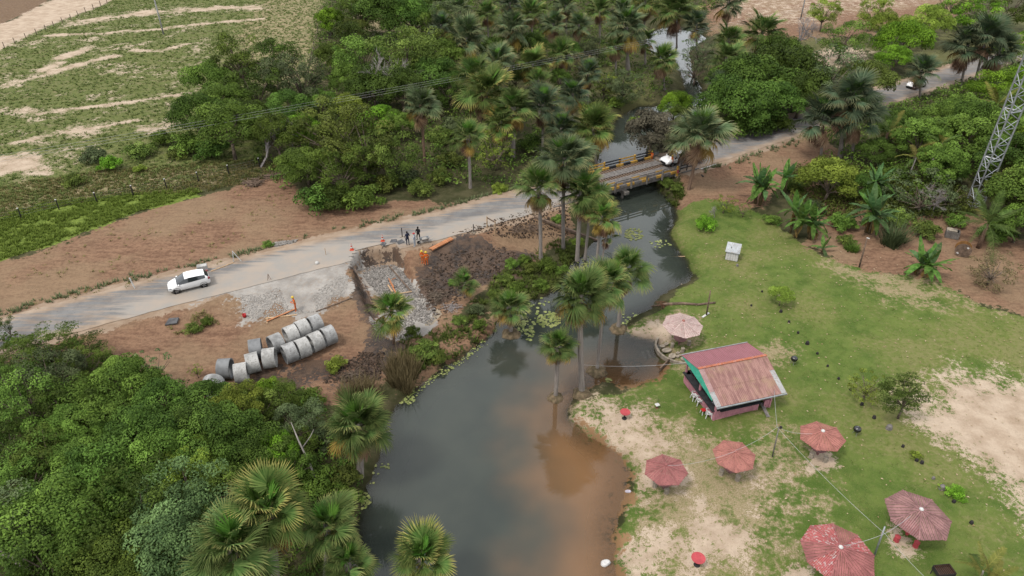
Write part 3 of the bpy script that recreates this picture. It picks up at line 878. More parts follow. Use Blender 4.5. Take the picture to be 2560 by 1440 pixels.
def palm(px, py, bx, by, r, label, kind='mid', ng=17, ny=3, nd=5, seed=None, group=None, trunk_r=0.20, mound=0.0, h=None, cat='palm tree', brown=False, nyoung=4, name='fan_palm'):
    """Fan palm whose foot stands at photo (bx, by) and whose crown heart shows at (px, py)."""
    global _pseed
    _pseed += 1
    rg = random.Random(seed if seed is not None else 900 + _pseed)
    p0 = on(bx, by)
    z0 = max(p0.z, -0.1)
    if h is None:
        lo, hi = 0.3, 25.0
        for _ in range(40):
            mid = (lo + hi) / 2
            if shows((p0.x, p0.y, z0 + mid))[1] > py: lo = mid
            else: hi = mid
        h = lo
    top = at(px, py, z0 + h)
    off = Vector((max(-1.2, min(1.2, top.x - p0.x)), 0, 0))
    root = empty(name, (p0.x, p0.y, z0), rg.uniform(0, 6.28))
    root.rotation_euler = (rg.uniform(-.045, .045), rg.uniform(-.045, .045), root.rotation_euler.z)
    tag(root, label, cat, group)
    c, s = math.cos(-root.rotation_euler.z), math.sin(-root.rotation_euler.z)
    lx, ly = off.x * c, off.x * s
    tk = link('trunk', PALM_TRUNKS[rg.randrange(3)], root, BARK_PALM_BROWN if brown else BARK_PALM)
    ax = Vector((lx, ly, h))
    tk.matrix_local = ax.to_track_quat('Z', 'Y').to_matrix().to_4x4() @ Matrix.Diagonal((trunk_r, trunk_r, ax.length, 1))
    if mound:
        mb = MB()
        prof = [(mound * 1.15, -0.9), (mound * 1.05, -0.25), (mound * 1.0, 0.08), (mound * 0.8, 0.30), (mound * 0.45, 0.45), (0.1, 0.5)]
        mb.lathe(prof, 14)
        mb.v = [(x * (1 + 0.14 * math.sin(5 * math.atan2(y, x) + px)), y * (1 + 0.12 * math.cos(4 * math.atan2(y, x) + py)), zz) for x, y, zz in mb.v]
        mb.build('root_mound', SOIL, root, sm=True)
    S = r * 0.87 / 3.05
    def put(nm, meshes, mat, az, el, dz=0.0, roll=0.0, sc=1.0):
        o = link(nm, meshes[rg.randrange(len(meshes))], root, mat)
        m = Matrix.Translation((lx, ly, h + dz)) @ Euler((0, 0, az)).to_matrix().to_4x4() @ Euler((roll, -el, 0)).to_matrix().to_4x4()
        o.matrix_local = m @ Matrix.Scale(S * sc, 4)
        return o
    ga = 2.39996
    a0 = rg.uniform(0, 6.28)
    for i in range(nyoung):
        put('frond', FR_YOUNG, FROND_YOUNG, a0 + i * ga, R(rg.uniform(58, 82)), 0.1, rg.uniform(-0.3, 0.3), rg.uniform(0.7, 0.95))
    ng = int(ng * 1.55)
    nd = int(nd * 1.4)
    for i in range(ng):
        t = (i + 0.5) / ng
        el = R(74 - 92 * t ** 0.95 + rg.uniform(-7, 7))
        put('frond', FR_UP if t < 0.45 else FR_OUT, FROND[kind], a0 + 1 + i * ga + rg.uniform(-0.4, 0.4), el + R(rg.uniform(-6, 6)), -0.3 * t * S, rg.uniform(-0.45, 0.45), rg.uniform(0.68, 1.1))
    for i in range(ny):
        put('frond', FR_OLD, FROND_YELLOW, rg.uniform(0, 6.28), R(rg.uniform(-46, -16)), -0.45 * S, rg.uniform(-0.3, 0.3), rg.uniform(0.85, 1.0))
    for i in range(nd):
        put('dead_frond', FR_DEAD, FROND_DEAD, a0 + i * ga * 1.3 + rg.uniform(-.4, .4), R(rg.uniform(-84, -52)), -0.3 * S * rg.uniform(0.6, 2.0), rg.uniform(-0.4, 0.4), rg.uniform(0.8, 1.1))
    return root
_pseed = 0

# ------------------------------------------------------------------ broadleaf trees (shared meshes)
def leaves_np(rg, C, RAD, per, size, up=0.35, flat=1.0, aspect=0.5, shell=0.45):
    """Diamond leaves scattered over clumps; returns V, F, fresh."""
    nC = len(C)
    n = nC * per
    ci = np.repeat(np.arange(nC), per)
    d = rg.normal(size=(n, 3))
    d /= np.linalg.norm(d, axis=1)[:, None]
    d[:, 2] = np.where(d[:, 2] < -0.35, -d[:, 2], d[:, 2])
    rr = RAD[ci] * (shell + (1 - shell) * rg.random(n) ** 0.5)
    pos = C[ci] + d * rr[:, None] * np.array([1, 1, flat])
    nrm = d + rg.normal(size=(n, 3)) * 0.45 + np.array([0, 0, up])
    nrm /= np.linalg.norm(nrm, axis=1)[:, None]
    t = np.cross(nrm, rg.normal(size=(n, 3)))
    t /= np.linalg.norm(t, axis=1)[:, None] + 1e-9
    b = np.cross(nrm, t)
    L = size * rg.uniform(0.6, 1.25, n)[:, None]
    bend = nrm * L * 0.12
    V = np.stack([pos - t * L * 0.5 - bend, pos + b * L * aspect * 0.5, pos + t * L * 0.5 - bend, pos - b * L * aspect * 0.5], 1).reshape(-1, 3)
    F = np.arange(n * 4).reshape(n, 4)
    fc = rg.random(nC) ** 1.7
    fresh = np.repeat(np.clip(fc[ci] * 0.72 + rg.random(n) * 0.18, 0, 1), 4)      # some boughs carry paler young leaves
    return V, F, fresh

def limb_tubes(mb, rg, p0, targets, r0, fork=0.45, n=5):
    trunk_top = Vector((rg.uniform(-0.2, 0.2), rg.uniform(-0.2, 0.2), p0))
    mb.tube([(0, 0, -0.2), (trunk_top.x * 0.4, trunk_top.y * 0.4, p0 * 0.5), trunk_top], [r0 * 1.25, r0, r0 * 0.8], 7)
    for tg in targets:
        tg = Vector(tg)
        mid = trunk_top.lerp(tg, fork) + Vector((rg.uniform(-.2, .2), rg.uniform(-.2, .2), rg.uniform(0.05, 0.4)))
        mb.tube([trunk_top, mid, tg], [r0 * 0.55, r0 * 0.36, r0 * 0.10], n, cap=False)

def make_tree(kind, seed):
    """Returns (trunk mesh, crown mesh, centre height, radius) for a kind of tree in metres."""
    rg = np.random.default_rng(seed)
    mb = MB()
    if kind == 'dome':
        rx, rz, hc, nc, cr, per, ls = 3.0, 2.5, 3.6, 52, (0.55, 1.0), 230, 0.215
        d = rg.normal(size=(nc, 3)); d /= np.linalg.norm(d, axis=1)[:, None]; d[:, 2] = np.abs(d[:, 2]) * 1.0 - 0.25 * (rg.random(nc) < 0.4)
        C = d * np.array([rx, rx, rz]) * rg.uniform(0.74, 0.98, nc)[:, None] + np.array([0, 0, hc - 0.7])
    elif kind == 'lumpy':
        rx, rz, hc, nc, cr, per, ls = 3.0, 2.5, 4.0, 36, (0.6, 1.2), 400, 0.185
        d = rg.normal(size=(nc, 3)); d /= np.linalg.norm(d, axis=1)[:, None]; d[:, 2] = np.abs(d[:, 2]) - 0.2
        C = d * np.array([rx, rx, rz]) * rg.uniform(0.72, 1.0, nc)[:, None] + np.array([0, 0, hc - 0.7])
    elif kind == 'open':
        rx, rz, hc, nc, cr, per, ls = 3.0, 2.3, 4.2, 38, (0.5, 1.0), 190, 0.19
        C = rg.uniform(-1, 1, (nc, 3)); C *= (0.95 / np.maximum(0.95, np.linalg.norm(C, axis=1)))[:, None]
        C = C * np.array([rx, rx, rz]) + np.array([0, 0, hc])
    elif kind == 'tall':
        rx, rz, hc, nc, cr, per, ls = 3.0, 4.2, 6.0, 46, (0.7, 1.15), 135, 0.26
        C = rg.uniform(-1, 1, (nc, 3)); C *= (0.95 / np.maximum(0.95, np.linalg.norm(C, axis=1)))[:, None]
        C = C * np.array([rx, rx, rz]) + np.array([0, 0, hc])
    elif kind == 'bush':
        rx, rz, hc, nc, cr, per, ls = 3.0, 2.0, 1.7, 40, (0.6, 1.1), 95, 0.34
        d = rg.normal(size=(nc, 3)); d /= np.linalg.norm(d, axis=1)[:, None]; d[:, 2] = np.abs(d[:, 2])
        C = d * np.array([rx, rx, rz]) * rg.uniform(0.3, 0.95, nc)[:, None] + np.array([0, 0, 0.8])
    elif kind == 'feather':
        rx, rz, hc, nc, cr, per, ls = 3.0, 1.6, 4.6, 40, (0.7, 1.2), 110, 0.26
        C = rg.uniform(-1, 1, (nc, 3)); C[:, :2] *= (0.95 / np.maximum(0.95, np.linalg.norm(C[:, :2], axis=1)))[:, None]
        C = C * np.array([rx, rx, rz]) + np.array([0, 0, hc])
    elif kind == 'sparse':
        rx, rz, hc, nc, cr, per, ls = 3.0, 2.4, 4.0, 50, (0.35, 0.7), 40, 0.23
        C = rg.uniform(-1, 1, (nc, 3)); C *= (0.95 / np.maximum(0.95, np.linalg.norm(C, axis=1)))[:, None]
        C = C * np.array([rx, rx, rz]) + np.array([0, 0, hc])
    RAD = rg.uniform(*cr, nc)
    V, F, fresh = leaves_np(rg, C, RAD, per, ls, up=0.9 if kind == 'feather' else 0.35, shell=0.7 if kind in ('lumpy', 'dome') else 0.5, flat=0.3 if kind == 'feather' else 0.8, aspect=0.42 if kind == 'feather' else 0.55)
    crown = np_mesh('crown', V, F, GREEN['mid'][1], {'fresh': ('POINT', 'FLOAT', fresh)})
    pick = C[rg.permutation(nc)[:min(nc, 22 if kind in ('sparse', 'open') else 9)]]
    limb_tubes(mb, rg, hc * 0.42 if kind != 'bush' else 0.4, [tuple(p) for p in pick], 0.16 if kind != 'bush' else 0.09)
    trunk = mb.mesh('trunk', (BARK,), sm=True)
    return trunk, crown, hc, rx

def make_bare(seed, h=6.0, spread=3.0, levels=4, up=0.5):
    rg = random.Random(seed)
    mb = MB()
    def grow(p, d, L, r, lev):
        q = p + d * L
        k = p.lerp(q, 0.5) + Vector((rg.uniform(-1, 1), rg.uniform(-1, 1), rg.uniform(-1, 1))) * L * 0.10
        mb.tube([p, k, q], [r, r * 0.8, r * 0.6], 4 if lev < 3 else 3, cap=False)
        if lev >= levels: return
        for _ in range(4 if lev else 5):
            nd = (d + Vector((rg.gauss(0, 1), rg.gauss(0, 1), rg.gauss(0, 0.6) + up * 0.3)) * 0.62).normalized()
            grow(p.lerp(q, rg.uniform(0.55, 1.0)), nd, L * rg.uniform(0.5, 0.72), r * 0.55, lev + 1)
    grow(Vector((0, 0, -0.2)), Vector((0.05, 0, 1)), h * 0.42, 0.13, 0)
    return mb.mesh('trunk', (TWIG_DEAD,))

TREES = {k: [make_tree(k, 100 + 10 * i + j) for j in range(n)] for i, (k, n) in enumerate([('dome', 2), ('lumpy', 3), ('open', 3), ('tall', 2), ('bush', 3), ('feather', 2), ('sparse', 2)])}
BARE = [make_bare(7, 6.0, levels=5), make_bare(8, 7.0, levels=4, up=1.6)]
LOOK = {'dome': 'round-crowned tree', 'lumpy': 'lumpy-crowned tree', 'open': 'loose-crowned tree', 'tall': 'tall tree', 'bush': 'low shrub', 'feather': 'feathery tree', 'sparse': 'thin-leaved tree'}
_tseed = 0

def tree(px, py, hc, r, kind, tone, where, group=None, name=None, label=None, flat=1.0, big=1.0):
    """Tree whose crown centre, hc above the ground, shows at photo (px, py)."""
    global _tseed
    _tseed += 1
    rg = random.Random(3000 + _tseed)
    if big != 1.0: hc, r = hc * big, r * big
    p = at(px, py, 1.2 + hc)
    z = ground_z(p.x, p.y)
    p = at(px, py, z + hc)
    z = max(ground_z(p.x, p.y), -0.05)
    tm, cm, h0, r0 = TREES[kind][rg.randrange(len(TREES[kind]))]
    root = empty(name or ('shrub' if kind == 'bush' else 'leafy_tree'), (p.x, p.y, z), rg.uniform(0, 6.28))
    s = r / r0
    sz = hc / h0
    if kind == 'bush': sz = s * rg.uniform(0.85, 1.1)
    tk = link('trunk' if kind != 'bush' else 'stems', tm, root)
    cr = link('crown', cm, root, GREEN[tone][1])
    tk.scale = (s, s, sz)
    # crown keeps its own proportions: scaled about its centre height
    cr.scale = (s * rg.uniform(0.86, 1.14), s * rg.uniform(0.86, 1.14), s * flat * rg.uniform(0.9, 1.15))
    cr.rotation_euler = (rg.uniform(-.1, .1), rg.uniform(-.1, .1), 0)
    cr.location = (0, 0, hc - h0 * cr.scale.z if kind != 'bush' else 0)
    if kind == 'bush': cr.scale = tk.scale
    if label is None:
        label = GREEN[tone][0] + ' ' + LOOK[kind] + ' ' + where
    tag(root, label, 'shrub' if kind == 'bush' else 'tree', group)
    return root
# ------------------------------------------------------------------ fan palms, each where it stands
G1 = 'fan palms along the channel below the bridge'
palm(1350, 462, 1352, 648, 3.4, 'fan palm nearest the wooden railing end, slim grey trunk and heavy brown skirt', 'mid', 16, 2, 9, group=G1)
palm(1415, 392, 1408, 622, 4.4, 'tallest fan palm hiding the bridge, second slim trunk from the mud bank', 'blue', 20, 1, 6, group=G1)
palm(1484, 312, 1492, 425, 4.4, 'gold-tipped fan palm behind the bridge railing on the upstream bank', 'gold', 19, 3, 5, group=G1)
palm(1462, 478, 1443, 650, 3.7, 'fan palm in front of the bridge with paired trunks and folded brown fronds', 'mid', 18, 1, 7, group=G1, trunk_r=0.24)
palm(1478, 492, 1462, 655, 3.0, 'slimmer palm leaning on the paired trunk in front of the bridge', 'mid', 9, 1, 3, group=G1, trunk_r=0.16)
palm(1500, 535, 1488, 700, 2.6, 'small fan palm with orange hanging fronds at the channel edge', 'gold', 10, 5, 5, group=G1, trunk_r=0.15)
palm(1512, 592, 1498, 702, 1.7, 'dying short palm beside the orange-skirted palm in the channel', 'gold', 5, 2, 4, group=G1, trunk_r=0.11)
palm(1722, 345, 1688, 448, 4.6, 'fan palm standing at the bridge end in front of the white pickup', 'blue', 16, 1, 4, group=G1)
palm(1752, 330, 1722, 474, 4.9, 'dark-trunked fan palm on the dirt bank beside the bridge end', 'blue', 18, 2, 5, group=G1, brown=True)
G2 = 'fan palms standing in the pond'
palm(1565, 668, 1545, 826, 3.1, 'fan palm on the grassy spit opposite the pale parasol', 'mid', 16, 2, 6, group=G2, mound=0.9)
palm(1462, 742, 1455, 985, 3.3, 'big fan palm with orange and brown skirt at the beach corner', 'mid', 20, 5, 7, group=G2, mound=0.8, trunk_r=0.24)
palm(1516, 706, 1492, 932, 3.0, 'slender fan palm on a round mound between big palm and spit', 'mid', 16, 3, 3, group=G2, mound=0.95, trunk_r=0.15)
palm(1268, 765, 1278, 848, 2.6, 'short palm with orange fronds on an islet by the lily pads', 'mid', 15, 5, 3, group=G2, mound=0.95)
palm(1388, 862, 1388, 1008, 2.15, 'small shaggy-trunked palm alone on a round islet', 'mid', 15, 2, 3, group=G2, mound=0.72, trunk_r=0.19)
palm(975, 772, 985, 858, 2.9, 'small palm with yellow fronds beside the gravel heap', 'gold', 12, 4, 3, trunk_r=0.13, brown=True)
palm(1163, 705, 1165, 742, 1.9, 'low stemless palm sprawling on the dark mud', 'mid', 10, 1, 3, trunk_r=0.15)
palm(890, 1052, 900, 1192, 3.25, 'large fan palm leaning over the west bank of the pond', 'mid', 22, 3, 4, trunk_r=0.26)
G3 = 'fan palms in the lower corner of the pond'
palm(668, 1262, 690, 1462, 3.3, 'biggest fan palm in the near cluster, yellow-tipped', 'gold', 22, 2, 3, group=G3, trunk_r=0.26)
palm(588, 1372, 600, 1560, 3.25, 'dark green fan palm nearest the camera in the near cluster', 'mid', 22, 3, 4, group=G3, trunk_r=0.26)
palm(808, 1312, 815, 1440, 2.75, 'fan palm with one orange frond at the near water edge', 'mid', 13, 3, 4, group=G3)
palm(872, 1408, 880, 1520, 2.4, 'low fan palm half out of frame between two near palms', 'mid', 14, 2, 2, group=G3)
palm(1045, 1388, 1050, 1540, 2.9, 'gold-edged fan palm over the water at the bottom edge', 'gold', 17, 4, 2, group=G3)
G4 = 'fan palms in the thicket beyond the road'
palm(1047, 262, 1062, 412, 3.6, 'lone tall fan palm with bare brown trunk in the thicket', 'blue', 17, 2, 5, group=G4, brown=True)
palm(1163, 338, 1176, 470, 3.3, 'fan palm with hanging yellow frond right of the lone tall palm', 'mid', 14, 4, 4, group=G4)
palm(1160, 92, 1164, 190, 5.6, 'wide fan palm with ring of yellow fronds near the thicket top', 'blue', 19, 4, 5, group=G4)
palm(1192, 188, 1205, 300, 5.0, 'fan palm at the back of the middle palm clump', 'mid', 16, 2, 4, group=G4)
palm(1218, 222, 1216, 338, 5.5, 'gold-fringed fan palm leading the middle palm clump', 'gold', 20, 3, 6, group=G4)
palm(1282, 268, 1282, 392, 4.2, 'fan palm with long shaggy grey trunk in the middle clump', 'mid', 18, 4, 9, group=G4, trunk_r=0.34)
palm(1360, 262, 1356, 385, 4.2, 'dark fan palm with brown bundle skirt in the middle clump', 'dark', 18, 2, 8, group=G4)
palm(1432, 232, 1430, 335, 3.5, 'fan palm on the stream side of the middle clump', 'dark', 16, 2, 7, group=G4)
palm(1330, 158, 1330, 236, 4.2, 'yellowish fan palm under the power lines above the clump', 'gold', 17, 4, 4, group=G4)
palm(1348, 200, 1350, 300, 3.0, 'small green palm peeping out behind the dark clump palm', 'mid', 12, 1, 3, group=G4)
palm(1282, 66, 1284, 168, 5.2, 'tall fan palm with brown skirt beneath the top edge', 'blue', 18, 3, 6, group=G4)
palm(1215, 30, 1222, 118, 4.0, 'fan palm behind the tall skirted palm at the top', 'mid', 16, 1, 4, group=G4)
palm(1150, 18, 1160, 100, 3.6, 'small greyish palm at the thicket top edge, first of its row', 'blue', 14, 2, 3, group=G4)
palm(1380, 58, 1378, 150, 4.2, 'fan palm with one brown side, third of the top row', 'blue', 17, 3, 6, group=G4)
palm(1448, 60, 1446, 150, 3.8, 'fan palm fourth of the top row, yellow lower fronds', 'blue', 16, 3, 4, group=G4)
palm(1500, 22, 1500, 110, 4.0, 'fan palm fifth of the top row, close to the upper water', 'mid', 15, 2, 4, group=G4)
palm(1566, 62, 1572, 185, 5.6, 'tall fan palm with thick double trunk at the upper water', 'blue', 18, 3, 7, group=G4, trunk_r=0.4)
palm(1612, 2, 1610, 90, 5.2, 'golden-brown fan palm cut by the top edge over the water', 'gold', 13, 5, 6, group=G4)
palm(1692, 22, 1690, 132, 6.6, 'wide fan palm with brown skirt over the upper pool', 'mid', 20, 3, 9, group=G4)
palm(1822, 4, 1815, 95, 5.2, 'fan palm at the bare sandy clearing, top edge', 'blue', 15, 2, 5, group=G4)
palm(1612, 98, 1614, 172, 3.2, 'small fan palm on the island of the upper stream', 'mid', 12, 2, 3, group=G4)
palm(1655, 145, 1662, 225, 4.2, 'fan palm with fat brown skirt beside the narrow stream', 'mid', 16, 2, 10, group=G4)
palm(1826, 96, 1822, 180, 4.4, 'upper of two stacked palms right of the stream', 'mid', 16, 2, 4, group=G4)
palm(1812, 142, 1805, 225, 4.4, 'lower of two stacked palms right of the stream', 'mid', 16, 3, 5, group=G4)
palm(1905, 76, 1908, 158, 5.6, 'fan palm with drooping brown side beside the grey bare tree', 'mid', 17, 3, 6, group=G4)
palm(1800, 218, 1785, 300, 3.6, 'dark drooping palm at the dense trees by the road', 'dark', 14, 0, 3, group=G4)
for px, py, bx, by, r_, kd, lb in [(1245, 150, 1248, 240, 4.2, 'blue', 'fan palm between the wide ringed palm and the power lines'), (1400, 130, 1400, 215, 4.0, 'mid', 'fan palm under the power lines left of the double-trunked palm'), (1100, 60, 1104, 140, 3.8, 'dark', 'fan palm at the western end of the top row'),
        (1330, 28, 1334, 112, 4.2, 'mid', 'fan palm wedged between second and third of the top row'), (1415, 12, 1416, 96, 4.0, 'blue', 'fan palm just behind the fourth palm of the top row'), (1540, 110, 1540, 190, 3.6, 'mid', 'lower fan palm left of the double-trunked palm'),
        (1470, 180, 1470, 262, 3.4, 'dark', 'dark fan palm standing before the whitish half-bare tree'), (1250, 300, 1250, 398, 3.6, 'gold', 'gold-fringed palm at the foot of the middle clump'), (1400, 320, 1398, 408, 3.6, 'dark', 'dark palm on the road side of the middle clump'),
        (1740, 60, 1742, 150, 4.0, 'dark', 'fan palm on the far shore of the upper pool'), (1275, 5, 1280, 90, 4.0, 'dark', 'dark fan palm cut by the top edge above the skirted palm'), (1560, 20, 1562, 100, 3.8, 'blue', 'fan palm behind the fifth of the top row')]:
    palm(px, py, bx, by, r_, lb, kd, 15, 2, 6, group=G4)
G5 = 'dark palms along the far road'
palm(2045, 292, 2052, 392, 4.7, 'dark shaggy palm at the road edge, first of the big clump', 'dark', 18, 1, 9, group=G5)
palm(2105, 240, 2100, 392, 5.2, 'tallest palm of the big dark clump by the road', 'dark', 20, 1, 8, group=G5, trunk_r=0.3)
palm(2145, 285, 2130, 395, 4.7, 'palm on the mango side of the big dark clump', 'dark', 17, 1, 8, group=G5)
palm(2300, 172, 2300, 245, 3.7, 'single small dark palm half hiding a parked vehicle', 'dark', 15, 1, 8, group=G5)
palm(2402, 112, 2402, 218, 5.2, 'leaning palm at the road side of the far dark clump', 'dark', 17, 1, 9, group=G5)
palm(2452, 84, 2432, 225, 5.6, 'tallest palm of the far dark clump by the lattice tower', 'dark', 19, 1, 8, group=G5)
palm(2498, 124, 2470, 228, 5.2, 'palm of the far dark clump closest to the tower', 'dark', 17, 1, 7, group=G5)

# ------------------------------------------------------------------ trees and shrubs
def cluster(rows, where, group, big=1.0):
    """A mass of trees: each label says where in the mass the tree stands."""
    xs, ys = [a[0] for a in rows], [a[1] for a in rows]
    rr_ = random.Random(len(rows))
    for a in rows:
        fx = (a[0] - min(xs)) / (max(xs) - min(xs)); fy = (a[1] - min(ys)) / (max(ys) - min(ys))
        c = ('left end', 'left half', 'middle', 'right half', 'right end')[min(4, int(fx * 5))]
        r_ = ('back row', 'centre row', 'front row')[min(2, int(fy * 3))]
        tree(*a, r_ + ', ' + c + ' ' + where, group, big=big * rr_.uniform(0.88, 1.28))
G = 'trees of the island thicket in the field'
W = 'of the field thicket'
cluster([(520, 190, 4, 3.2, 'lumpy', 'mid'), (600, 152, 4.2, 3.6, 'open', 'mid'), (682, 150, 4.2, 3.4, 'open', 'deep'), (742, 192, 4, 3.0, 'open', 'grey'), (560, 236, 4, 3.4, 'lumpy', 'mid'),
          (640, 222, 4.4, 3.8, 'open', 'deep'), (716, 262, 4, 3.2, 'lumpy', 'deep'), (482, 272, 4.2, 3.6, 'lumpy', 'deep'), (566, 300, 4, 3.2, 'lumpy', 'mid'), (622, 280, 3.6, 3.0, 'lumpy', 'deep'),
          (690, 330, 3.4, 2.6, 'lumpy', 'mid'), (462, 320, 3, 2.4, 'bush', 'mid'), (520, 345, 2.4, 2.2, 'bush', 'deep')], W, G, 1.22)
G = 'shrubs at the field edge'
for a, lb in [((340, 362, 1.8, 2.3, 'bush', 'olive'), 'low olive shrub between field and the bare purple-grey tree'), ((400, 332, 1.8, 2.0, 'bush', 'mid'), 'mid green shrub at the foot of the field thicket'),
              ((268, 396, 1.6, 1.7, 'bush', 'bright'), 'bright green shrub standing alone in the field corner'), ((232, 374, 1.8, 2.0, 'bush', 'grey'), 'greyish shrub behind the lone bright shrub'),
              ((182, 440, 1.2, 1.5, 'bush', 'olive'), 'small olive shrub in the dry grass before the fence'), ((440, 370, 1.4, 1.6, 'bush', 'olive'), 'dry olive shrub below the field thicket'),
              ((345, 415, 0.8, 1.0, 'bush', 'lime'), 'tiny yellow-green shrub in dry grass by the fence'), ((738, 388, 1.8, 1.9, 'bush', 'bright'), 'bright shrub at the upper corner of the cleared dirt'),
              ((668, 602, 0.9, 0.75, 'bush', 'mid'), 'small round shrub beside the roadside gravel pile')]:
    tree(*a, '', G, label=lb)
G = 'trees of the thicket beyond the cleared dirt'
W = 'of the thicket above the cleared dirt'
cluster([(762, 400, 3.2, 2.9, 'lumpy', 'mid'), (832, 330, 4.4, 4.2, 'open', 'olive'), (905, 362, 4.2, 4.2, 'open', 'olive'), (850, 425, 3.8, 3.6, 'open', 'mid'), (785, 465, 2.6, 2.4, 'bush', 'deep'),
          (965, 385, 3.6, 3.2, 'open', 'olive'), (902, 462, 2.6, 2.5, 'bush', 'mid'), (862, 268, 4, 3.6, 'lumpy', 'lime'), (800, 246, 3.6, 3.0, 'lumpy', 'mid'), (940, 290, 3.4, 2.8, 'lumpy', 'bright'),
          (832, 480, 1.8, 2.2, 'bush', 'deep'), (990, 300, 3, 2.6, 'lumpy', 'mid'), (1010, 420, 1.8, 2.0, 'bush', 'grey'), (1100, 430, 1.6, 1.8, 'bush', 'olive'), (1050, 455, 1.4, 1.6, 'bush', 'olive'),
          (740, 320, 3.2, 2.8, 'lumpy', 'bright'), (956, 440, 2, 2.2, 'bush', 'olive')], W, G, 1.0)
G = 'trees of the far thicket above the field'
W = 'of the far palm thicket'
cluster([(832, 132, 4.2, 3.2, 'lumpy', 'mid'), (868, 112, 4.6, 3.0, 'tall', 'deep'), (932, 205, 4.2, 3.6, 'lumpy', 'deep'), (1004, 142, 4.8, 4.2, 'open', 'olive'), (1060, 122, 4.6, 3.8, 'open', 'olive'),
          (905, 140, 4.8, 3.2, 'open', 'mid'), (870, 190, 4, 3.2, 'lumpy', 'mid'), (1082, 182, 4, 3.4, 'lumpy', 'deep'), (1002, 214, 3.8, 3.2, 'lumpy', 'deep'), (900, 26, 4.2, 3.4, 'open', 'mid'),
          (968, 18, 4.6, 4.2, 'lumpy', 'deep'), (1030, 28, 4.6, 4.2, 'lumpy', 'deep'), (1085, 62, 4.2, 3.6, 'open', 'mid'), (884, 66, 3.8, 3.0, 'lumpy', 'olive'), (1120, 50, 4, 3.4, 'open', 'grey'),
          (1040, 210, 3.6, 2.8, 'open', 'grey'), (1125, 225, 3.4, 2.8, 'open', 'deep'), (1240, 118, 3.0, 2.3, 'lumpy', 'deep'), (1330, 108, 3.0, 2.3, 'lumpy', 'deep'), (1105, 130, 3.6, 3.0, 'lumpy', 'mid'),
          (1095, 4, 3.8, 3.2, 'lumpy', 'deep'), (1340, 20, 3.2, 2.6, 'lumpy', 'deep'), (1555, 10, 3.2, 2.6, 'open', 'deep'), (1290, 190, 2.6, 2.0, 'lumpy', 'deep'), (1420, 120, 2.6, 2.0, 'lumpy', 'deep'),
          (1480, 120, 3, 2.8, 'open', 'grey'), (1400, 190, 2.4, 1.9, 'lumpy', 'deep'), (1140, 290, 2.6, 2.4, 'bush', 'grey'), (1100, 320, 2, 2.2, 'bush', 'olive'), (1330, 330, 2.4, 2.4, 'bush', 'deep'),
          (1410, 300, 2.4, 2.2, 'bush', 'deep'), (1120, 380, 1.8, 2.0, 'bush', 'olive')], W, G, 1.2)
tree(826, 52, 3.2, 3.4, 'dome', 'bright', '', label='smooth round bright green tree standing alone at the field corner', flat=1.15)
G = 'trees beside the stream above the bridge'
for a, lb in [((1240, 372, 3.2, 2.8, 'sparse', 'lime'), 'pale yellow-green thin tree right of the yellow-fronded palm'), ((1250, 466, 1.0, 1.2, 'bush', 'lime'), 'small lime shrub at the roadside just before the bridge'),
              ((1512, 208, 3.4, 2.6, 'sparse', 'lime'), 'light green thin tree on the stream bank above the bridge'), ((1560, 226, 3.0, 3.0, 'open', 'grey'), 'grey-green loose tree on the grassy stream bank'),
              ((1478, 262, 1.8, 2.2, 'bush', 'olive'), 'olive shrub at the stream bank behind the dark palms'), ((1545, 256, 1.4, 1.8, 'bush', 'mid'), 'low shrub on the grassy tongue by the stream'),
              ((1690, 246, 3.0, 2.7, 'lumpy', 'bright'), 'light green tree over the narrow stream'), ((1628, 322, 4.0, 3.9, 'dome', 'bronze'), 'bronze-brown round tree at the far end of the bridge'),
              ((1590, 298, 2.0, 1.6, 'bush', 'lime'), 'small lime shrub tucked behind the bronze tree'), ((1700, 284, 2.6, 2.3, 'lumpy', 'mid'), 'mid green tree between bronze tree and the dark wood'),
              ((1748, 132, 3.8, 3.6, 'sparse', 'grey'), 'grey thin-leaved tree leaning over the upper stream'), ((1455, 160, 3.2, 2.4, 'sparse', 'straw'), 'whitish half-bare tree under the power lines'),
              ((1740, 180, 3.4, 3.2, 'sparse', 'grey'), 'grey twiggy tree on the bend of the narrow stream'), ((1640, 446, 0.7, 1.0, 'bush', 'olive'), 'weedy shrub under the far end of the bridge'),
              ((1480, 300, 1.6, 1.8, 'bush', 'deep'), 'deep green shrub between dark palms and stream')]:
    tree(*a, '', G, label=lb)
G = 'dark wood along the far road'
W = 'of the dark roadside wood'
cluster([(1968, 172, 5, 5.8, 'lumpy', 'deep'), (1882, 202, 4.6, 5.0, 'lumpy', 'deep'), (1850, 246, 4.0, 4.2, 'lumpy', 'deep'), (1932, 242, 4.2, 4.2, 'lumpy', 'deep'), (1822, 284, 2.8, 3.0, 'lumpy', 'deep'),
          (2006, 226, 4, 4.0, 'lumpy', 'deep'), (1960, 124, 4.6, 4.4, 'lumpy', 'deep'), (1872, 284, 2.4, 2.8, 'bush', 'deep'), (1940, 284, 2.0, 2.4, 'bush', 'deep'), (2082, 186, 4.4, 4.2, 'sparse', 'grey'),
          (1765, 290, 2.2, 2.2, 'bush', 'mid'), (2040, 222, 3, 3.0, 'open', 'grey')], W, G, 1.1)
G = 'light trees at the sandy clearing'
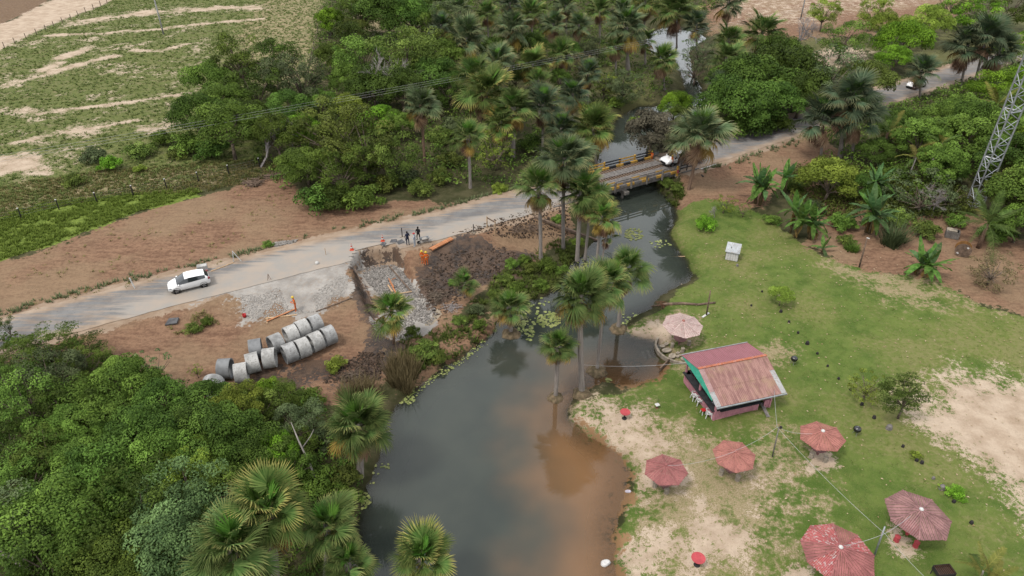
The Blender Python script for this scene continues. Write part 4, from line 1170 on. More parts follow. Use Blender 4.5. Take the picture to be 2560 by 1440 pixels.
for a, lb in [((2062, 28, 4.4, 3.4, 'open', 'lime'), 'yellow-green tree standing alone on the sandy clearing'), ((2112, 88, 4.6, 4.2, 'open', 'mid'), 'soft mid green tree over the grass beside pale sand'),
              ((2190, 28, 4.2, 3.6, 'open', 'lime'), 'yellow-green tree behind the soft green tree, top edge'), ((2214, 58, 4.4, 4.0, 'lumpy', 'lime'), 'yellow-green lumpy tree left of the broad lime tree'),
              ((2330, 50, 5, 5.0, 'lumpy', 'lime'), 'broad lime-green tree near the top edge'), ((2272, 92, 4.8, 5.0, 'lumpy', 'bright'), 'broad light green tree in front of the lime tree'),
              ((2440, 22, 5, 5.0, 'open', 'bright'), 'light green tree behind the far dark palms'), ((2530, 14, 5, 5.2, 'open', 'mid'), 'tree in the top corner behind the lattice tower'),
              ((2172, 190, 4.4, 4.4, 'lumpy', 'olive'), 'olive tree with yellowish flower sprays above the far road'), ((2240, 138, 3.6, 3.2, 'lumpy', 'bright'), 'light tree between flowering tree and small dark palm'),
              ((2384, 4, 4.6, 4.2, 'open', 'mid'), 'mid green tree cut by the top edge near lime tree'), ((2130, 150, 3.2, 3.0, 'sparse', 'grey'), 'grey thin tree in front of the pale sand patch'),
              ((2550, 110, 4, 3.8, 'lumpy', 'bright'), 'bright tree beside the tower at the frame edge')]:
    tree(*a, '', G, label=lb)
G = 'mango wood around the lattice tower'
W = 'of the lattice tower wood'
cluster([(2262, 296, 3.2, 3.2, 'lumpy', 'deep'), (2352, 290, 3.4, 3.3, 'lumpy', 'mid'), (2410, 280, 3.6, 3.4, 'dome', 'mid'), (2302, 342, 4.2, 4.0, 'dome', 'mid'), (2400, 342, 4.6, 5.0, 'dome', 'mid'),
          (2530, 390, 4.4, 4.0, 'dome', 'deep'), (2545, 332, 4.4, 4.2, 'dome', 'mid'), (2350, 402, 3.6, 3.4, 'dome', 'mid'), (2545, 470, 4.0, 3.6, 'dome', 'olive'), (2555, 400, 4.4, 4.0, 'dome', 'olive'),
          (2238, 318, 3.4, 3.2, 'lumpy', 'deep'), (2556, 556, 3, 3.0, 'dome', 'mid'), (2512, 210, 4.2, 4.0, 'lumpy', 'bright'), (2548, 250, 4.2, 4.0, 'dome', 'mid'), (2440, 300, 4.2, 3.8, 'dome', 'deep'),
          (2190, 372, 3.2, 2.8, 'lumpy', 'deep'), (2250, 410, 2.8, 2.6, 'bush', 'deep'), (2385, 420, 3.0, 2.6, 'dome', 'deep'), (2590, 480, 4, 4.0, 'dome', 'mid'),
          (2610, 380, 4.4, 4.4, 'dome', 'bright'), (2600, 200, 4.4, 4.4, 'dome', 'bright')], W, G, 0.86)
tree(2076, 446, 3.2, 3.5, 'dome', 'lime', '', label='rounded yellow-green mango tree between the banana clumps', flat=0.95)
G = 'young trees and shrubs on the lawn'
for a, lb in [((1955, 735, 1.4, 1.15, 'lumpy', 'lime'), 'young yellow-green tree alone in the middle of the lawn'), ((2170, 962, 1.7, 1.5, 'sparse', 'lime'), 'thin yellow-leaved young tree beside the dark pinnate tree'),
              ((2270, 985, 2.6, 1.7, 'feather', 'deep'), 'dark green young tree leaning at the edge of the sand'), ((2295, 1126, 0.7, 0.5, 'bush', 'lime'), 'knee-high lime sapling beside two black stumps'),
              ((2398, 1222, 0.7, 0.75, 'bush', 'bright'), 'bright sapling next to a pale stump near the sand'), ((2362, 1203, 0.7, 0.32, 'bush', 'lime'), 'tiny sapling sprouting behind the pale stump'),
              ((2482, 676, 1.7, 2.3, 'sparse', 'straw'), 'yellowed thin bush on bare soil by the cable drum'), ((1768, 548, 1.3, 1.4, 'bush', 'bright'), 'bright shrub on the lawn below the first banana clump'),
              ((1812, 508, 1.4, 1.3, 'sparse', 'lime'), 'thin sprawling shrub beside the first banana clump'), ((1860, 525, 1.0, 0.9, 'sparse', 'olive'), 'twiggy low shrub at the lawn corner near bananas'),
              ((2310, 488, 2.6, 3.6, 'sparse', 'grey'), 'grey tangled half-bare tree behind the banana plants'), ((2372, 486, 2.0, 2.4, 'sparse', 'grey'), 'grey tangled tree at the foot of the lattice tower')]:
    tree(*a, '', G, label=lb)
G = 'scrub between the banana plants'
for a, lb in [((2110, 540, 1.6, 1.9, 'bush', 'mid'), 'mid green shrub between mango tree and bluish banana clump'), ((2245, 530, 1.8, 2.0, 'bush', 'olive'), 'olive shrub behind the tall striped grass'), ((2150, 462, 2.2, 2.2, 'lumpy', 'deep'), 'deep green tree squeezed behind the mango tree'),
              ((2035, 500, 1.6, 1.7, 'bush', 'grey'), 'greyish shrub left of the mango tree foot'), ((1935, 540, 1.0, 1.2, 'bush', 'mid'), 'low green shrub behind the lawn corner bananas'), ((2320, 560, 1.6, 1.8, 'bush', 'olive'), 'olive shrub below the grey tangled trees'),
              ((2395, 540, 1.2, 1.5, 'bush', 'mid'), 'green shrub behind the mossy concrete box'), ((2500, 560, 2.0, 2.2, 'bush', 'deep'), 'dark shrub behind the young coconut palm'), ((1990, 450, 1.4, 1.6, 'bush', 'olive'), 'olive shrub on the dirt behind the smaller banana plant'),
              ((2120, 590, 1.0, 1.1, 'bush', 'olive'), 'low olive shrub at the soil edge below the mango')]:
    tree(*a, '', G, label=lb)
G = 'wood in the lower corner below the pipes'
W = 'of the wood below the pipes'
WL = 'of the wood at the road end'
cluster([(132, 856, 2.2, 1.7, 'feather', 'mid'), (48, 884, 2.6, 2.0, 'open', 'mid'), (205, 874, 2.0, 1.5, 'feather', 'deep'), (28, 945, 3.0, 2.4, 'open', 'deep'), (118, 940, 2.8, 2.3, 'open', 'grey'),
          (222, 905, 2.6, 2.1, 'open', 'mid'), (62, 1002, 3.4, 2.6, 'open', 'mid'), (162, 1012, 3, 2.5, 'open', 'deep'), (250, 1012, 3, 2.3, 'feather', 'mid'), (176, 1052, 3, 1.7, 'lumpy', 'mid'),
          (102, 1130, 3.4, 2.4, 'feather', 'mid'), (60, 1205, 3.4, 2.6, 'feather', 'mid'), (205, 1140, 3, 2.2, 'lumpy', 'mid'), (12, 1090, 3.4, 2.4, 'feather', 'deep'), (10, 806, 2.6, 0.9, 'feather', 'deep')], WL, G, 0.9)
cluster([(292, 952, 3, 2.5, 'lumpy', 'mid'), (402, 1012, 3.4, 2.7, 'lumpy', 'deep'), (502, 1010, 3.4, 2.7, 'lumpy', 'deep'), (592, 1012, 3, 2.0, 'lumpy', 'lime'), (452, 1080, 3.6, 2.7, 'lumpy', 'deep'),
          (552, 1082, 3.4, 2.6, 'lumpy', 'deep'), (352, 1080, 3.4, 2.4, 'lumpy', 'deep'), (302, 1182, 3.6, 2.6, 'lumpy', 'deep'), (396, 1160, 3.4, 2.4, 'lumpy', 'mid'), (472, 1158, 3.6, 2.0, 'lumpy', 'lime'),
          (205, 1225, 3.4, 2.4, 'open', 'deep'), (332, 1275, 3.2, 2.4, 'open', 'deep'), (132, 1302, 3.6, 2.6, 'lumpy', 'mid'), (212, 1325, 3.4, 2.0, 'lumpy', 'bright'), (262, 1395, 3.4, 2.2, 'lumpy', 'mid'),
          (478, 1250, 3.6, 2.5, 'open', 'blue'), (432, 1330, 3.6, 2.4, 'lumpy', 'blue'), (340, 1345, 3.2, 2.0, 'open', 'mid'), (122, 1400, 3.2, 2.3, 'open', 'deep'), (440, 1408, 3.4, 2.0, 'lumpy', 'mid'),
          (545, 1170, 3, 2.2, 'open', 'deep'), (620, 1130, 2.8, 2.2, 'lumpy', 'deep'), (352, 1420, 3.2, 1.8, 'lumpy', 'mid'), (30, 1305, 3, 2.0, 'open', 'grey'), (200, 1430, 3, 2.0, 'open', 'deep'), (560, 1240, 3, 1.8, 'open', 'mid')], W, G, 1.0)
G = 'shrubs between the pipes and the pond'
for a, lb in [((682, 1120, 2.8, 1.9, 'lumpy', 'bright'), 'bright lumpy tree left of the leaning bank palm'), ((642, 1020, 2.4, 2.0, 'open', 'olive'), 'olive loose tree below the last concrete pipe'), ((694, 1002, 2.0, 1.7, 'open', 'mid'), 'mid green loose tree between pipes and bank palm'),
              ((746, 1060, 2.0, 1.8, 'open', 'grey'), 'grey-green loose tree left of the bank palm'), ((662, 950, 1.5, 1.35, 'bush', 'bright'), 'bright bush hiding two of the concrete pipes'), ((768, 985, 1.2, 1.4, 'bush', 'mid'), 'mid green bush on the dark mud below the pipes'),
              ((700, 968, 1.0, 1.2, 'bush', 'mid'), 'low bush beside the bright bush at the pipes'), ((838, 898, 1.0, 1.05, 'bush', 'lime'), 'small yellow-green bush alone on the mud near the pipes'), ((722, 1170, 2.2, 1.8, 'open', 'deep'), 'deep green tree behind the near palm cluster'),
              ((790, 1190, 1.6, 1.7, 'bush', 'mid'), 'mid green shrub below the bank palm'), ((852, 1180, 1.2, 1.5, 'bush', 'olive'), 'olive shrub at the foot of the bank palm'), ((866, 1235, 0.9, 1.1, 'bush', 'mid'), 'small shrub dipping into the pond near lily pads'),
              ((378, 925, 2.2, 1.9, 'sparse', 'blue'), 'bluish thin tree at the dirt edge left of the pipes'), ((90 + 400, 925, 0.9, 0.6, 'sparse', 'lime'), 'spindly yellowish sapling on the dirt by the pipes'),
              ((480, 815, 0.6, 0.9, 'bush', 'olive'), 'scrubby weed bush on the dirt below the white car'), ((515, 800, 0.5, 0.7, 'bush', 'mid'), 'small weed bush on the dirt near the red bucket'),
              ((820, 1075, 1.4, 1.5, 'bush', 'grey'), 'grey shrub hidden beside the bank palm crown'), ((740, 1120, 1.8, 1.6, 'open', 'mid'), 'loose tree behind the forked dead branch')]:
    tree(*a, '', G, label=lb)
G = 'swamp shrubs on the mud flats'
for a, lb in [((1235, 735, 0.5, 0.9, 'bush', 'olive'), 'olive marsh bush left of the islet palm'), ((1295, 725, 0.6, 1.0, 'bush', 'mid'), 'marsh bush between islet palm and the flooded mud'), ((1330, 665, 0.8, 1.1, 'bush', 'olive'), 'olive marsh bush before the slim palm trunks'),
              ((1405, 680, 0.6, 0.9, 'bush', 'mid'), 'marsh bush at the channel edge below the slim palms'), ((1385, 715, 0.5, 0.8, 'bush', 'olive'), 'low marsh bush nearest the big lily pads'), ((1190, 770, 0.6, 1.0, 'bush', 'grey'), 'greyish marsh bush beside the muddy rill'), ((1280, 655, 0.6, 0.9, 'bush', 'mid'), 'marsh bush on the rim of the dark mud flat')]:
    tree(*a, '', G, label=lb)
for a, lb in [((1060, 870, 0.9, 1.5, 'bush', 'olive'), 'wide olive swamp bush at the pond edge below the gravel'), ((1100, 905, 0.6, 1.0, 'bush', 'olive'), 'low olive swamp bush nearest the open pond'), ((1030, 820, 0.5, 0.8, 'bush', 'mid'), 'small swamp bush below the gravel pad'),
              ((1265, 690, 0.8, 1.1, 'bush', 'olive'), 'round olive swamp bush on the dark mud flat'), ((1370, 660, 0.8, 1.2, 'bush', 'mid'), 'swamp bush at the feet of the slim palms'), ((1310, 640, 0.8, 0.9, 'bush', 'mid'), 'swamp bush on the mud beside white foam water'),
              ((1352, 712, 0.6, 0.9, 'bush', 'mid'), 'swamp bush in the flooded mud before the palms'), ((1150, 800, 0.5, 0.9, 'bush', 'olive'), 'low swamp bush beside the little muddy rill'), ((1200, 815, 0.4, 0.8, 'bush', 'mid'), 'low swamp bush left of the palm islet'),
              ((1445, 600, 0.8, 1.0, 'bush', 'lime'), 'yellowish swamp bush at the paired palm trunks'), ((1395, 545, 0.8, 0.9, 'bush', 'mid'), 'green bush on the bank below the railing end'), ((1430, 625, 0.5, 0.8, 'bush', 'olive'), 'swamp weed bush between the slim palm trunks'),
              ((1662, 470, 0.6, 1.2, 'bush', 'olive'), 'creeping bush on the bank under the bridge rail'), ((1690, 480, 0.5, 0.9, 'bush', 'olive'), 'weedy bush at the far channel corner'), ((1130, 700, 0.5, 0.6, 'bush', 'mid'), 'small green weed bush on the black mud')]:
    tree(*a, '', G, label=lb)

def bare(px, py, mesh, s, label, mat=None, rz=0.0, lean=0.0):
    p = on(px, py)
    root = empty('dead_tree', p, rz)
    o = link('branches', mesh, root, mat or TWIG_DEAD)
    o.scale = (s, s, s)
    o.rotation_euler = (lean, 0, 0)
    return tag(root, label, 'tree')
bare(652, 418, BARE[0], 1.5, 'leafless purple-grey tree spreading at the edge of the field thicket', rz=2.0, lean=0.5)
bare(950, 280, BARE[1], 1.75, 'tall leafless white tree rising from the thicket', BARK_PALE, rz=0.5)
bare(1985, 152, BARE[1], 1.6, 'bare grey bushy tree beside the sandy clearing', rz=1.0)
bare(2330, 540, BARE[0], 0.8, 'bare tangled grey bush behind the banana plants', rz=4.0)
bare(1785, 1245 - 700, BARE[0], 0.3, 'bare twiggy stems of a dead shrub by the bananas', rz=3.0)

# forked dead limb on the west bank and thick grey limb in the near corner
def limb(name, pts, rad, mat, label, cat='dead branch'):
    mb = MB()
    for pl, rl in zip(pts, rad): mb.tube([Vector(p) for p in pl], rl, 7)
    o = mb.build(name, mat, None, sm=True)
    return tag(o, label, cat)
p = on(800, 1230)
limb('dead_branch', [[p, p + Vector((-0.5, 0.6, 2.2)), p + Vector((-1.1, 1.0, 4.2)), p + Vector((-1.5, 1.4, 5.6))], [p + Vector((-0.9, 0.9, 3.6)), p + Vector((-0.2, 1.0, 4.6)), p + Vector((0.1, 1.1, 5.2))]],
     [[0.10, 0.08, 0.06, 0.02], [0.05, 0.035, 0.015]], BARK_PALE, 'pale forked dead branch standing left of the bank palm')
p = at(95, 1465, 3.4)
limb('dead_branch', [[p + Vector((0.3, -0.3, -3.2)), p, p + Vector((-1.0, 0.9, 0.5)), p + Vector((-2.0, 1.4, 1.0)), p + Vector((-3.2, 1.6, 1.3))], [p + Vector((-0.9, 0.8, 0.4)), p + Vector((-1.25, 1.5, 1.0)), p + Vector((-1.35, 2.2, 1.7))]],
     [[0.36, 0.32, 0.26, 0.2, 0.16], [0.22, 0.18, 0.15]], BARK_PALM, 'thick grey broken limb in the near corner of the wood')
# ------------------------------------------------------------------ ground plants nobody could count
def scatter(n, px_poly, z, rg):
    """n points spread over the ground inside a zone."""
    P_ = poly(px_poly, z)
    lo, hi = P_.min(0), P_.max(0)
    out = np.zeros((0, 2))
    for _ in range(40):
        q = rg.uniform(lo, hi, (n * 2, 2))
        q = q[sdist(P_, q, 3.0) < 0]
        out = np.vstack([out, q])
        if len(out) >= n: break
    return out[:n]

def tufts(name, Q, hgt, spread, blades, mat, rg, label, width=0.03, lean=0.5):
    """Tufts of narrow blades, joined."""
    n = len(Q)
    gz = gz_fast(Q[:, 0], Q[:, 1])
    k = np.repeat(np.arange(n), blades)
    m = len(k)
    hs = (hgt * rg.uniform(0.5, 1.3, n))[k] * rg.uniform(0.6, 1.2, m)
    a = rg.uniform(0, 6.283, m)
    off = rg.uniform(0, 1, m) * spread
    bx = Q[k, 0] + np.cos(a) * off * 0.4
    by = Q[k, 1] + np.sin(a) * off * 0.4
    bz = gz[k] - 0.02
    ln = hs * lean * rg.uniform(0.4, 1.5, m)
    tx, ty = -np.sin(a), np.cos(a)
    w_ = width * rg.uniform(0.7, 1.4, m)
    V = np.stack([np.stack([bx - tx * w_, by - ty * w_, bz], 1), np.stack([bx + tx * w_, by + ty * w_, bz], 1),
                  np.stack([bx + np.cos(a) * ln, by + np.sin(a) * ln, bz + hs], 1)], 1).reshape(-1, 3)
    me = np_mesh(name, V, np.arange(m * 3).reshape(m, 3), mat)
    return tag(link(name, me), label, kind='stuff')

rg = np.random.default_rng(77)
GRASS_DRY = leaf_mat('grass_dry', (0.17, 0.16, 0.055), (0.38, 0.32, 0.13), trans=0.2)
GRASS_FIELD = leaf_mat('grass_field', (0.085, 0.12, 0.03), (0.21, 0.235, 0.075), trans=0.2)
GRASS_LUSH = leaf_mat('grass_lush', (0.11, 0.18, 0.025), (0.27, 0.37, 0.065), trans=0.25)
GRASS_LAWN = leaf_mat('grass_lawn', (0.085, 0.12, 0.025), (0.22, 0.235, 0.07), trans=0.2)
GRASS_VERGE = leaf_mat('grass_verge', (0.10, 0.14, 0.06), (0.24, 0.26, 0.13), trans=0.2)

q = scatter(15000, [(-200, 130), (0, 122), (265, 12), (330, -60), (810, -60), (790, 60), (765, 210), (640, 400), (420, 465), (0, 545), (-200, 600)], 2.1, rg)
den = vnoise(q, 5.0, 3)
idx = np.array([cover_at(x, y) for x, y in q])
q = q[(k_sand[idx] < 0.35 + 0.25 * rg.random(len(q))) & (den > -0.45 - 0.5 * rg.random(len(q)))]
tufts('field_grass', q, 0.28, 0.5, 8, GRASS_FIELD, rg, 'tussocks of coarse grass over the sandy field', 0.075, 0.7)
q = scatter(3800, [(0, 470), (250, 425), (640, 390), (720, 410), (680, 435), (600, 458), (500, 478), (300, 486), (0, 548)], 2.0, rg)
tufts('dry_grass', q[:2300], 0.24, 0.6, 8, GRASS_DRY, rg, 'tall dry straw-coloured grass along the wire fence', 0.05)
tufts('fence_grass', q[2300:], 0.24, 0.6, 8, GRASS_FIELD, rg, 'tall green grass mixed in along the wire fence', 0.05)
q = scatter(3600, [(-200, 610), (0, 545), (100, 510), (300, 486), (420, 474), (495, 468), (505, 482), (440, 500), (330, 530), (210, 578), (120, 615), (0, 652), (-200, 720)], 2.0, rg)
q = q[vnoise(q, 2.0, 2) > -0.35]
tufts('weed_grass', q, 0.30, 0.5, 10, GRASS_LUSH, rg, 'bright green weeds in a strip before the fence', 0.055, 0.7)
# verges
vq = []
for s_ in np.arange(6, ROAD_S[-1] - 10, 0.16):
    if S_BR0 - 2 < s_ < S_BR1 + 2: continue
    for side in (-1, 1):
        if rg.random() < 0.9:
            x, y = np.interp(s_, ROAD_S, ROAD[:, 0]), np.interp(s_, ROAD_S, ROAD[:, 1])
            x2, y2 = np.interp(s_ + .5, ROAD_S, ROAD[:, 0]), np.interp(s_ + .5, ROAD_S, ROAD[:, 1])
            t = np.array([x2 - x, y2 - y]); t /= np.linalg.norm(t)
            d = (3.6 + abs(rg.normal()) * 0.7) * side
            vq.append((x - t[1] * d, y + t[0] * d))
vq = np.array(vq)
idx = np.array([cover_at(x, y) for x, y in vq])
keep = (k_gravel[idx] < 0.2) & (vnoise(vq, 3.0, 2) > -0.1) & ((vq[:, 1] > np.interp(vq[:, 0], ROAD[:, 0], ROAD[:, 1])) | (vq[:, 0] > 10))
tufts('verge_grass', vq[keep], 0.42, 0.5, 12, GRASS_VERGE, rg, 'greyish grass along the road verge', 0.05)
# lawn
q = scatter(17000, [(1700, 510), (1880, 520), (2060, 640), (2330, 690), (2560, 800), (2600, 1460), (1550, 1460), (1560, 1250), (1600, 1000), (1680, 900), (1580, 800), (1735, 690)], 1.0, rg)
idx = np.array([cover_at(x, y) for x, y in q])
q = q[(k_sand[idx] < 0.3 + 0.4 * rg.random(len(q))) & (k_lawn[idx] > 0.5) & (k_straw[idx] < rg.random(len(q)) * 1.1) & (_sw[idx] > 0.4)]
tufts('lawn_grass', q[::2], 0.06, 0.30, 6, GRASS_LAWN, rg, 'short patchy grass of the lawn', 0.035, 1.4)
# reeds at the west bank and swamp
q = np.vstack([scatter(130, [(970, 915), (1000, 900), (1045, 930), (1020, 985), (975, 965)], 0.4, rg), scatter(60, [(840, 985), (930, 960), (950, 1000), (880, 1010)], 0.6, rg)])
tufts('reeds', q, 1.5, 0.7, 14, GREEN['straw'][1], rg, 'tall pale reeds on the west bank of the pond', 0.035, 0.45)
q = np.vstack([scatter(420, [(1000, 850), (1090, 830), (1180, 790), (1250, 810), (1210, 850), (1140, 890), (1050, 955), (1000, 960)], 0.3, rg),
               scatter(900, [(1180, 760), (1230, 700), (1330, 640), (1400, 600), (1450, 640), (1420, 690), (1370, 730), (1260, 770)], 0.2, rg),
               scatter(300, [(1640, 470), (1700, 470), (1710, 500), (1690, 515)], 0.4, rg)])
q = q[vnoise(q, 1.8, 2) > -0.15]
tufts('swamp_weed', q, 0.34, 0.6, 9, GREEN['olive'][1], rg, 'weeds and seedlings over the swampy mud', 0.06, 0.8)
# weeds sprinkled on the cleared dirt
q = np.vstack([scatter(420, [(0, 800), (0, 660), (330, 540), (690, 440), (900, 505), (700, 620), (400, 700)], 1.9, rg), scatter(160, [(420, 820), (520, 780), (550, 810), (440, 840)], 1.4, rg)])
q = q[vnoise(q, 4.0, 2) > 0.0]
tufts('sparse_weed', q, 0.22, 0.35, 8, GRASS_DRY, rg, 'stubble and stray weeds on the cleared dirt', 0.04, 1.0)

def undergrowth(name, Q, leaf, hmax, per, tones, label):
    n = len(Q)
    gz = np.maximum(gz_fast(Q[:, 0], Q[:, 1]), 0.0)
    C = np.column_stack([Q, gz + hmax * rg.uniform(0.1, 0.6, n)])
    V, F, fresh = leaves_np(rg, C, rg.uniform(0.35, 0.75, n) * leaf / 0.26, per, leaf, flat=0.8)
    me = np_mesh(name, V, F, GREEN[tones][1], {'fresh': ('POINT', 'FLOAT', fresh)})
    return tag(link(name, me), label, kind='stuff')
q = scatter(8200, [(700, 500), (640, 420), (770, 215), (795, 60), (820, -60), (1830, -60), (1780, 40), (1600, 60), (1590, 110), (1650, 150), (1690, 240), (1560, 280), (1530, 330), (1490, 430), (1290, 470), (1130, 470), (930, 490), (800, 485)], 1.0, rg)
q = q[sdist(WATER, q, 3.0) > 0.4]
undergrowth('undergrowth', q[:2300], 0.40, 1.9, 15, 'olive', 'mixed olive undergrowth between the thicket trees')
undergrowth('undergrowth', q[2300:4600], 0.40, 2.2, 15, 'mid', 'mid green undergrowth between the thicket trees')
undergrowth('undergrowth', q[4600:], 0.40, 2.4, 15, 'deep', 'dark green undergrowth between the thicket trees')
q = scatter(2300, [(-60, 860), (60, 870), (230, 905), (400, 945), (480, 985), (600, 1000), (720, 975), (800, 990), (880, 1130), (905, 1240), (870, 1440), (700, 1500), (-60, 1500)], 1.0, rg)
q = q[sdist(WATER, q, 3.0) > 0.2]
undergrowth('undergrowth', q[:1200], 0.24, 1.6, 22, 'deep', 'dark undergrowth beneath the near wood')
undergrowth('undergrowth', q[1200:], 0.24, 1.4, 22, 'mid', 'green undergrowth beneath the near wood')
q = scatter(2600, [(1790, 270), (1820, 200), (1900, 120), (2040, 180), (2160, 180), (2260, 230), (2420, 180), (2700, 100), (2700, 560), (2560, 560), (2420, 470), (2200, 520), (2100, 480), (2060, 400), (2010, 290), (1850, 310)], 1.7, rg)
dr_, _ = pdist(ROAD, q)
q = q[dr_ > 4.5]
undergrowth('undergrowth', q, 0.38, 2.2, 18, 'mid', 'green undergrowth beneath the trees by the far road')
q = scatter(1000, [(1960, 440), (2060, 400), (2200, 440), (2400, 480), (2430, 540), (2240, 555), (2080, 545), (1990, 520)], 1.5, rg)
undergrowth('undergrowth', q, 0.30, 1.5, 18, 'olive', 'scrub between the banana plants')

# fallen leaves on the lawn
q = scatter(650, [(1700, 560), (1900, 540), (2330, 700), (2560, 820), (2560, 1440), (1900, 1440), (1700, 1000), (1680, 780)], 1.0, rg)
V = []
for x, y in q:
    z = float(gz_fast([x], [y])[0]) + 0.06
    a, s_ = rg.uniform(0, 6.28), rg.uniform(0.05, 0.12)
    c_, d_ = math.cos(a) * s_, math.sin(a) * s_
    V += [(x - c_, y - d_, z), (x + d_ * .6, y - c_ * .6, z + 0.03), (x + c_, y + d_, z), (x - d_ * .6, y + c_ * .6, z + 0.03)]
me = np_mesh('fallen_leaves', V, np.arange(len(V)).reshape(-1, 4), leaf_mat('fallen_leaf', (0.35, 0.24, 0.12), (0.62, 0.50, 0.34), trans=0.0))
tag(link('fallen_leaves', me), 'pale fallen leaves sprinkled over the lawn', kind='stuff')

# lily pads
def pads(Q, label, mat, r0=0.16):
    V, F = [], []
    for x, y in Q:
        r_ = r0 * rg.uniform(0.5, 1.2)
        z = 0.012 + rg.uniform(0, 0.02)
        a0 = rg.uniform(0, 6.28)
        b = len(V)
        V.append((x, y, z))
        for k in range(11):
            a = a0 + (2 * math.pi - 0.4) * k / 10
            V.append((x + r_ * math.cos(a), y + r_ * math.sin(a), z + 0.012))
        for k in range(10): F.append((b, b + 1 + k, b + 2 + k))
    me = np_mesh('lily_pads', V, F, mat)
    return tag(link('lily_pads', me), label, kind='stuff')
PAD = leaf_mat('lily_pad', (0.17, 0.22, 0.06), (0.40, 0.43, 0.17), trans=0.0, rough=0.35)
def blob(px, py, rx, ry, n):
    a, r_ = rg.uniform(0, 6.283, n), np.sqrt(rg.random(n))
    return np.array([at(px + rx * c * math.cos(b), py + ry * c * math.sin(b), 0)[:2] for b, c in zip(a, r_)])
def shore(pts, n, wd):
    out = []
    for _ in range(n):
        i = rg.integers(0, len(pts) - 1)
        t = rg.random()
        out.append(at(pts[i][0] * (1 - t) + pts[i + 1][0] * t + rg.normal() * wd, pts[i][1] * (1 - t) + pts[i + 1][1] * t + rg.normal() * wd * .6, 0)[:2])
    return np.array(out)
pads(blob(1372, 800, 30, 20, 95), 'floating lily pads between the big palm and the palm islet', PAD)
pads(np.vstack([blob(1318, 825, 22, 28, 55), blob(1340, 770, 40, 30, 25)]), 'lily pads beside the palm islet in the dark channel', PAD)
pads(blob(1585, 586, 24, 16, 90), 'round raft of lily pads in the channel below the bridge', PAD)
pads(blob(1650, 610, 28, 10, 30), 'thin drift of lily pads along the lawn side of the channel', PAD, 0.13)
pads(np.vstack([shore([(1215, 850), (1150, 905), (1100, 935), (1050, 970), (1010, 1005)], 170, 7), blob(1015, 1000, 22, 12, 40)]), 'fringe of lily pads along the west bank of the pond', PAD, 0.085)
pads(np.vstack([blob(912, 1255, 14, 22, 45), shore([(930, 1130), (925, 1200)], 14, 14), blob(965, 1165, 14, 8, 10)]), 'lily pads at the foot of the bank palm', PAD, 0.1)
pads(shore([(1560, 800), (1600, 790), (1540, 815)], 40, 8), 'lily pads at the tip of the grassy spit', PAD, 0.14)
pads(blob(1522, 952, 8, 5, 10), 'few lily pads beside the round palm mound', PAD, 0.13)
pads(np.vstack([blob(1455, 660, 30, 25, 40), blob(1330, 700, 40, 25, 40)]), 'lily pads among the flooded swamp weeds', PAD, 0.12)

# crushed stone: near stones as real pieces
STONE = leaf_mat('crushed_stone', (0.17, 0.155, 0.14), (0.50, 0.47, 0.43), trans=0.0, rough=0.95)
def stones(name, Q, s0, label, lift=0.0):
    n = len(Q)
    gz = gz_fast(Q[:, 0], Q[:, 1]) + lift
    base_v = np.array([(1, 0, 0), (0, 1, 0), (-1, 0, 0), (0, -1, 0), (0, 0, 1), (0, 0, -1)], float)
    base_f = np.array([(0, 1, 4), (1, 2, 4), (2, 3, 4), (3, 0, 4), (1, 0, 5), (2, 1, 5), (3, 2, 5), (0, 3, 5)])
    sc = s0 * rg.uniform(0.5, 1.5, (n, 1, 1)) * rg.uniform(0.6, 1.2, (n, 1, 3))
    a = rg.uniform(0, 6.28, n)
    V = base_v[None] * sc * rg.uniform(0.75, 1.25, (n, 6, 1))
    c_, s_ = np.cos(a)[:, None], np.sin(a)[:, None]
    X = V[..., 0] * c_ - V[..., 2] * s_
    Z = V[..., 0] * s_ + V[..., 2] * c_
    V = np.stack([X + Q[:, 0:1], V[..., 1] + Q[:, 1:2], Z + gz[:, None]], 2).reshape(-1, 3)
    F = (base_f[None] + 6 * np.arange(n)[:, None, None]).reshape(-1, 3)
    return tag(link(name, np_mesh(name, V, F, STONE)), label, kind='stuff')
q = scatter(5200, [(900, 672), (940, 662), (985, 660), (1010, 680), (1035, 715), (1065, 752), (1095, 785), (1075, 812), (1040, 800), (1030, 835), (985, 848), (950, 835), (928, 822), (945, 800), (972, 765), (940, 728), (912, 698)], 0.3, rg)
stones('gravel', q, 0.085, 'pale crushed stone covering the floor of the washed-out pit')
q = np.vstack([scatter(1300, [(600, 745), (660, 742), (700, 725), (720, 770), (790, 775), (640, 795), (608, 792)], 1.5, rg), scatter(700, [(790, 770), (860, 740), (880, 700), (860, 690), (780, 740)], 1.6, rg)])
o = stones('gravel', q, 0.07, 'grey crushed stone spilling down the road embankment')
o.data.materials[0] = leaf_mat('dusty_stone', (0.34, 0.32, 0.29), (0.58, 0.55, 0.51), trans=0.0, rough=0.95)
q = scatter(420, [(670, 610), (700, 600), (745, 598), (738, 606), (690, 616)], 1.95, rg)
stones('gravel', q, 0.085, 'small heap of grey stone on the far road verge', 0.05)
# clods and litter on mud, dirt
q = np.vstack([scatter(1500, [(1050, 720), (1100, 650), (1260, 620), (1330, 640), (1200, 710), (1090, 800)], 0.6, rg)[:1000], scatter(700, [(800, 960), (900, 880), (960, 880), (950, 950)], 0.6, rg), scatter(900, [(1130, 600), (1330, 540), (1430, 510), (1420, 580), (1260, 600)], 1.0, rg)])
CLOD = leaf_mat('dark_clods', (0.03, 0.024, 0.02), (0.13, 0.09, 0.065), trans=0.0, rough=0.9)
o = stones('mud_clods', q, 0.12, 'dark clods and root litter on the turned mud')
o.data.materials[0] = CLOD
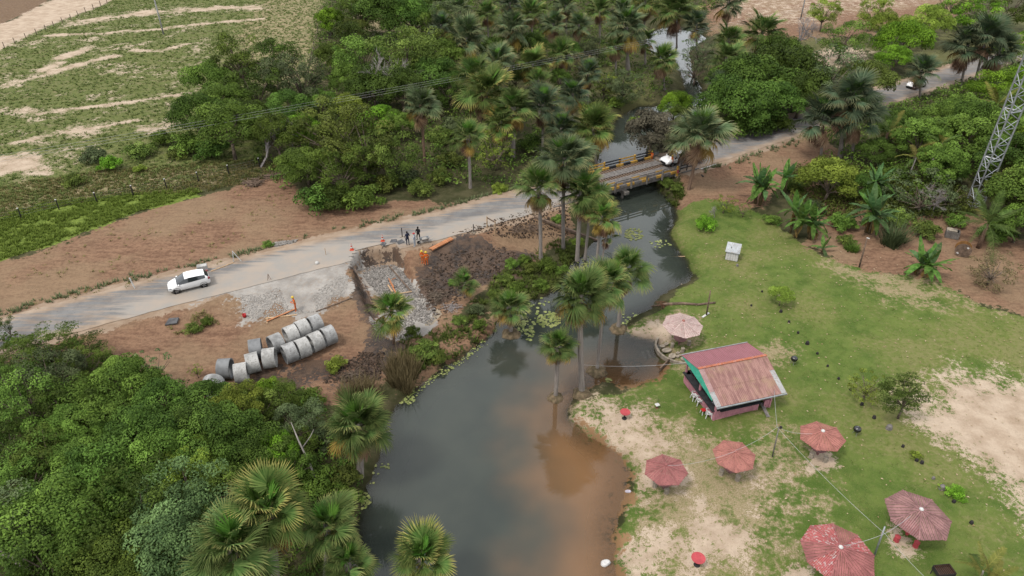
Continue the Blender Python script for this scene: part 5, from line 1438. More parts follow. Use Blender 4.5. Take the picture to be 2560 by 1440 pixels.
# ------------------------------------------------------------------ paints and stuffs
CONC = simple('concrete_grey', (0.31, 0.31, 0.305), 0.9, 0.36, 1.2, (0.19, 0.185, 0.175), bump=0.2)
CONC_PALE = simple('concrete_pale', (0.40, 0.395, 0.38), 0.9, 0.3, 1.0, (0.25, 0.24, 0.22), bump=0.2)
CONC_DARK = simple('concrete_stained', (0.17, 0.155, 0.14), 0.92, 0.35, 1.5, (0.08, 0.07, 0.06), bump=0.3)
CONC_BUFF = simple('concrete_buff', (0.34, 0.29, 0.23), 0.92, 0.3, 2.2, (0.20, 0.17, 0.13), bump=0.3)
WOOD_GREY = simple('weathered_wood_grey', (0.19, 0.175, 0.165), 0.9, 0.35, 3.0, (0.10, 0.085, 0.075), bump=0.4)
WOOD_BROWN = simple('weathered_wood_brown', (0.17, 0.12, 0.088), 0.9, 0.4, 3.0, (0.08, 0.06, 0.05), bump=0.4)
WOOD_NEW = simple('sawn_timber_orange', (0.46, 0.20, 0.095), 0.8, 0.22, 2.5, (0.36, 0.15, 0.07))
WOOD_PALE = simple('sawn_timber_pale', (0.48, 0.33, 0.20), 0.8, 0.22, 2.5)
YELLOW = simple('worn_yellow_paint', (0.50, 0.29, 0.055), 0.7, 0.22, 2.5, (0.30, 0.19, 0.08))
BLACK = simple('worn_black_paint', (0.030, 0.031, 0.034), 0.7, 0.3, 3.0)
WHITE = simple('white_paint', (0.62, 0.61, 0.59), 0.6, 0.10, 2.0, (0.45, 0.43, 0.40))
PLASTIC_W = simple('white_plastic', (0.70, 0.70, 0.69), 0.4, 0.05, 2.0)
PLASTIC_R = simple('red_plastic', (0.45, 0.03, 0.03), 0.45, 0.15, 2.0)
RED_FADED = simple('faded_red_paint', (0.46, 0.075, 0.085), 0.6, 0.18, 1.5, (0.36, 0.05, 0.06))
PINK = simple('pink_painted_boards', (0.50, 0.23, 0.27), 0.75, 0.15, 2.2, (0.38, 0.165, 0.18))
TEAL = simple('teal_painted_boards', (0.07, 0.46, 0.33), 0.75, 0.18, 2.2, (0.12, 0.40, 0.27))
METAL = simple('galvanised_steel', (0.36, 0.375, 0.39), 0.45, 0.18, 2.5, metal=0.55, spec=0.5)
ZINC = simple('zinc_sheet', (0.44, 0.47, 0.49), 0.5, 0.18, 1.4, (0.30, 0.22, 0.16), metal=0.3, spec=0.5)
RUST = simple('rusty_iron', (0.16, 0.08, 0.045), 0.9, 0.4, 3.0, (0.08, 0.05, 0.04))
DARK = simple('dark_charred', (0.028, 0.026, 0.026), 0.8, 0.4, 3.0, (0.06, 0.05, 0.045))
ENAMEL = simple('black_enamel', (0.012, 0.012, 0.014), 0.25, 0.2, 2.0, spec=0.6)
WIRE = simple('overhead_wire', (0.20, 0.21, 0.21), 0.6, 0.1, 1.0)
WIRE_PALE = simple('pale_cable', (0.42, 0.42, 0.42), 0.6, 0.1, 1.0)

# ------------------------------------------------------------------ bridge
def along(s):
    return Vector((np.interp(s, ROAD_S, ROAD[:, 0]), np.interp(s, ROAD_S, ROAD[:, 1]), ROAD_Z))
BA, BB = along(S_BR0), along(S_BR1)
U_ = (BB - BA).normalized()
N_ = Vector((-U_.y, U_.x, 0))
BL = (BB - BA).length
bridge = empty('timber_bridge', BA, math.atan2(U_.y, U_.x))
tag(bridge, 'short timber-decked road bridge with yellow and black rails over the channel', 'bridge')
Wd = 2.75
mb = MB()
for y in (-2.2, -0.8, 0.8, 2.2): mb.box((BL / 2, y, -0.46), (BL + 0.5, 0.34, 0.55))
mb.build('girder', WOOD_GREY, bridge)
sleeper = MB().box((0, 0, 0), (0.21, 2 * Wd - 0.1, 0.16)).mesh('sleeper', (WOOD_BROWN,))
ns = int(BL / 0.42)
for i in range(ns):
    o = link('sleeper', sleeper, bridge)
    o.location = (0.2 + (BL - 0.4) * i / (ns - 1), random.uniform(-.02, .02), -0.095)
    o.rotation_euler = (0, 0, random.uniform(-.012, .012))
for y0 in (-1.05, 1.05):
    for j in range(3):
        for k in range(4):
            L = BL / 4
            mb = MB().box((L * (k + 0.5), y0 + (j - 1) * 0.43, 0.02), (L - 0.03, 0.41, 0.06))
            mb.build('runway_plank', WOOD_GREY, bridge)
for sgn, y in ((-1, -Wd), (1, Wd)):
    nb_ = int(BL / 1.15)
    for k in range(nb_):
        L = BL / nb_
        yellow = (k % 2 == 0)
        mb = MB().box((L * (k + .5), y, 0.12), (L - 0.015, 0.26, 0.30))
        mb.build('kerb_block', (YELLOW if yellow else (BLACK if sgn > 0 else WOOD_GREY)), bridge)
    npst = 7
    for k in range(npst):
        x = 0.15 + (BL - 0.3) * k / (npst - 1)
        end = k in (0, npst - 1)
        mb = MB().box((x, y + sgn * 0.22, 0.30), (0.26 if end else 0.2, 0.22, 1.45))
        mb.build('rail_post', YELLOW if (end or sgn > 0) else CONC_DARK, bridge, bevel=0.02)
    for z in (0.55, 0.95):
        nr = 12
        for k in range(nr):
            L = BL / nr
            mat = (YELLOW if (k // 2) % 2 == 0 else BLACK) if sgn > 0 else (WOOD_GREY if (k + int(z * 10)) % 3 else YELLOW)
            MB().box((L * (k + .5), y + sgn * 0.22 - sgn * 0.13, z), (L - 0.006, 0.06, 0.17)).build('rail', mat, bridge)
# near wing rails past each end
for x0, x1, y, m in ((BL, BL + 3.2, -Wd - 0.15, BLACK), (-3.2, 0, -Wd - 0.15, WOOD_GREY), (-4.0, 0, Wd + 0.2, METAL), (BL, BL + 1.6, Wd + 0.2, METAL)):
    for z in (0.5, 0.9) if m is not METAL else (0.35, 0.55): MB().box(((x0 + x1) / 2, y, z), (x1 - x0 - 0.1, 0.06, 0.14)).build('wing_rail', m, bridge)
    for x in np.linspace(x0 + 0.4, x1 - 0.3, 3): MB().box((x, y + 0.08, 0.25), (0.12, 0.09, 1.4)).build('wing_post', m, bridge)
for x in (-0.5, BL + 0.5):
    MB().box((x, 0, -1.3), (1.0, 2 * Wd + 0.6, 2.35)).build('abutment', CONC_DARK, bridge, bevel=0.03)
mb = MB().box((BL * 0.46, 0, -0.95), (0.7, 2 * Wd + 0.7, 0.42))
for y in (-2.1, -0.7, 0.7, 2.1): mb.tube([(BL * 0.46, y, -3.6), (BL * 0.46, y, -1.1)], 0.19, 8)
mb.build('pier', CONC_DARK, bridge, bevel=0.02)
MB().box((BL + 2.0, -Wd - 0.35, -0.75), (3.0, 0.3, 1.5)).build('wing_wall', CONC_DARK, bridge)
MB().box((-2.4, -Wd - 0.35, -0.75), (3.6, 0.3, 1.5)).build('wing_wall', CONC_DARK, bridge)
MB().box((BL - 0.2, -Wd - 0.36, 0.32), (0.22, 0.12, 0.5)).build('red_cloth', simple('red_cloth', (0.34, 0.07, 0.09), 0.9), bridge)

# ------------------------------------------------------------------ vehicles
CARPAINT = NT('white_car_paint')
CARPAINT.color((0.52, 0.52, 0.52)); CARPAINT.rough(0.3); CARPAINT.spec(0.5)
CARPAINT.bsdf.inputs['Coat Weight'].default_value = 0.5
CARPAINT = CARPAINT.mat
GLASS = NT('dark_window_glass'); GLASS.color((0.015, 0.018, 0.02)); GLASS.rough(0.06); GLASS.spec(0.6); GLASS = GLASS.mat
TYRE = simple('tyre_rubber', (0.02, 0.02, 0.021), 0.85, 0.3)
RIM = simple('alloy_rim', (0.38, 0.38, 0.39), 0.35, 0.15, metal=0.7)
LAMP = NT('headlamp_lens'); LAMP.color((0.20, 0.21, 0.22)); LAMP.rough(0.12); LAMP = LAMP.mat
TAIL = NT('tail_lamp_lens'); TAIL.color((0.16, 0.012, 0.016)); TAIL.rough(0.2); TAIL = TAIL.mat
TRIM = simple('black_trim', (0.02, 0.02, 0.02), 0.5)

def vehicle(name, px, py, heading, st, glass_side, windshield, rear_glass, W, wheels, wr, label, cat, bed=None):
    """st rows: x, z_sill, z_belt, z_top, half_top (along the length, front at +x)."""
    p = on(px, py)
    root = empty(name, (p.x, p.y, max(p.z, ROAD_Z + 0.0)), heading)
    tag(root, label, cat)
    body, side, front, rear = MB(), MB(), MB(), MB()
    rings = []
    for x, zs, zb, zt, ht, wf in st:
        w2 = W / 2 * wf
        half = [(w2 * 0.86, zs), (w2 * 0.985, zs + 0.16), (w2, (zs + zb) / 2 + 0.08), (w2 * 0.965, zb), (ht, zt - 0.05), (ht * 0.62, zt + 0.02)]
        rings.append([Vector((x, y, z)) for y, z in half] + [Vector((x, -y, z)) for y, z in reversed(half)])
    n = 12
    def quad(mbx, a, b, c, d): mbx.add([a, b, c, d], [(0, 1, 2, 3)])
    for i in range(len(st) - 1):
        for k in range(n):
            k2 = (k + 1) % n
            q = (rings[i][k], rings[i + 1][k], rings[i + 1][k2], rings[i][k2])
            tgt = body
            if k in (3, 7) and glass_side[0] <= i < glass_side[1]: tgt = side
            if k in (4, 5, 6) and i in windshield: tgt = front
            if k in (4, 5, 6) and i in rear_glass: tgt = rear
            quad(tgt, *q)
    body.add(rings[0], [tuple(range(n))])
    body.add(rings[-1], [tuple(reversed(range(n)))])
    def weld(o):
        bm = bmesh.new(); bm.from_mesh(o.data); bmesh.ops.remove_doubles(bm, verts=bm.verts, dist=0.0005); bmesh.ops.recalc_face_normals(bm, faces=bm.faces)
        bm.to_mesh(o.data); bm.free(); o.data.polygons.foreach_set('use_smooth', [True] * len(o.data.polygons))
        return o
    b = weld(body.build('body', CARPAINT, root))
    if side.v: weld(side.build('side_window', GLASS, root))
    if front.v: weld(front.build('windscreen', GLASS, root))
    if rear.v: weld(rear.build('rear_window', GLASS, root))
    for x in wheels:
        for s in (-1, 1):
            wl = empty('wheel', (x, s * (W / 2 - 0.11), wr)); wl.parent = root
            m = MB(); m.lathe([(wr * 0.62, -0.1), (wr, -0.09), (wr, 0.09), (wr * 0.62, 0.1)], 18)
            m.v = [(a, c * 1.0, b2) for a, b2, c in m.v]
            m.build('tyre', TYRE, wl)
            m = MB(); m.lathe([(wr * 0.18, 0.0), (wr * 0.62, 0.0)], 10, close=True)
            m.v = [(a, s * (0.085 + c), b2) for a, b2, c in m.v]
            for k in range(5):
                a = k * 2 * math.pi / 5
                m.box((math.cos(a) * wr * 0.36, s * 0.095, math.sin(a) * wr * 0.36), (wr * 0.62, 0.03, 0.07), Euler((0, -a, 0)))
            m.build('rim', RIM, wl)
            arch = MB(); arch.lathe([(wr * 1.12, -0.06), (wr * 1.20, 0.0), (wr * 1.12, 0.04)], 18, close=False)
            arch.v = [(a, s * 0.10 + c * s, b2) for a, b2, c in arch.v]
            arch.build('wheel_arch', TRIM, wl)
    xf, xr = st[-1][0], st[0][0]
    zf = st[-2][2]
    for s in (-1, 1):
        MB().box((xf - 0.22, s * W * 0.37, zf - 0.02), (0.34, 0.30, 0.13), Euler((0, R(18), s * R(-24)))).build('headlight', LAMP, root, bevel=0.03)
        MB().box((xr + 0.10, s * W * 0.42, st[1][2] + 0.02), (0.2, 0.22, 0.22), Euler((0, 0, s * R(18)))).build('tail_light', TAIL, root, bevel=0.03)
        MB().box((st[glass_side[1]][0] - 0.15, s * (W / 2 + 0.06), st[glass_side[1]][2] + 0.03), (0.16, 0.2, 0.14)).build('wing_mirror', CARPAINT, root, bevel=0.03)
    MB().box((xf - 0.02, 0, zf - 0.22), (0.10, W * 0.55, 0.16 if bed is None else 0.30)).build('grille', TRIM, root, bevel=0.02)
    MB().box((xf + 0.0, 0, st[-1][1] + 0.10), (0.06, W * 0.7, 0.08)).build('bumper_trim', TRIM, root)
    if bed:
        MB().box(((bed[0] + bed[1]) / 2, 0, bed[2]), (bed[1] - bed[0], W * 0.82, 0.03)).build('bed_cover', TRIM, root)
    return root
HATCH = [(-1.98, .42, .72, .82, .60, .86), (-1.90, .32, .92, 1.02, .62, .94), (-1.58, .25, 1.04, 1.36, .66, 1.0), (-1.0, .22, 1.0, 1.45, .69, 1.0), (-0.1, .22, .96, 1.47, .70, 1.0), (0.30, .22, .94, 1.42, .69, 1.0),
         (1.12, .22, .92, 1.02, .72, 1.0), (1.55, .25, .80, .90, .66, .98), (1.86, .30, .66, .74, .60, .90), (2.0, .36, .52, .58, .50, .80)]
road_ang = math.atan2(U_.y, U_.x)
hd = math.atan2((ROAD[5] - ROAD[6])[1], (ROAD[5] - ROAD[6])[0])
vehicle('hatchback_car', 476, 718, hd, HATCH, (2, 6), (5,), (1,), 1.72, (-1.28, 1.27), 0.31, 'white hatchback car driving along the dusty road', 'car')
PICK = [(-2.55, .55, .95, 1.02, .80, .95), (-2.4, .45, 1.0, 1.08, .82, 1.0), (-0.75, .42, 1.0, 1.08, .80, 1.0), (-0.62, .42, 1.14, 1.72, .72, 1.0), (0.1, .42, 1.12, 1.80, .74, 1.0), (0.50, .42, 1.12, 1.72, .72, 1.0), (1.25, .42, 1.04, 1.14, .74, 1.0), (2.1, .45, .98, 1.06, .74, .97), (2.45, .48, .82, .90, .70, .92), (2.55, .5, .66, .74, .62, .86)]
hp = along(S_BR1 + 4.2)
pxy = shows(hp)
vehicle('pickup_truck', 1692, 408, road_ang + math.pi, PICK, (3, 6), (5,), (2,), 1.85, (-1.55, 1.55), 0.38, 'white pickup truck waiting at the bridge behind palm trunks', 'pickup', bed=(-2.3, -0.8, 1.10))
vehicle('parked_car', 2288, 219, math.atan2((ROAD[22] - ROAD[23])[1], (ROAD[22] - ROAD[23])[0]), HATCH, (2, 6), (5,), (1,), 1.72, (-1.28, 1.27), 0.31, 'white car half hidden behind the small dark palm on the far road', 'car')

# ------------------------------------------------------------------ people
SKIN_M = simple('skin_brown', (0.22, 0.115, 0.07), 0.6, 0.1)
ORANGE = simple('orange_workwear', (0.62, 0.13, 0.022), 0.8, 0.15, 4.0)
NAVY = simple('navy_shirt', (0.022, 0.028, 0.055), 0.85, 0.2, 4.0)
BLACKSHIRT = simple('black_shirt', (0.014, 0.014, 0.016), 0.85, 0.2, 4.0)
GREYSHIRT = simple('light_grey_shirt', (0.34, 0.38, 0.43), 0.85, 0.1, 4.0)
JEANS = simple('blue_jeans', (0.07, 0.10, 0.16), 0.85, 0.2, 4.0)
DARKTR = simple('dark_trousers', (0.03, 0.033, 0.04), 0.85, 0.2, 4.0)
BOOT = simple('dark_boots', (0.03, 0.025, 0.02), 0.8)
HAIR = simple('black_hair', (0.012, 0.010, 0.009), 0.7)
HELMET = simple('yellow_helmet', (0.62, 0.42, 0.02), 0.35, 0.05, spec=0.5)
REFLECT = simple('reflective_band', (0.62, 0.58, 0.36), 0.4, 0.1)
REDCAP = simple('red_cap', (0.48, 0.03, 0.04), 0.8)

def person(px, py, facing, shirt, trousers, head, label, arms='down', stance=0.13, lean=0.0, band=False, h=1.72):
    p = on(px, py)
    z0 = p.z if ROAD_Z - 0.25 > p.z or p.z > ROAD_Z + .1 else max(p.z, ROAD_Z - 0.03)
    root = empty('person', (p.x, p.y, z0), facing)        # faces local +x
    tag(root, label, 'person')
    V, E, RD, SEG = [], [], [], []
    def v(co, r, s):
        x, y, z = co
        if z > 0.9: x += lean * (z - 0.9)
        V.append((x, y, z)); RD.append(r); SEG.append(s); return len(V) - 1
    def e(*ids):
        for a, b in zip(ids[:-1], ids[1:]): E.append((a, b))
    pel = v((0, 0, 0.94), (0.155, 0.125), 't')
    wai = v((0.01, 0, 1.10), (0.135, 0.11), 's')
    che = v((0.0, 0, 1.30), (0.165, 0.12), 's')
    nec0 = v((0, 0, 1.45), (0.09, 0.08), 's')
    nec = v((0.01, 0, 1.51), (0.055, 0.055), 'k')
    hd0 = v((0.03, 0, 1.58), (0.078, 0.085), 'k')
    hd1 = v((0.02, 0, 1.68), (0.075, 0.085), 'k')
    e(pel, wai, che, nec0, nec, hd0, hd1)
    hands = []
    for s in (-1, 1):
        hip = v((0, s * 0.10, 0.88), (0.10, 0.10), 't')
        kx = 0.06 if s > 0 else 0.02
        kn = v((kx, s * stance * 0.95, 0.48), (0.068, 0.068), 't')
        an = v((0.0 if s > 0 else -0.03, s * stance, 0.10), (0.047, 0.047), 't')
        to = v((0.17 if s > 0 else 0.14, s * (stance + 0.02), 0.045), (0.04, 0.038), 'b')
        e(pel, hip, kn, an, to)
        sh = v((0, s * 0.19, 1.39), (0.075, 0.075), 's')
        a = arms if isinstance(arms, str) else arms[0 if s < 0 else 1]
        if a == 'down': el, wr_ = (-0.02, s * 0.27, 1.12), (0.08, s * 0.27, 0.88)
        elif a == 'front': el, wr_ = (0.05, s * 0.27, 1.13), (0.27, s * 0.12, 1.12)
        elif a == 'phone': el, wr_ = (0.14, s * 0.27, 1.16), (0.10, s * 0.12, 1.48)
        elif a == 'hip': el, wr_ = (-0.06, s * 0.36, 1.17), (0.05, s * 0.19, 1.0)
        ev = v(el, (0.047, 0.047), 's'); wv = v(wr_, (0.032, 0.034), 'k' if shirt in (BLACKSHIRT,) else 's')
        d = (Vector(wr_) - Vector(el)).normalized()
        hv = v(tuple(Vector(wr_) + d * 0.09), (0.036, 0.022), 'k')
        e(che, sh, ev, wv, hv)
        hands.append((Vector(wr_), d, s))
    me = bpy.data.meshes.new('figure')
    me.from_pydata(V, E, [])
    tmp = bpy.data.objects.new('figure_tmp', me)
    col.objects.link(tmp)
    tmp.modifiers.new('skin', 'SKIN')
    for i, r_ in enumerate(RD): me.skin_vertices[0].data[i].radius = r_
    me.skin_vertices[0].data[pel].use_root = True
    tmp.modifiers.new('sub', 'SUBSURF').levels = 1
    dg = bpy.context.evaluated_depsgraph_get()
    bm_ = bpy.data.meshes.new_from_object(tmp.evaluated_get(dg))
    bpy.data.objects.remove(tmp)
    bm = bmesh.new(); bm.from_mesh(bm_)
    mats = {'s': 0, 't': 1, 'k': 2, 'b': 3}
    Vn = np.array(V)
    mids, kinds = [], []
    for a, b in E:
        for t in (0.0, 0.35, 0.65, 1.0):
            mids.append(Vn[a] * (1 - t) + Vn[b] * t); kinds.append(mats[SEG[b] if t > 0.3 else SEG[a]])
    mids = np.array(mids)
    for f in bm.faces:
        c = np.array(f.calc_center_median())
        f.material_index = kinds[int(((mids - c) ** 2).sum(1).argmin())]
        f.smooth = True
    # fingers rooted in the palm, nose and ears on the head
    ex = MB()
    for wr_, d, s in hands:
        side = d.cross(Vector((0, 0, 1)) if abs(d.z) < 0.8 else Vector((1, 0, 0))).normalized()
        base = wr_ + d * 0.10
        for k, L in enumerate((0.062, 0.074, 0.078, 0.066)):
            o0 = base + side * (k - 1.5) * 0.020
            ex.tube([o0 - d * 0.03, o0 + d * L * 0.5, o0 + d * L + Vector((0, 0, -0.012))], [0.010, 0.009, 0.007], 5)
        th = wr_ + d * 0.04 + side * 0.03
        ex.tube([th, th + side * 0.025 + d * 0.03, th + side * 0.03 + d * 0.06], [0.012, 0.010, 0.008], 5)
    hx = 0.03 + lean * 0.7
    ex.box((hx + 0.092, 0, 1.60), (0.03, 0.025, 0.035))
    for s in (-1, 1): ex.box((hx - 0.01, s * 0.086, 1.61), (0.035, 0.015, 0.05))
    n0 = len(bm.verts)
    nv = [bm.verts.new(q) for q in ex.v]
    for f in ex.f:
        try:
            ff = bm.faces.new([nv[i] for i in f]); ff.material_index = 2
        except ValueError: pass
    bm.to_mesh(bm_); bm.free()
    bm_.materials.clear()
    for m in (shirt, trousers, SKIN_M, BOOT): bm_.materials.append(m)
    bm_.name = 'body'
    bd = link('body', bm_, root)
    sc = h / 1.77
    top = (hx - 0.01, 0, 1.64)
    m = MB()
    if head == 'helmet':
        m.lathe([(0.165, 0.02), (0.135, 0.035), (0.130, 0.09), (0.10, 0.145), (0.05, 0.17), (0.01, 0.175)], 14, top); hm = m.build('helmet', HELMET, root, sm=True)
    elif head == 'cap':
        m.lathe([(0.115, 0.02), (0.112, 0.08), (0.08, 0.125), (0.01, 0.14)], 12, top); m.box((top[0] + 0.14, 0, top[2] + 0.03), (0.12, 0.15, 0.015)); hm = m.build('cap', REDCAP, root, sm=False)
    else:
        m.lathe([(0.10, -0.03), (0.106, 0.04), (0.095, 0.09), (0.06, 0.125), (0.01, 0.135)], 12, (top[0] - 0.015, 0, top[2])); hm = m.build('hair', HAIR, root, sm=True)
    if band:
        m = MB(); m.lathe([(0.172, -0.025), (0.176, 0.0), (0.172, 0.025)], 14, (lean * 0.25, 0, 1.16), close=False)
        m.v = [(a * 0.86, b, c) for a, b, c in m.v]
        m.build('reflective_band', REFLECT, root)
        for s in (-1, 1):
            m = MB(); m.lathe([(0.062, -0.02), (0.062, 0.02)], 8, (0.0, s * stance, 0.26), close=False); m.build('leg_band', REFLECT, root)
    for c in root.children: c.scale = (sc, sc, sc)
    return root
GP = 'roadworks crew'
person(741, 777, R(200), ORANGE, ORANGE, 'helmet', 'person in orange overalls and yellow helmet standing by planks near the pipes', 'front', band=True, lean=0.12)
person(1058, 659, R(250), ORANGE, ORANGE, 'helmet', 'person in orange overalls seen from the side, left of the pair at the pit', 'front', band=True, lean=0.2)
person(1067, 664, R(110), ORANGE, ORANGE, 'helmet', 'person in orange overalls with back turned, right of the pair at the pit', 'down', band=True, lean=0.1)
person(1020, 613, R(-60), NAVY, DARKTR, 'hair', 'person in navy shirt holding a phone to the face at the broken road edge', ('down', 'phone'))
person(1038, 617, R(170), GREYSHIRT, JEANS, 'cap', 'person in light grey shirt and red cap at the broken road edge', ('down', 'front'))
person(1047, 601, R(-110), BLACKSHIRT, JEANS, 'hair', 'person in black shirt and jeans looking down at their hands on the road', 'front', stance=0.2)
person(1628, 397, R(240), ORANGE, ORANGE, 'helmet', 'person in orange overalls under the bronze tree at the far end of the bridge', ('down', 'front'), band=True)
person(1676, 434, R(200), ORANGE, ORANGE, 'helmet', 'person in orange workwear behind the near railing at the bridge end', 'down', band=True)
# ------------------------------------------------------------------ concrete pipe rings
ring = MB()
ro, ri, hl = 0.90, 0.79, 0.53
prof = [(ro, -hl), (ro, hl), (ri, hl), (ri, -hl)]
nseg = 36
vs, fs = [], []
for k in range(nseg):
    a = 2 * math.pi * k / nseg
    for r_, x in prof: vs.append((x, r_ * math.cos(a), r_ * math.sin(a)))
for k in range(nseg):
    b, c = 4 * k, 4 * ((k + 1) % nseg)
    for i in range(4):
        j = (i + 1) % 4
        fs.append((b + i, c + i, c + j, b + j))
ring.add(vs, fs)
ring_me = ring.mesh('pipe_ring', (CONC,))
PIPES = [(788, 811, 38, 'back row end ring, farthest up the slope', 0), (756, 823, 38, 'second ring of the back row with a bright worn patch', 1), (728, 837, 37, 'third ring of the back row, smallest looking', 1), (690, 859, 42, 'ring of the back row turned to show its opening', 0),
         (639, 872, 18, 'ring standing apart behind the two middle front rings', 2), (821, 839, 38, 'front row end ring farthest from the wood', 0), (789, 854, 40, 'second ring of the front row, opening in shade', 1), (756, 870, 38, 'third ring of the front row', 1),
         (724, 882, 35, 'fourth ring of the front row, darker left rim', 0), (674, 895, 12, 'pale ring of the front row after the gap', 1), (632, 907, 24, 'ring partly covered by the bright bush', 1), (603, 933, 18, 'ring beside the bright bush, near the last ones', 1),
         (563, 922, 6, 'darkest ring standing alone by the dirt', 2), (532, 965, 100, 'last ring turned with its opening toward the pond wood', 0)]
for px, py, ang, lb, mt in PIPES:
    p = at(px, py, 2.0)
    for _ in range(4): p = at(px, py, ground_z(p.x, p.y) + ro - 0.05)
    o = link('concrete_pipe', ring_me, None, (CONC, CONC_PALE, simple('concrete_dark_%d' % px, (0.22, 0.225, 0.23), 0.9, 0.2, 1.5))[mt])
    o.location = p
    o.rotation_euler = (random.uniform(0, 6.28), random.uniform(-.03, .03), R(ang))
    tag(o, 'short concrete pipe, ' + lb, 'concrete pipe', 'concrete pipe rings beside the road')

# ------------------------------------------------------------------ parasols with slatted roofs
SLAT_MATS = {
    'salmon': simple('slats_salmon', (0.36, 0.15, 0.125), 0.85, 0.2, 1.4, (0.27, 0.11, 0.095)),
    'red': simple('slats_red', (0.30, 0.115, 0.11), 0.85, 0.25, 1.2, (0.21, 0.085, 0.08)),
    'mauve': simple('slats_mauve', (0.27, 0.145, 0.14), 0.85, 0.3, 1.2, (0.18, 0.10, 0.10)),
    'worn': simple('slats_worn_white', (0.36, 0.10, 0.10), 0.85, 0.2, 0.9, (0.50, 0.44, 0.42)),
    'pale': simple('slats_pale_pink', (0.50, 0.38, 0.35), 0.85, 0.2, 0.8, (0.40, 0.24, 0.22)),
}
def panel_mesh(name, r, rise, nside, nst):
    """One sloping triangular roof panel of parallel slats, in the +x direction."""
    mb = MB()
    half = r * math.tan(math.pi / nside)
    L = r
    for j in range(nst):
        s0, s1 = -half + 2 * half * j / nst, -half + 2 * half * (j + 1) / nst
        gap = (s1 - s0) * 0.10
        a, b = s0 + gap, s1 - gap
        up = 0.018 if j % 2 else 0.0
        def pt(s, t, dz): return (L * t, s, rise * (1 - t) + dz + up)
        ta, tb = min(0.97, abs(a) / half), min(0.97, abs(b) / half)
        ta, tb = max(ta, 0.05), max(tb, 0.05)
        jit = random.uniform(-.012, .012)
        top = [pt(a, 1 + jit, 0.012), pt(b, 1 + jit, 0.012), pt(b, tb, 0.012), pt(a, ta, 0.012)]
        bot = [(x, y, z - 0.03) for x, y, z in top]
        mb.add(top + bot, [(0, 1, 2, 3), (7, 6, 5, 4), (0, 4, 5, 1), (1, 5, 6, 2), (2, 6, 7, 3), (3, 7, 4, 0)])
    return mb.mesh(name, (SLAT_MATS['salmon'],))
def parasol(px, py, r, h, rise, nside, mat, rot, label, table='stone', hub=WHITE, hips=True, worn=None):
    p = at(px, py, 1.0 + h)
    gz = ground_z(p.x, p.y)
    p = at(px, py, gz + h)
    root = empty('parasol', (p.x, p.y, ground_z(p.x, p.y)), rot)
    root.rotation_euler = (random.uniform(-.05, .05), random.uniform(-.05, .05), rot)
    tag(root, label, 'parasol', 'slatted parasols on the lawn')
    pm = panel_mesh('roof_panel', r, rise, nside, 15)
    for k in range(nside):
        o = link('roof_panel', pm, root, SLAT_MATS[worn] if (worn and k in (0, 2, 3, 5)) else SLAT_MATS[mat])
        o.matrix_local = Matrix.Translation((0, 0, h - rise)) @ Euler((0, 0, 2 * math.pi * k / nside)).to_matrix().to_4x4()
    rc = r / math.cos(math.pi / nside)
    for k in range(nside):
        a = 2 * math.pi * (k + 0.5) / nside
        MB().beam((0.04 * math.cos(a), 0.04 * math.sin(a), h + 0.02), (rc * math.cos(a), rc * math.sin(a), h - rise + 0.035), 0.09, 0.03).build('hip_batten', SLAT_MATS[mat], root)
    MB().lathe([(0.13, -0.04), (0.15, 0.05), (0.09, 0.12), (0.01, 0.14)], 10, (0, 0, h)).build('roof_cap', hub, root, sm=True)
    MB().lathe([(0.09, -0.1), (0.075, 0.8), (0.06, h - 0.05)], 8).build('post', SLAT_MATS['red'], root, sm=True)
    if table:
        MB().lathe([(0.10, 0.0), (0.10, 0.66), (0.60, 0.68), (0.62, 0.75), (0.10, 0.76)], 16).build('table', RED_FADED if table == 'red' else SLAT_MATS['mauve'], root)
    return root
STOOL = MB().lathe([(0.20, -0.05), (0.19, 0.02), (0.165, 0.40), (0.20, 0.41), (0.20, 0.46)], 6).mesh('stool', (CONC_BUFF,))
def stool(px, py, label, mat=None):
    p = on(px, py)
    o = link('stool', STOOL, None, mat or CONC_BUFF)
    o.location = p; o.rotation_euler = (0, 0, px)
    return tag(o, label, 'stool', 'concrete stools')
parasol(1707, 802, 1.72, 2.75, 0.55, 8, 'pale', 0.35, 'pale pink battered parasol on the stone terrace beside the water', table='mauve', hub=SLAT_MATS['salmon'])
parasol(1670, 1164, 1.42, 2.35, 0.55, 7, 'red', 0.2, 'dark red slatted parasol nearest the beach', hub=SLAT_MATS['red'])
parasol(1838, 1126, 1.42, 2.35, 0.50, 7, 'salmon', 0.5, 'salmon slatted parasol between the beach parasol and the kiosk pole', hub=SLAT_MATS['salmon'])
parasol(2063, 1080, 1.50, 2.35, 0.55, 7, 'salmon', 0.1, 'salmon slatted parasol right of the kiosk, beside a black grill', hub=WHITE)
parasol(2298, 1272, 1.88, 2.6, 0.62, 7, 'mauve', 0.25, 'mauve thatch-like parasol nearest the sand, white cap', hub=WHITE, table='red')
parasol(2097, 1366, 2.12, 2.7, 0.62, 9, 'red', 0.3, 'peeling red and white parasol at the bottom edge', hub=WHITE, worn='worn')
for px, py, lb in [(1637, 1216, 'concrete stool left of the two under the beach parasol'), (1666, 1232, 'concrete stool right of the two under the beach parasol'), (1802, 1186, 'concrete stool left of the two under the middle salmon parasol'),
                   (1843, 1200, 'concrete stool right of the two under the middle salmon parasol'), (2027, 1144, 'concrete stool left of the two under the parasol by the grill'), (2062, 1154, 'concrete stool right of the two under the parasol by the grill'),
                   (1680, 868, 'concrete stool on the terrace closest to the water steps'), (1722, 862, 'concrete stool on the terrace on the lawn side'), (1706, 880, 'concrete stool on the terrace in front of the pink table'), (1696, 846, 'concrete stool behind the pink terrace table')]:
    stool(px, py, lb)
stool(2240, 1352, 'red stool under the mauve parasol', RED_FADED)
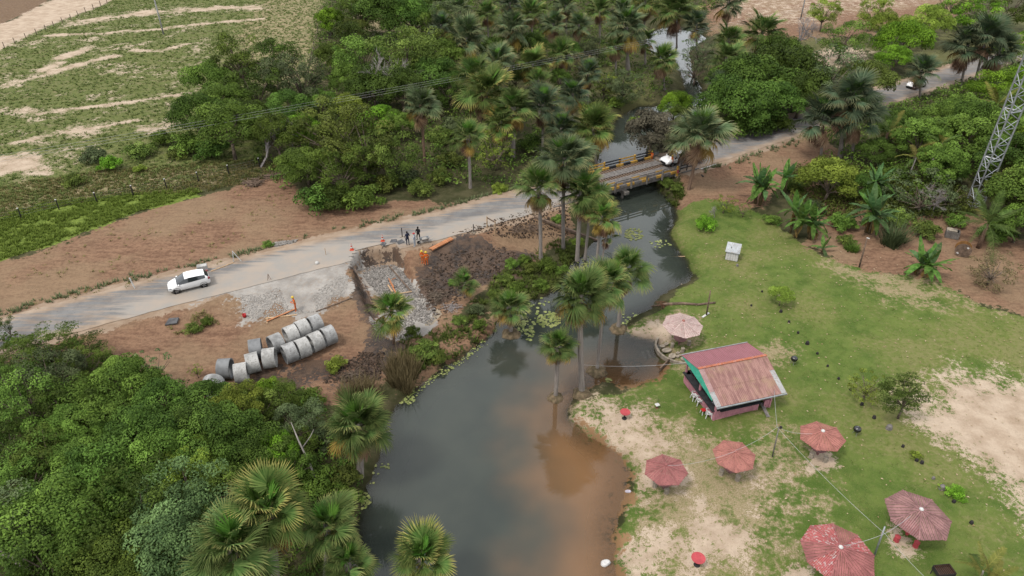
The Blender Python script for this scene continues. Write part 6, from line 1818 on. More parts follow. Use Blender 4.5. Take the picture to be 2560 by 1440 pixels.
stool(2288, 1366, 'red stool half hidden at the front of the mauve parasol', RED_FADED)

# terrace: low curved wall and flagstones
p = on(1703, 868)
terrace = tag(empty('terrace', (p.x, p.y, p.z)), 'low curved stone terrace around the pale parasol at the water', 'terrace')
R0 = 2.35
for k in range(15):
    a = R(150 + 150 * k / 14)
    MB().box((R0 * math.cos(a), R0 * math.sin(a), -0.18), (0.20, 0.44, 0.62), Euler((0, 0, a + random.uniform(-.04, .04)))).build('wall_stone', CONC_BUFF, terrace, bevel=0.02)
fl = [(-1.45, -0.5, 0.9, 0.6, 0.3), (-1.75, 0.1, 0.5, 0.35, 0.1), (-1.1, -1.35, 0.8, 0.6, 0.8), (-0.5, -0.9, 0.4, 0.3, 0.5), (-0.6, -1.4, 0.4, 0.28, 1.2), (0.3, -1.75, 1.4, 0.7, 0.1), (-1.3, 0.45, 0.5, 0.35, 0.7), (-0.35, -1.25, 0.3, 0.25, 0.2), (1.2, -1.5, 0.8, 0.6, -0.2), (-0.1, -0.7, 0.35, 0.3, 0.9)]
for x, y, a, b, rz in fl:
    MB().lathe([(0.5, 0.0), (0.5, 0.07), (0.01, 0.075)], 7).build('flagstone', CONC_BUFF, terrace).matrix_local = Matrix.Translation((x, y, 0.02)) @ Euler((0, 0, rz)).to_matrix().to_4x4() @ Matrix.Diagonal((a * 1.1, b * 1.1, 1, 1))
# steps going into the water
p = on(1648, 882)
steps = tag(empty('water_steps', (p.x - 0.1, p.y, 0.12), R(188)), 'plank steps descending into the pond beside the terrace', 'steps')
for k in range(5):
    MB().box((0.45 * k, 0, -0.07 - 0.085 * k), (0.36 if k == 0 else 0.24, 1.0, 0.07)).build('tread', CONC_BUFF if k == 0 else WOOD_GREY, steps)
# retaining boards at the inlet
p, q_ = at(1650, 925, 0.15), at(1672, 902, 0.2)
tag(MB().beam(p, q_, 0.12, 0.5).build('edge_board', WOOD_BROWN), 'dark board holding the bank below the terrace', 'board')

# ------------------------------------------------------------------ kiosk bar
pA = at(1783, 1046, 0.9)
ang = R(16)
gA = ground_z(pA.x, pA.y)
kiosk = tag(empty('kiosk', (pA.x, pA.y, gA), ang), 'pink open-sided kiosk bar with rusty gabled sheet roof', 'kiosk')
KU, KV = 5.1, 4.95
def boards(n, a, b, z0, z1, mat, nm, th=0.05, skip=()):
    a, b = Vector(a), Vector(b)
    for i in range(n):
        if i in skip: continue
        p0, p1 = a.lerp(b, i / n + 0.004), a.lerp(b, (i + 1) / n - 0.004)
        MB().beam((p0.x, p0.y, (z0 + z1) / 2), (p1.x, p1.y, (z0 + z1) / 2), th + random.uniform(0, .012), z1 - z0).build(nm, mat, kiosk)
boards(24, (0, 0, 0), (4.1, 0, 0), -0.1, 1.0, PINK, 'wall_board')
boards(3, (4.6, 0, 0), (5.1, 0, 0), -0.1, 1.0, PINK, 'wall_board')
boards(28, (0, 0.03, 0), (0, KV, 0), -0.1, 1.0, PINK, 'wall_board')
boards(26, (0, KV, 0), (KU, KV, 0), -0.1, 1.0, PINK, 'wall_board')
boards(26, (KU, 0, 0), (KU, KV, 0), -0.1, 2.1, PINK, 'wall_board')
MB().box((KU / 2, KV / 2, -0.02), (KU - 0.1, KV - 0.1, 0.06)).build('floor', CONC_DARK, kiosk)
MB().box((0.05, KV / 2, 1.04), (0.62, KV + 0.12, 0.07)).build('counter', BLACK, kiosk)
MB().box((2.25, 0.0, 1.04), (3.7, 0.5, 0.07)).build('counter', BLACK, kiosk)
MB().box((KU / 2, KV - 0.1, 1.04), (KU, 0.5, 0.07)).build('counter', BLACK, kiosk)
for x, y, zt in ((0, 0.0, 2.05), (0, 2.55, 3.05), (0, KV, 2.62), (KU, 0, 2.05), (KU, KV, 2.62), (KU, 2.7, 3.1)):
    MB().box((x + 0.05, y, zt / 2), (0.15, 0.15, zt)).build('post', PINK, kiosk)
RV, RZ, NE, NZ, FE, FZ = 2.75, 3.25, -0.55, 1.98, 5.45, 2.6
r2 = NT('rusty_red_sheet')
n1, n2 = r2.noise(0.9, 5, 0.65), r2.noise(1.0, 4, 0.6, r2.mapping((4, 0.8, 1)))
cc = r2.mix(r2.ramp(n2, 0.35, 0.65), (0.125, 0.055, 0.048), (0.215, 0.115, 0.095))
cc = r2.mix(r2.math('MULTIPLY', r2.ramp(n1, 0.48, 0.66), 0.5), cc, (0.19, 0.125, 0.07))
cc = r2.mix(r2.math('MULTIPLY', r2.ramp(n2, 0.62, 0.74), 0.7), cc, (0.065, 0.048, 0.042))
r2.color(cc); r2.rough(0.75); SHEET_RUST = r2.mat
r2 = NT('crimson_sheet')
n1, n2 = r2.noise(0.8, 4), r2.noise(1.0, 4, 0.6, r2.mapping((8, 0.8, 1)))
r2.color(r2.mix(r2.math('MULTIPLY', r2.ramp(n2, 0.4, 0.66), 0.7), r2.mix(n1, (0.145, 0.045, 0.055), (0.205, 0.080, 0.096)), (0.125, 0.042, 0.046))); r2.rough(0.7); SHEET_CRIM = r2.mat
def sheet(v0, z0, v1, z1, u0, u1, nwave, mat, nm, d=0.0, u0b=None, u1b=None):
    """Corrugated sheet from (v0,z0) up to (v1,z1) across u0..u1 (u0b..u1b at the upper edge)."""
    mb = MB()
    u0b = u0 if u0b is None else u0b; u1b = u1 if u1b is None else u1b
    n = nwave * 4
    vs, fs = [], []
    for i in range(n + 1):
        t = i / n
        h = 0.022 * math.sin(2 * math.pi * t * nwave) + d
        for s, (v, z, ua, ub) in enumerate(((v0, z0, u0, u1), (v1, z1, u0b, u1b))):
            vs.append((ua + (ub - ua) * t, v, z + h)); vs.append((ua + (ub - ua) * t, v, z + h - 0.012))
    for i in range(n):
        b, c = 4 * i, 4 * (i + 1)
        fs += [(b, c, c + 2, b + 2), (b + 3, c + 3, c + 1, b + 1), (b, b + 1, c + 1, c), (b + 2, c + 2, c + 3, b + 3)]
    fs += [(0, 2, 3, 1), (4 * n + 1, 4 * n + 3, 4 * n + 2, 4 * n)]
    mb.add(vs, fs)
    return mb.build(nm, mat, kiosk)
def zn(v): return NZ + (RZ - NZ) * (v - NE) / (RV - NE)
U0, U1 = -0.35, 6.0
GREYSHEET = simple('grey_fibre_sheet', (0.40, 0.40, 0.40), 0.8, 0.12, 1.2, (0.30, 0.24, 0.22))
PINKSHEET = simple('faded_pink_sheet', (0.40, 0.26, 0.25), 0.8, 0.15, 1.5, (0.30, 0.19, 0.18))
mid_v = 0.95
for k in range(6):          # lower course, upper course
    a, b = U0 + 0.45 + (U1 - U0 - 0.9) * k / 6, U0 + 0.45 + (U1 - U0 - 0.9) * (k + 1) / 6
    sheet(NE, NZ, mid_v + 0.12, zn(mid_v + 0.12), a, b, 6, SHEET_RUST, 'roof_sheet', 0.0)
    sheet(mid_v, zn(mid_v), RV, RZ, a, b, 6, SHEET_RUST, 'roof_sheet', 0.03)
sheet(NE, NZ, 0.8, zn(0.8), U0, U0 + 0.44, 3, GREYSHEET, 'roof_sheet', 0.015)
sheet(0.7, zn(0.7), RV, RZ, U0, U0 + 0.44, 3, PINKSHEET, 'roof_sheet', 0.045)
sheet(NE, NZ, 1.55, zn(1.55), U1 - 0.44, U1, 3, GREYSHEET, 'roof_sheet', 0.015)
sheet(1.45, zn(1.45), RV, RZ, U1 - 0.44, U1, 3, SHEET_RUST, 'roof_sheet', 0.045)
for k in range(6):
    a, b = U0 + (U1 - U0) * k / 6, U0 + (U1 - U0) * (k + 1) / 6
    sheet(FE, FZ, RV, RZ, a, b, 6, SHEET_CRIM, 'roof_sheet', 0.0, a, b)
MB().beam((U0, RV + 0.02, RZ + 0.06), (U1, RV + 0.02, RZ + 0.06), 0.22, 0.05).build('ridge_cap', simple('orange_ridge', (0.40, 0.13, 0.07), 0.8, 0.2, 1.5, (0.48, 0.30, 0.26)), kiosk)
MB().beam((U0, NE - 0.08, NZ - 0.06), (U1, NE - 0.08, NZ - 0.06), 0.10, 0.10).build('gutter', METAL, kiosk)
MB().beam((U0, FE + 0.04, FZ + 0.02), (U1, FE + 0.04, FZ + 0.02), 0.07, 0.06).build('gutter', METAL, kiosk)
for v in (0.3, 1.6, 4.2, 5.3):
    z = zn(v) if v < RV else RZ + (FZ - RZ) * (v - RV) / (FE - RV)
    MB().beam((U0 + 0.1, v, z - 0.09), (U1 - 0.1, v, z - 0.09), 0.07, 0.10).build('purlin', WOOD_BROWN, kiosk)
for ui in (-0.27, KU):       # teal gable boards
    for k in range(20):
        v0, v1 = 0.25 + 5.2 * k / 20, 0.25 + 5.2 * (k + 1) / 20 - 0.012
        def top(v): return (zn(v) if v < RV else RZ + (FZ - RZ) * (v - RV) / (FE - RV)) - 0.06
        lo = lambda v: 1.95 + (0.5 * (v - 0.25) / 5.2)
        x0, x1 = ui - 0.02, ui + 0.02
        vs = [(x0, v0, lo(v0)), (x1, v0, lo(v0)), (x1, v1, lo(v1)), (x0, v1, lo(v1)), (x0, v0, max(top(v0), lo(v0) + .01)), (x1, v0, max(top(v0), lo(v0) + .01)), (x1, v1, max(top(v1), lo(v1) + .01)), (x0, v1, max(top(v1), lo(v1) + .01))]
        MB().add(vs, [(3, 2, 1, 0), (4, 5, 6, 7), (0, 1, 5, 4), (1, 2, 6, 5), (2, 3, 7, 6), (3, 0, 4, 7)]).build('gable_board', TEAL, kiosk)
# things inside and around the kiosk
def local(x, y, z=0.0): return kiosk.matrix_basis @ Vector((x, y, z))
bpy.context.view_layer.update()
o = MB().box((0, 0, 0.5), (0.62, 0.52, 0.5)).box((0, 0, 0.78), (0.68, 0.58, 0.06)).build('ice_chest', simple('grey_chest', (0.40, 0.42, 0.44), 0.5), None, bevel=0.03)
o.location = local(0.62, 0.75, 0.28); o.rotation_euler = (0, 0, ang + 0.2); tag(o, 'grey chest standing inside the kiosk counter corner', 'ice chest')

def chair(p, rz, mat, label, seatmat=None):
    t = tag(empty('plastic_chair', p, rz), label, 'chair', 'plastic chairs at the kiosk')
    MB().box((0, 0, 0.43), (0.44, 0.46, 0.035)).build('seat', seatmat or mat, t, bevel=0.01)
    for sx in (-1, 1):
        for sy in (-1, 1):
            MB().beam((sx * 0.24, sy * 0.25, 0), (sx * 0.19, sy * 0.20, 0.43), 0.05, 0.05, up=(0, 1, 0)).build('leg', mat, t)
    m = MB()
    n = 7
    for i in range(n):
        a0, a1 = R(-80 + 160 * i / n), R(-80 + 160 * (i + 1) / n)
        f = lambda a, z: Vector((-0.24 * math.cos(a) - 0.0 - (z - .43) * 0.12, 0.25 * math.sin(a), z))
        m.beam(f(a0, 0.84 - 0.14 * abs(math.sin(a0))), f(a1, 0.84 - 0.14 * abs(math.sin(a1))), 0.03, 0.09)
    for a in (-60, -30, 0, 30, 60):
        m.beam(Vector((-0.22 * math.cos(R(a)), 0.23 * math.sin(R(a)), 0.44)), Vector((-0.28 * math.cos(R(a)), 0.24 * math.sin(R(a)), 0.80)), 0.045, 0.015)
    m.build('backrest', mat, t)
    for s in (-1, 1):
        mm = MB(); mm.beam((-0.12, s * 0.25, 0.66), (0.20, s * 0.26, 0.64), 0.05, 0.03); mm.beam((0.20, s * 0.26, 0.64), (0.21, s * 0.24, 0.43), 0.045, 0.03, up=(0, 1, 0)); mm.build('armrest', mat, t)
    return t
chair(on(1735, 998), R(10), PLASTIC_W, 'white plastic chair at the kiosk counter, farther of the two together')
chair(on(1747, 1010), R(5), PLASTIC_W, 'white plastic chair at the kiosk counter, nearer of the two together')
chair(on(1771, 1042), R(-10), PLASTIC_W, 'white plastic chair at the kiosk corner beside the red stool')
t = tag(empty('plastic_stool', on(1757, 1034), 0.3), 'small red-topped plastic stool between chairs and kiosk corner', 'stool')
MB().box((0, 0, 0.42), (0.36, 0.36, 0.04)).build('seat', PLASTIC_R, t, bevel=0.01)
for sx in (-1, 1):
    for sy in (-1, 1): MB().beam((sx * 0.17, sy * 0.17, 0), (sx * 0.13, sy * 0.13, 0.41), 0.04, 0.04, up=(0, 1, 0)).build('leg', PLASTIC_W, t)
chair(local(0.75, 2.2, 0.05), ang + R(180), PLASTIC_R, 'red chair inside the kiosk behind the counter')
p, q_ = on(1902, 1012), on(1920, 1044)
tag(MB().beam(p + Vector((0, 0, .25)), q_ + Vector((0, 0, .08)), 0.28, 0.05).build('ramp_board', WOOD_GREY), 'grey board laid as a ramp to the kiosk door', 'board')

def round_table(px, py, label, r=0.42, mat=RED_FADED):
    t = tag(empty('round_table', on(px, py)), label, 'table')
    MB().lathe([(r - 0.02, 0.70), (r, 0.71), (r, 0.735), (0.01, 0.74)], 22).build('table_top', mat, t)
    MB().lathe([(0.22, 0.0), (0.20, 0.04), (0.05, 0.07), (0.045, 0.70)], 10).build('pedestal', DARK, t)
    return t
round_table(1561, 1046, 'round red metal table on the dry beach grass')
round_table(1742, 1412, 'round pink-red table near the bottom edge on sandy grass', 0.46)
t = tag(empty('broken_stand', on(1642, 1020), 0.5), 'small broken stand with a white top on the grass before the kiosk', 'stand')
MB().box((0, 0, 0.38), (0.36, 0.3, 0.04), Euler((0.15, 0.1, 0))).build('top', WHITE, t)
MB().lathe([(0.16, 0), (0.05, 0.05), (0.04, 0.36)], 8).build('foot', RUST, t)
MB().tube([(0.12, 0.1, 0.38), (0.16, 0.14, 0.85)], 0.015, 5).build('rod', DARK, t)
# ------------------------------------------------------------------ roadworks gear
def cone(px, py, label):
    p = on(px, py)
    t = tag(empty('traffic_cone', (p.x, p.y, max(p.z, ROAD_Z))), label, 'traffic cone', 'traffic cones on the broken edge')
    OR = bpy.data.materials.get('cone_orange') or simple('cone_orange', (0.62, 0.09, 0.045), 0.6)
    MB().box((0, 0, 0.025), (0.42, 0.42, 0.05)).build('base', OR, t)
    MB().lathe([(0.16, 0.05), (0.125, 0.27)], 14, close=False).lathe([(0.098, 0.42), (0.07, 0.57)], 14, close=False).lathe([(0.045, 0.71), (0.025, 0.80)], 14).build('cone_body', OR, t, sm=True)
    MB().lathe([(0.125, 0.27), (0.098, 0.42)], 14, close=False).lathe([(0.07, 0.57), (0.045, 0.71)], 14, close=False).build('white_band', WHITE, t, sm=True)
cone(880, 626, 'orange and white traffic cone nearer the white car on the broken edge')
cone(957, 604, 'orange and white traffic cone nearer the people on the road edge')

def post(px, py, h, label, mat=WOOD_GREY, w=0.09, lean=(0, 0), name='wooden_post', cat='post', base=False, group=None):
    p = on(px, py)
    m = MB().beam(p - Vector((0, 0, .1)), p + Vector((lean[0], lean[1], h)), w, w, up=(0, 1, 0))
    if base:
        t = tag(empty(name, p), label, cat, group)
        MB().beam((0, 0, -.1), (lean[0], lean[1], h), w, w, up=(0, 1, 0)).build('stake', mat, t)
        MB().box((0, 0, 0.05), (0.6, 0.12, 0.1), Euler((0, 0, 0.3))).box((0, 0, 0.05), (0.12, 0.6, 0.1), Euler((0, 0, 0.3))).build('foot', CONC_BUFF, t)
        return t
    return tag(m.build(name, mat), label, cat, group)
post(1184, 582, 1.1, 'dark striped marker stake on a cross foot beside the mud bank', DARK, 0.09, base=True, name='marker_stake', cat='marker')
post(1006, 594, 1.25, 'dark striped marker stake behind the person in navy', DARK, 0.09, base=True, name='marker_stake', cat='marker')
post(815, 638, 0.9, 'thin wooden stake on the gravelled road shoulder', WOOD_PALE, 0.05, name='stake')
p = on(1228, 578)
t = tag(empty('sign_frame', p, R(40)), 'empty two-post wooden sign frame at the roadside before the bridge', 'sign frame')
for y in (-0.75, 0.75): MB().box((0, y, 0.75), (0.09, 0.09, 1.7)).build('post', WOOD_PALE, t)
MB().box((0, 0, 1.45), (0.05, 1.6, 0.16)).build('crossbar', WOOD_BROWN, t)
p = on(588, 655)
t = tag(empty('trestle', p, 0.3), 'white A-shaped trestle of two posts beside the road', 'trestle')
MB().beam((-0.15, 0, 0), (0.0, 0, 1.35), 0.09, 0.09, up=(0, 1, 0)).build('post', WHITE, t)
MB().beam((0.65, -0.1, 0), (0.02, 0, 1.3), 0.07, 0.07, up=(0, 1, 0)).build('brace', WHITE, t)
a, b = on(528, 680), on(585, 658)
tag(MB().beam(a + Vector((0, 0, .08)), b + Vector((0, 0, .08)), 0.1, 0.1).build('fallen_rail', WOOD_PALE), 'fallen pale guard rail beam lying along the verge', 'beam')
post(338, 722, 1.25, 'white leaning marker post in the verge grass left of the car', WHITE, 0.09, (-0.25, 0.1), name='marker_post')
p = on(508, 678)
tag(MB().box((p.x, p.y, p.z + 0.35), (1.0, 0.6, 0.8), Euler((0, 0, 0.35))).build('concrete_block', CONC_PALE, bevel=0.04), 'pale concrete block on the verge behind the white car', 'concrete block')
p = on(673, 700)
t = tag(empty('wire_stand', p), 'small rusty wire stand on the gravel shoulder', 'stand')
for a_ in (0, 2.1, 4.2): MB().tube([(0.22 * math.cos(a_), 0.22 * math.sin(a_), 0), (0, 0, 0.75)], 0.018, 5).build('leg', RUST, t)
p = on(612, 793)
t = tag(empty('bucket', p), 'bright red bucket on the dirt left of the orange-clad worker', 'bucket')
MB().lathe([(0.15, 0.0), (0.20, 0.36), (0.185, 0.36), (0.14, 0.03)], 14).build('shell', PLASTIC_R, t, sm=True)
MB().tube([(0.19, 0, 0.34), (0.14, 0, 0.5), (0, 0, 0.56), (-0.14, 0, 0.5), (-0.19, 0, 0.34)], 0.012, 5).build('handle', METAL, t)
p = on(793, 660)
tag(MB().lathe([(0.16, 0), (0.22, 0.05), (0.2, 0.22), (0.1, 0.3), (0.02, 0.32)], 9, p).build('white_sack', WHITE, sm=True), 'small white sack on the gravel shoulder', 'sack')

# wheelbarrow
p = on(1063, 607)
t = tag(empty('wheelbarrow', p, R(200)), 'grey wheelbarrow with a stone load beside the people on the road', 'wheelbarrow')
m = MB()
tr0 = [(-0.28, -0.22, 0.36), (0.30, -0.22, 0.36), (0.30, 0.22, 0.36), (-0.28, 0.22, 0.36)]
tr1 = [(-0.46, -0.34, 0.66), (0.52, -0.34, 0.62), (0.52, 0.34, 0.62), (-0.46, 0.34, 0.66)]
m.add(tr0 + tr1, [(3, 2, 1, 0), (0, 1, 5, 4), (1, 2, 6, 5), (2, 3, 7, 6), (3, 0, 4, 7)])
m.build('tray', METAL, t)
m = MB(); m.lathe([(0.36, 0.0), (0.24, 0.10), (0.02, 0.14)], 8, (0.02, 0, 0.54)); m.build('load', STONE, t)
for s in (-1, 1):
    MB().tube([(-1.0, s * 0.28, 0.62), (-0.3, s * 0.2, 0.36), (0.72, s * 0.07, 0.2)], 0.022, 6).build('handle', METAL, t)
    MB().tube([(-0.35, s * 0.2, 0.36), (-0.42, s * 0.24, 0.0)], 0.02, 6).build('leg', METAL, t)
w_ = MB(); w_.lathe([(0.10, -0.04), (0.19, -0.04), (0.19, 0.04), (0.10, 0.04)], 14); w_.v = [(a + 0.74, c, b + 0.19) for a, b, c in w_.v]; w_.build('wheel', TYRE, t)

# timber
def plank(a, b, w, h, mat, label, lift=0.06, tilt=0.0, group=None, name='plank'):
    a, b = on(*a), on(*b)
    d = (b - a)
    o = MB().box((0, 0, 0), (d.length, w, h)).build(name, mat)
    o.location = (a + b) / 2 + Vector((0, 0, lift))
    o.rotation_euler = d.to_track_quat('X', 'Z').to_euler()
    return tag(o, label, 'plank', group)
GT = 'loose planks on the works'
sa, sb = on(1077, 628), on(1130, 599)
for k in range(5):
    d = (sb - sa).normalized(); n_ = Vector((-d.y, d.x, 0))
    o = MB().box((0, 0, 0), ((sb - sa).length * random.uniform(.93, 1.0), 0.19, 0.06)).build('plank', WOOD_NEW)
    o.location = (sa + sb) / 2 + n_ * (k % 3 - 1) * 0.23 + Vector((0, 0, 0.16 + 0.07 * (k // 3)))
    o.rotation_euler = d.to_track_quat('X', 'Z').to_euler()
    tag(o, 'orange sawn plank in the stack lying on the road shoulder', 'plank', 'planks stacked on the road shoulder')
plank((667, 806), (742, 774), 0.16, 0.06, WOOD_NEW, 'long orange plank running to the feet of the worker near the pipes', 0.14, group=GT)
plank((664, 797), (742, 788), 0.16, 0.05, WOOD_PALE, 'pale plank crossing under the orange one near the pipes', 0.06, group=GT)
plank((668, 798), (668, 810), 0.09, 0.09, WOOD_PALE, 'short pale offcut at the end of the crossed planks', 0.05, group=GT)
plank((790, 780), (880, 746), 0.10, 0.05, WOOD_BROWN, 'long brown plank lying from the pipes toward the pit', 0.07, group=GT)
plank((972, 650), (1028, 732), 0.13, 0.07, WOOD_BROWN, 'long formwork plank down the middle of the gravel pit', 0.16, group=GT)
plank((884, 672), (930, 760), 0.08, 0.05, WOOD_BROWN, 'thin formwork plank along the wall side of the pit', 0.18, group=GT)
plank((975, 740), (1030, 732), 0.10, 0.07, WOOD_PALE, 'short plank across the lower end of the pit', 0.16, group=GT)
plank((975, 706), (990, 736), 0.13, 0.06, WOOD_NEW, 'orange formwork side lying on the pit gravel, left piece', 0.16, group=GT)
plank((972, 700), (985, 722), 0.10, 0.05, WOOD_NEW, 'short orange formwork board on the pit gravel', 0.22, group=GT)
plank((980, 704), (990, 700), 0.07, 0.05, WOOD_NEW, 'small orange cross piece on the pit gravel', 0.26, group=GT)
plank((970, 716), (982, 733), 0.16, 0.05, WOOD_PALE, 'pale formwork panel leaning on the pit boards', 0.2, group=GT)
plank((1752, 424), (1790, 412), 0.14, 0.08, WHITE, 'white board lying on the grass bank past the bridge', 0.1, group=GT)
plank((1732, 420), (1758, 444), 0.25, 0.08, DARK, 'dark board lying on the dirt bank past the bridge', 0.08, group=GT)
plank((1756, 794), (1772, 783), 0.2, 0.05, WHITE, 'white board on the lawn by the short pole', 0.05, group=GT)
plank((1335, 545), (1495, 605), 0.30, 0.30, WOOD_BROWN, 'grey fallen palm log lying down the bank behind the slim palms', 0.15, name='fallen_log')
plank((1640, 702 - 55), (1712, 645), 0.07, 0.07, WOOD_PALE, 'thin pole sticking out over the channel from the lawn bank', 0.25, name='thin_pole')

# slabs of broken asphalt at the rim
def slab(px, py, s, label, rz):
    p = on(px, py)
    o = MB().add([(-.5, -.3, 0), (.4, -.42, 0), (.55, .2, 0), (-.2, .4, 0), (-.5, -.3, .1), (.4, -.42, .1), (.55, .2, .1), (-.2, .4, .1)], [(3, 2, 1, 0), (4, 5, 6, 7), (0, 1, 5, 4), (1, 2, 6, 5), (2, 3, 7, 6), (3, 0, 4, 7)]).build('asphalt_chunk', simple('broken_asphalt_%d' % px, (0.10, 0.10, 0.105), 0.95, 0.3, 3.0))
    o.location = (p.x, p.y, p.z + 0.02); o.scale = (s, s, 1.3); o.rotation_euler = (0.12, -0.1, rz)
    tag(o, label, 'asphalt chunk', 'broken asphalt at the washed-out edge')
slab(983, 604, 0.8, 'pale broken asphalt slab at the rim nearest the cone', 0.2); slab(1000, 607, 0.9, 'dark broken asphalt slab before the person in navy', 0.9); slab(958, 612, 0.7, 'tilted asphalt piece overhanging the pit wall', 1.5)
slab(430, 805, 1.2, 'grey asphalt lump on the dirt below the road', 0.3)
# tree stump with cut roots at pit, brush piles
def brush(px, py, n, L, rad, mat, label, name='brush_pile', flat=0.35):
    p = on(px, py)
    m = MB()
    rr_ = random.Random(int(px * 7 + py))
    for _ in range(n):
        a, b = rr_.uniform(0, 6.28), rr_.uniform(0, 6.28)
        c = Vector((math.cos(b), math.sin(b), 0)) * rr_.random() * L * 0.8 + Vector((0, 0, rr_.uniform(0.0, 0.35) * L * flat))
        d = Vector((math.cos(a), math.sin(a), rr_.uniform(-.3, .4))) * L * rr_.uniform(.3, .7)
        k = Vector((rr_.uniform(-.1, .1), rr_.uniform(-.1, .1), rr_.uniform(0, .15))) * L
        m.tube([p + c - d, p + c + k, p + c + d], [rad * rr_.uniform(.5, 1.2), rad, rad * 0.4], 4)
    o = m.build(name, mat)
    return tag(o, label, 'brush pile')
brush(630, 458, 60, 1.6, 0.07, WOOD_BROWN, 'pile of torn brown roots and branches at the dirt corner')
brush(680, 440, 40, 1.5, 0.05, WOOD_BROWN, 'brown brush heap against the thicket at the dirt corner')
brush(1095, 740, 46, 1.3, 0.035, BARK, 'tangle of dark uprooted twigs on the mud beside the pit')
brush(1130, 770, 30, 1.1, 0.03, TWIG_DEAD, 'grey root tangle below the sprawling palm')
brush(1060, 705, 24, 0.8, 0.03, BARK, 'small root tangle at the pit rim beside the workers')
brush(880, 940, 26, 1.0, 0.03, BARK, 'dark twigs on the black mud below the pipes')
brush(1330, 575, 50, 1.6, 0.03, WOOD_BROWN, 'dry reddish branches dumped on the bank below the road')
brush(1290, 585, 36, 1.3, 0.03, WOOD_BROWN, 'smaller heap of dry branches on the reddish bank')
brush(1660, 765, 26, 0.9, 0.03, RUST, 'driftwood and dead leaves at the root end of the fallen log')
brush(1500, 760, 1, 0.3, 0.02, BARK, 'single twig floating by the palms')
# pale fallen log on the lawn
pts = [on(1625, 768), on(1668, 762), on(1705, 760), on(1745, 763), on(1788, 758)]
m = MB(); m.tube([q_ + Vector((0, 0, 0.08)) for q_ in pts], [0.05, 0.16, 0.14, 0.12, 0.10], 8)
tag(m.build('fallen_log', WOOD_BROWN, sm=True), 'long flat fallen palm log lying across the lawn into the water', 'log')
pts = [on(1120, 842), on(1165, 828), on(1195, 800), on(1210, 782)]

# ------------------------------------------------------------------ sheds, drum, box, pots
p = on(1829, 645)
t = tag(empty('tin_shed', p, R(-22)), 'small white tin shed with a slanting roof on the lawn', 'shed')
for k in range(5): MB().box((-0.52 + 0.26 * k, -0.55, 0.5), (0.24, 0.03, 1.0)).build('wall_sheet', WHITE, t)
for k in range(4): MB().box((0.66, -0.42 + 0.27 * k, 0.62), (0.03, 0.25, 1.25)).build('wall_sheet', ZINC, t)
for k in range(4): MB().box((-0.66, -0.42 + 0.27 * k, 0.55), (0.03, 0.25, 1.1 if k > 1 else 0.7)).build('wall_sheet', DARK, t)
MB().box((0, 0.55, 0.75), (1.3, 0.03, 1.5)).build('back_wall', WOOD_GREY, t)
for k in range(6): MB().box((-0.64 + 0.256 * k, 0, 1.30), (0.25, 1.5, 0.03), Euler((R(20), 0, 0))).build('roof_sheet', ZINC, t)
post(1822, 648, 1.5, 'short dark stick leaning at the tin shed opening', DARK, 0.04, (0.1, 0.2), name='stick', cat='stick')
p = on(2402, 638)
drum = tag(empty('cable_drum', (p.x, p.y, p.z + 0.78), R(60)), 'large rusty wooden cable drum standing on bare soil', 'cable drum')
for x, m_ in ((-0.38, WOOD_BROWN), (0.38, simple('drum_orange_wood', (0.26, 0.13, 0.045), 0.85, 0.25, 2.0))):
    for k in range(6):
        y0, y1 = -0.8 + 1.6 * k / 6 + .006, -0.8 + 1.6 * (k + 1) / 6 - .006
        def cz(y): return math.sqrt(max(0.0, 0.64 - y * y))
        n_ = 6
        top_ = [(y0 + (y1 - y0) * i / n_, cz(y0 + (y1 - y0) * i / n_)) for i in range(n_ + 1)]
        outl = top_ + [(y, -z) for y, z in reversed(top_)]
        nv = len(outl)
        MB().add([(x - .03, y, z) for y, z in outl] + [(x + .03, y, z) for y, z in outl], [tuple(range(nv)), tuple(reversed(range(nv, 2 * nv)))] + [(i, i + nv, (i + 1) % nv + nv, (i + 1) % nv) for i in range(nv)]).build('flange_board', m_, drum)
mm = MB(); mm.lathe([(0.38, -0.35), (0.38, 0.35)], 16); mm.v = [(c, a, b) for a, b, c in mm.v]; mm.build('core', WOOD_BROWN, drum)
for y, z in ((-0.35, 0.42), (0.42, -0.4)): MB().box((-0.42, y, z), (0.02, 0.22, 0.16), Euler((0.5, 0, 0))).build('paper_label', WHITE, drum)
p = on(2378, 592)
t = tag(empty('cistern_box', p, R(-28)), 'mossy concrete box with a broken lid behind the cable drum', 'concrete box')
for c_, s_ in (((0, -0.45, 0.4), (1.4, 0.12, 0.8)), ((0, 0.45, 0.4), (1.4, 0.12, 0.8)), ((-0.64, 0, 0.4), (0.12, 0.78, 0.8)), ((0.64, 0, 0.4), (0.12, 0.78, 0.8))): MB().box(c_, s_).build('side', CONC_DARK, t, bevel=0.02)
MB().box((-0.15, 0.1, 0.84), (1.05, 0.8, 0.08)).build('lid', CONC_BUFF, t)

def kettle(px, py, label):
    t = tag(empty('kettle_grill', on(px, py)), label, 'grill')
    MB().lathe([(0.03, 0.34), (0.22, 0.42), (0.30, 0.56), (0.30, 0.60)], 16).build('bowl', ENAMEL, t, sm=True)
    MB().lathe([(0.31, 0.605), (0.27, 0.75), (0.14, 0.84), (0.02, 0.86)], 16).build('lid', ENAMEL, t, sm=True)
    for a in (0.3, 2.4, 4.5): MB().tube([(0.14 * math.cos(a), 0.14 * math.sin(a), 0.40), (0.24 * math.cos(a), 0.24 * math.sin(a), 0.0)], 0.018, 5).build('leg', METAL, t)
    MB().tube([(-0.06, 0, 0.85), (-0.05, 0, 0.90), (0.05, 0, 0.90), (0.06, 0, 0.85)], 0.012, 5).build('handle', METAL, t)
kettle(1982, 910, 'black kettle grill on the lawn behind the kiosk')
kettle(2138, 1087, 'black kettle grill beside the salmon parasol')
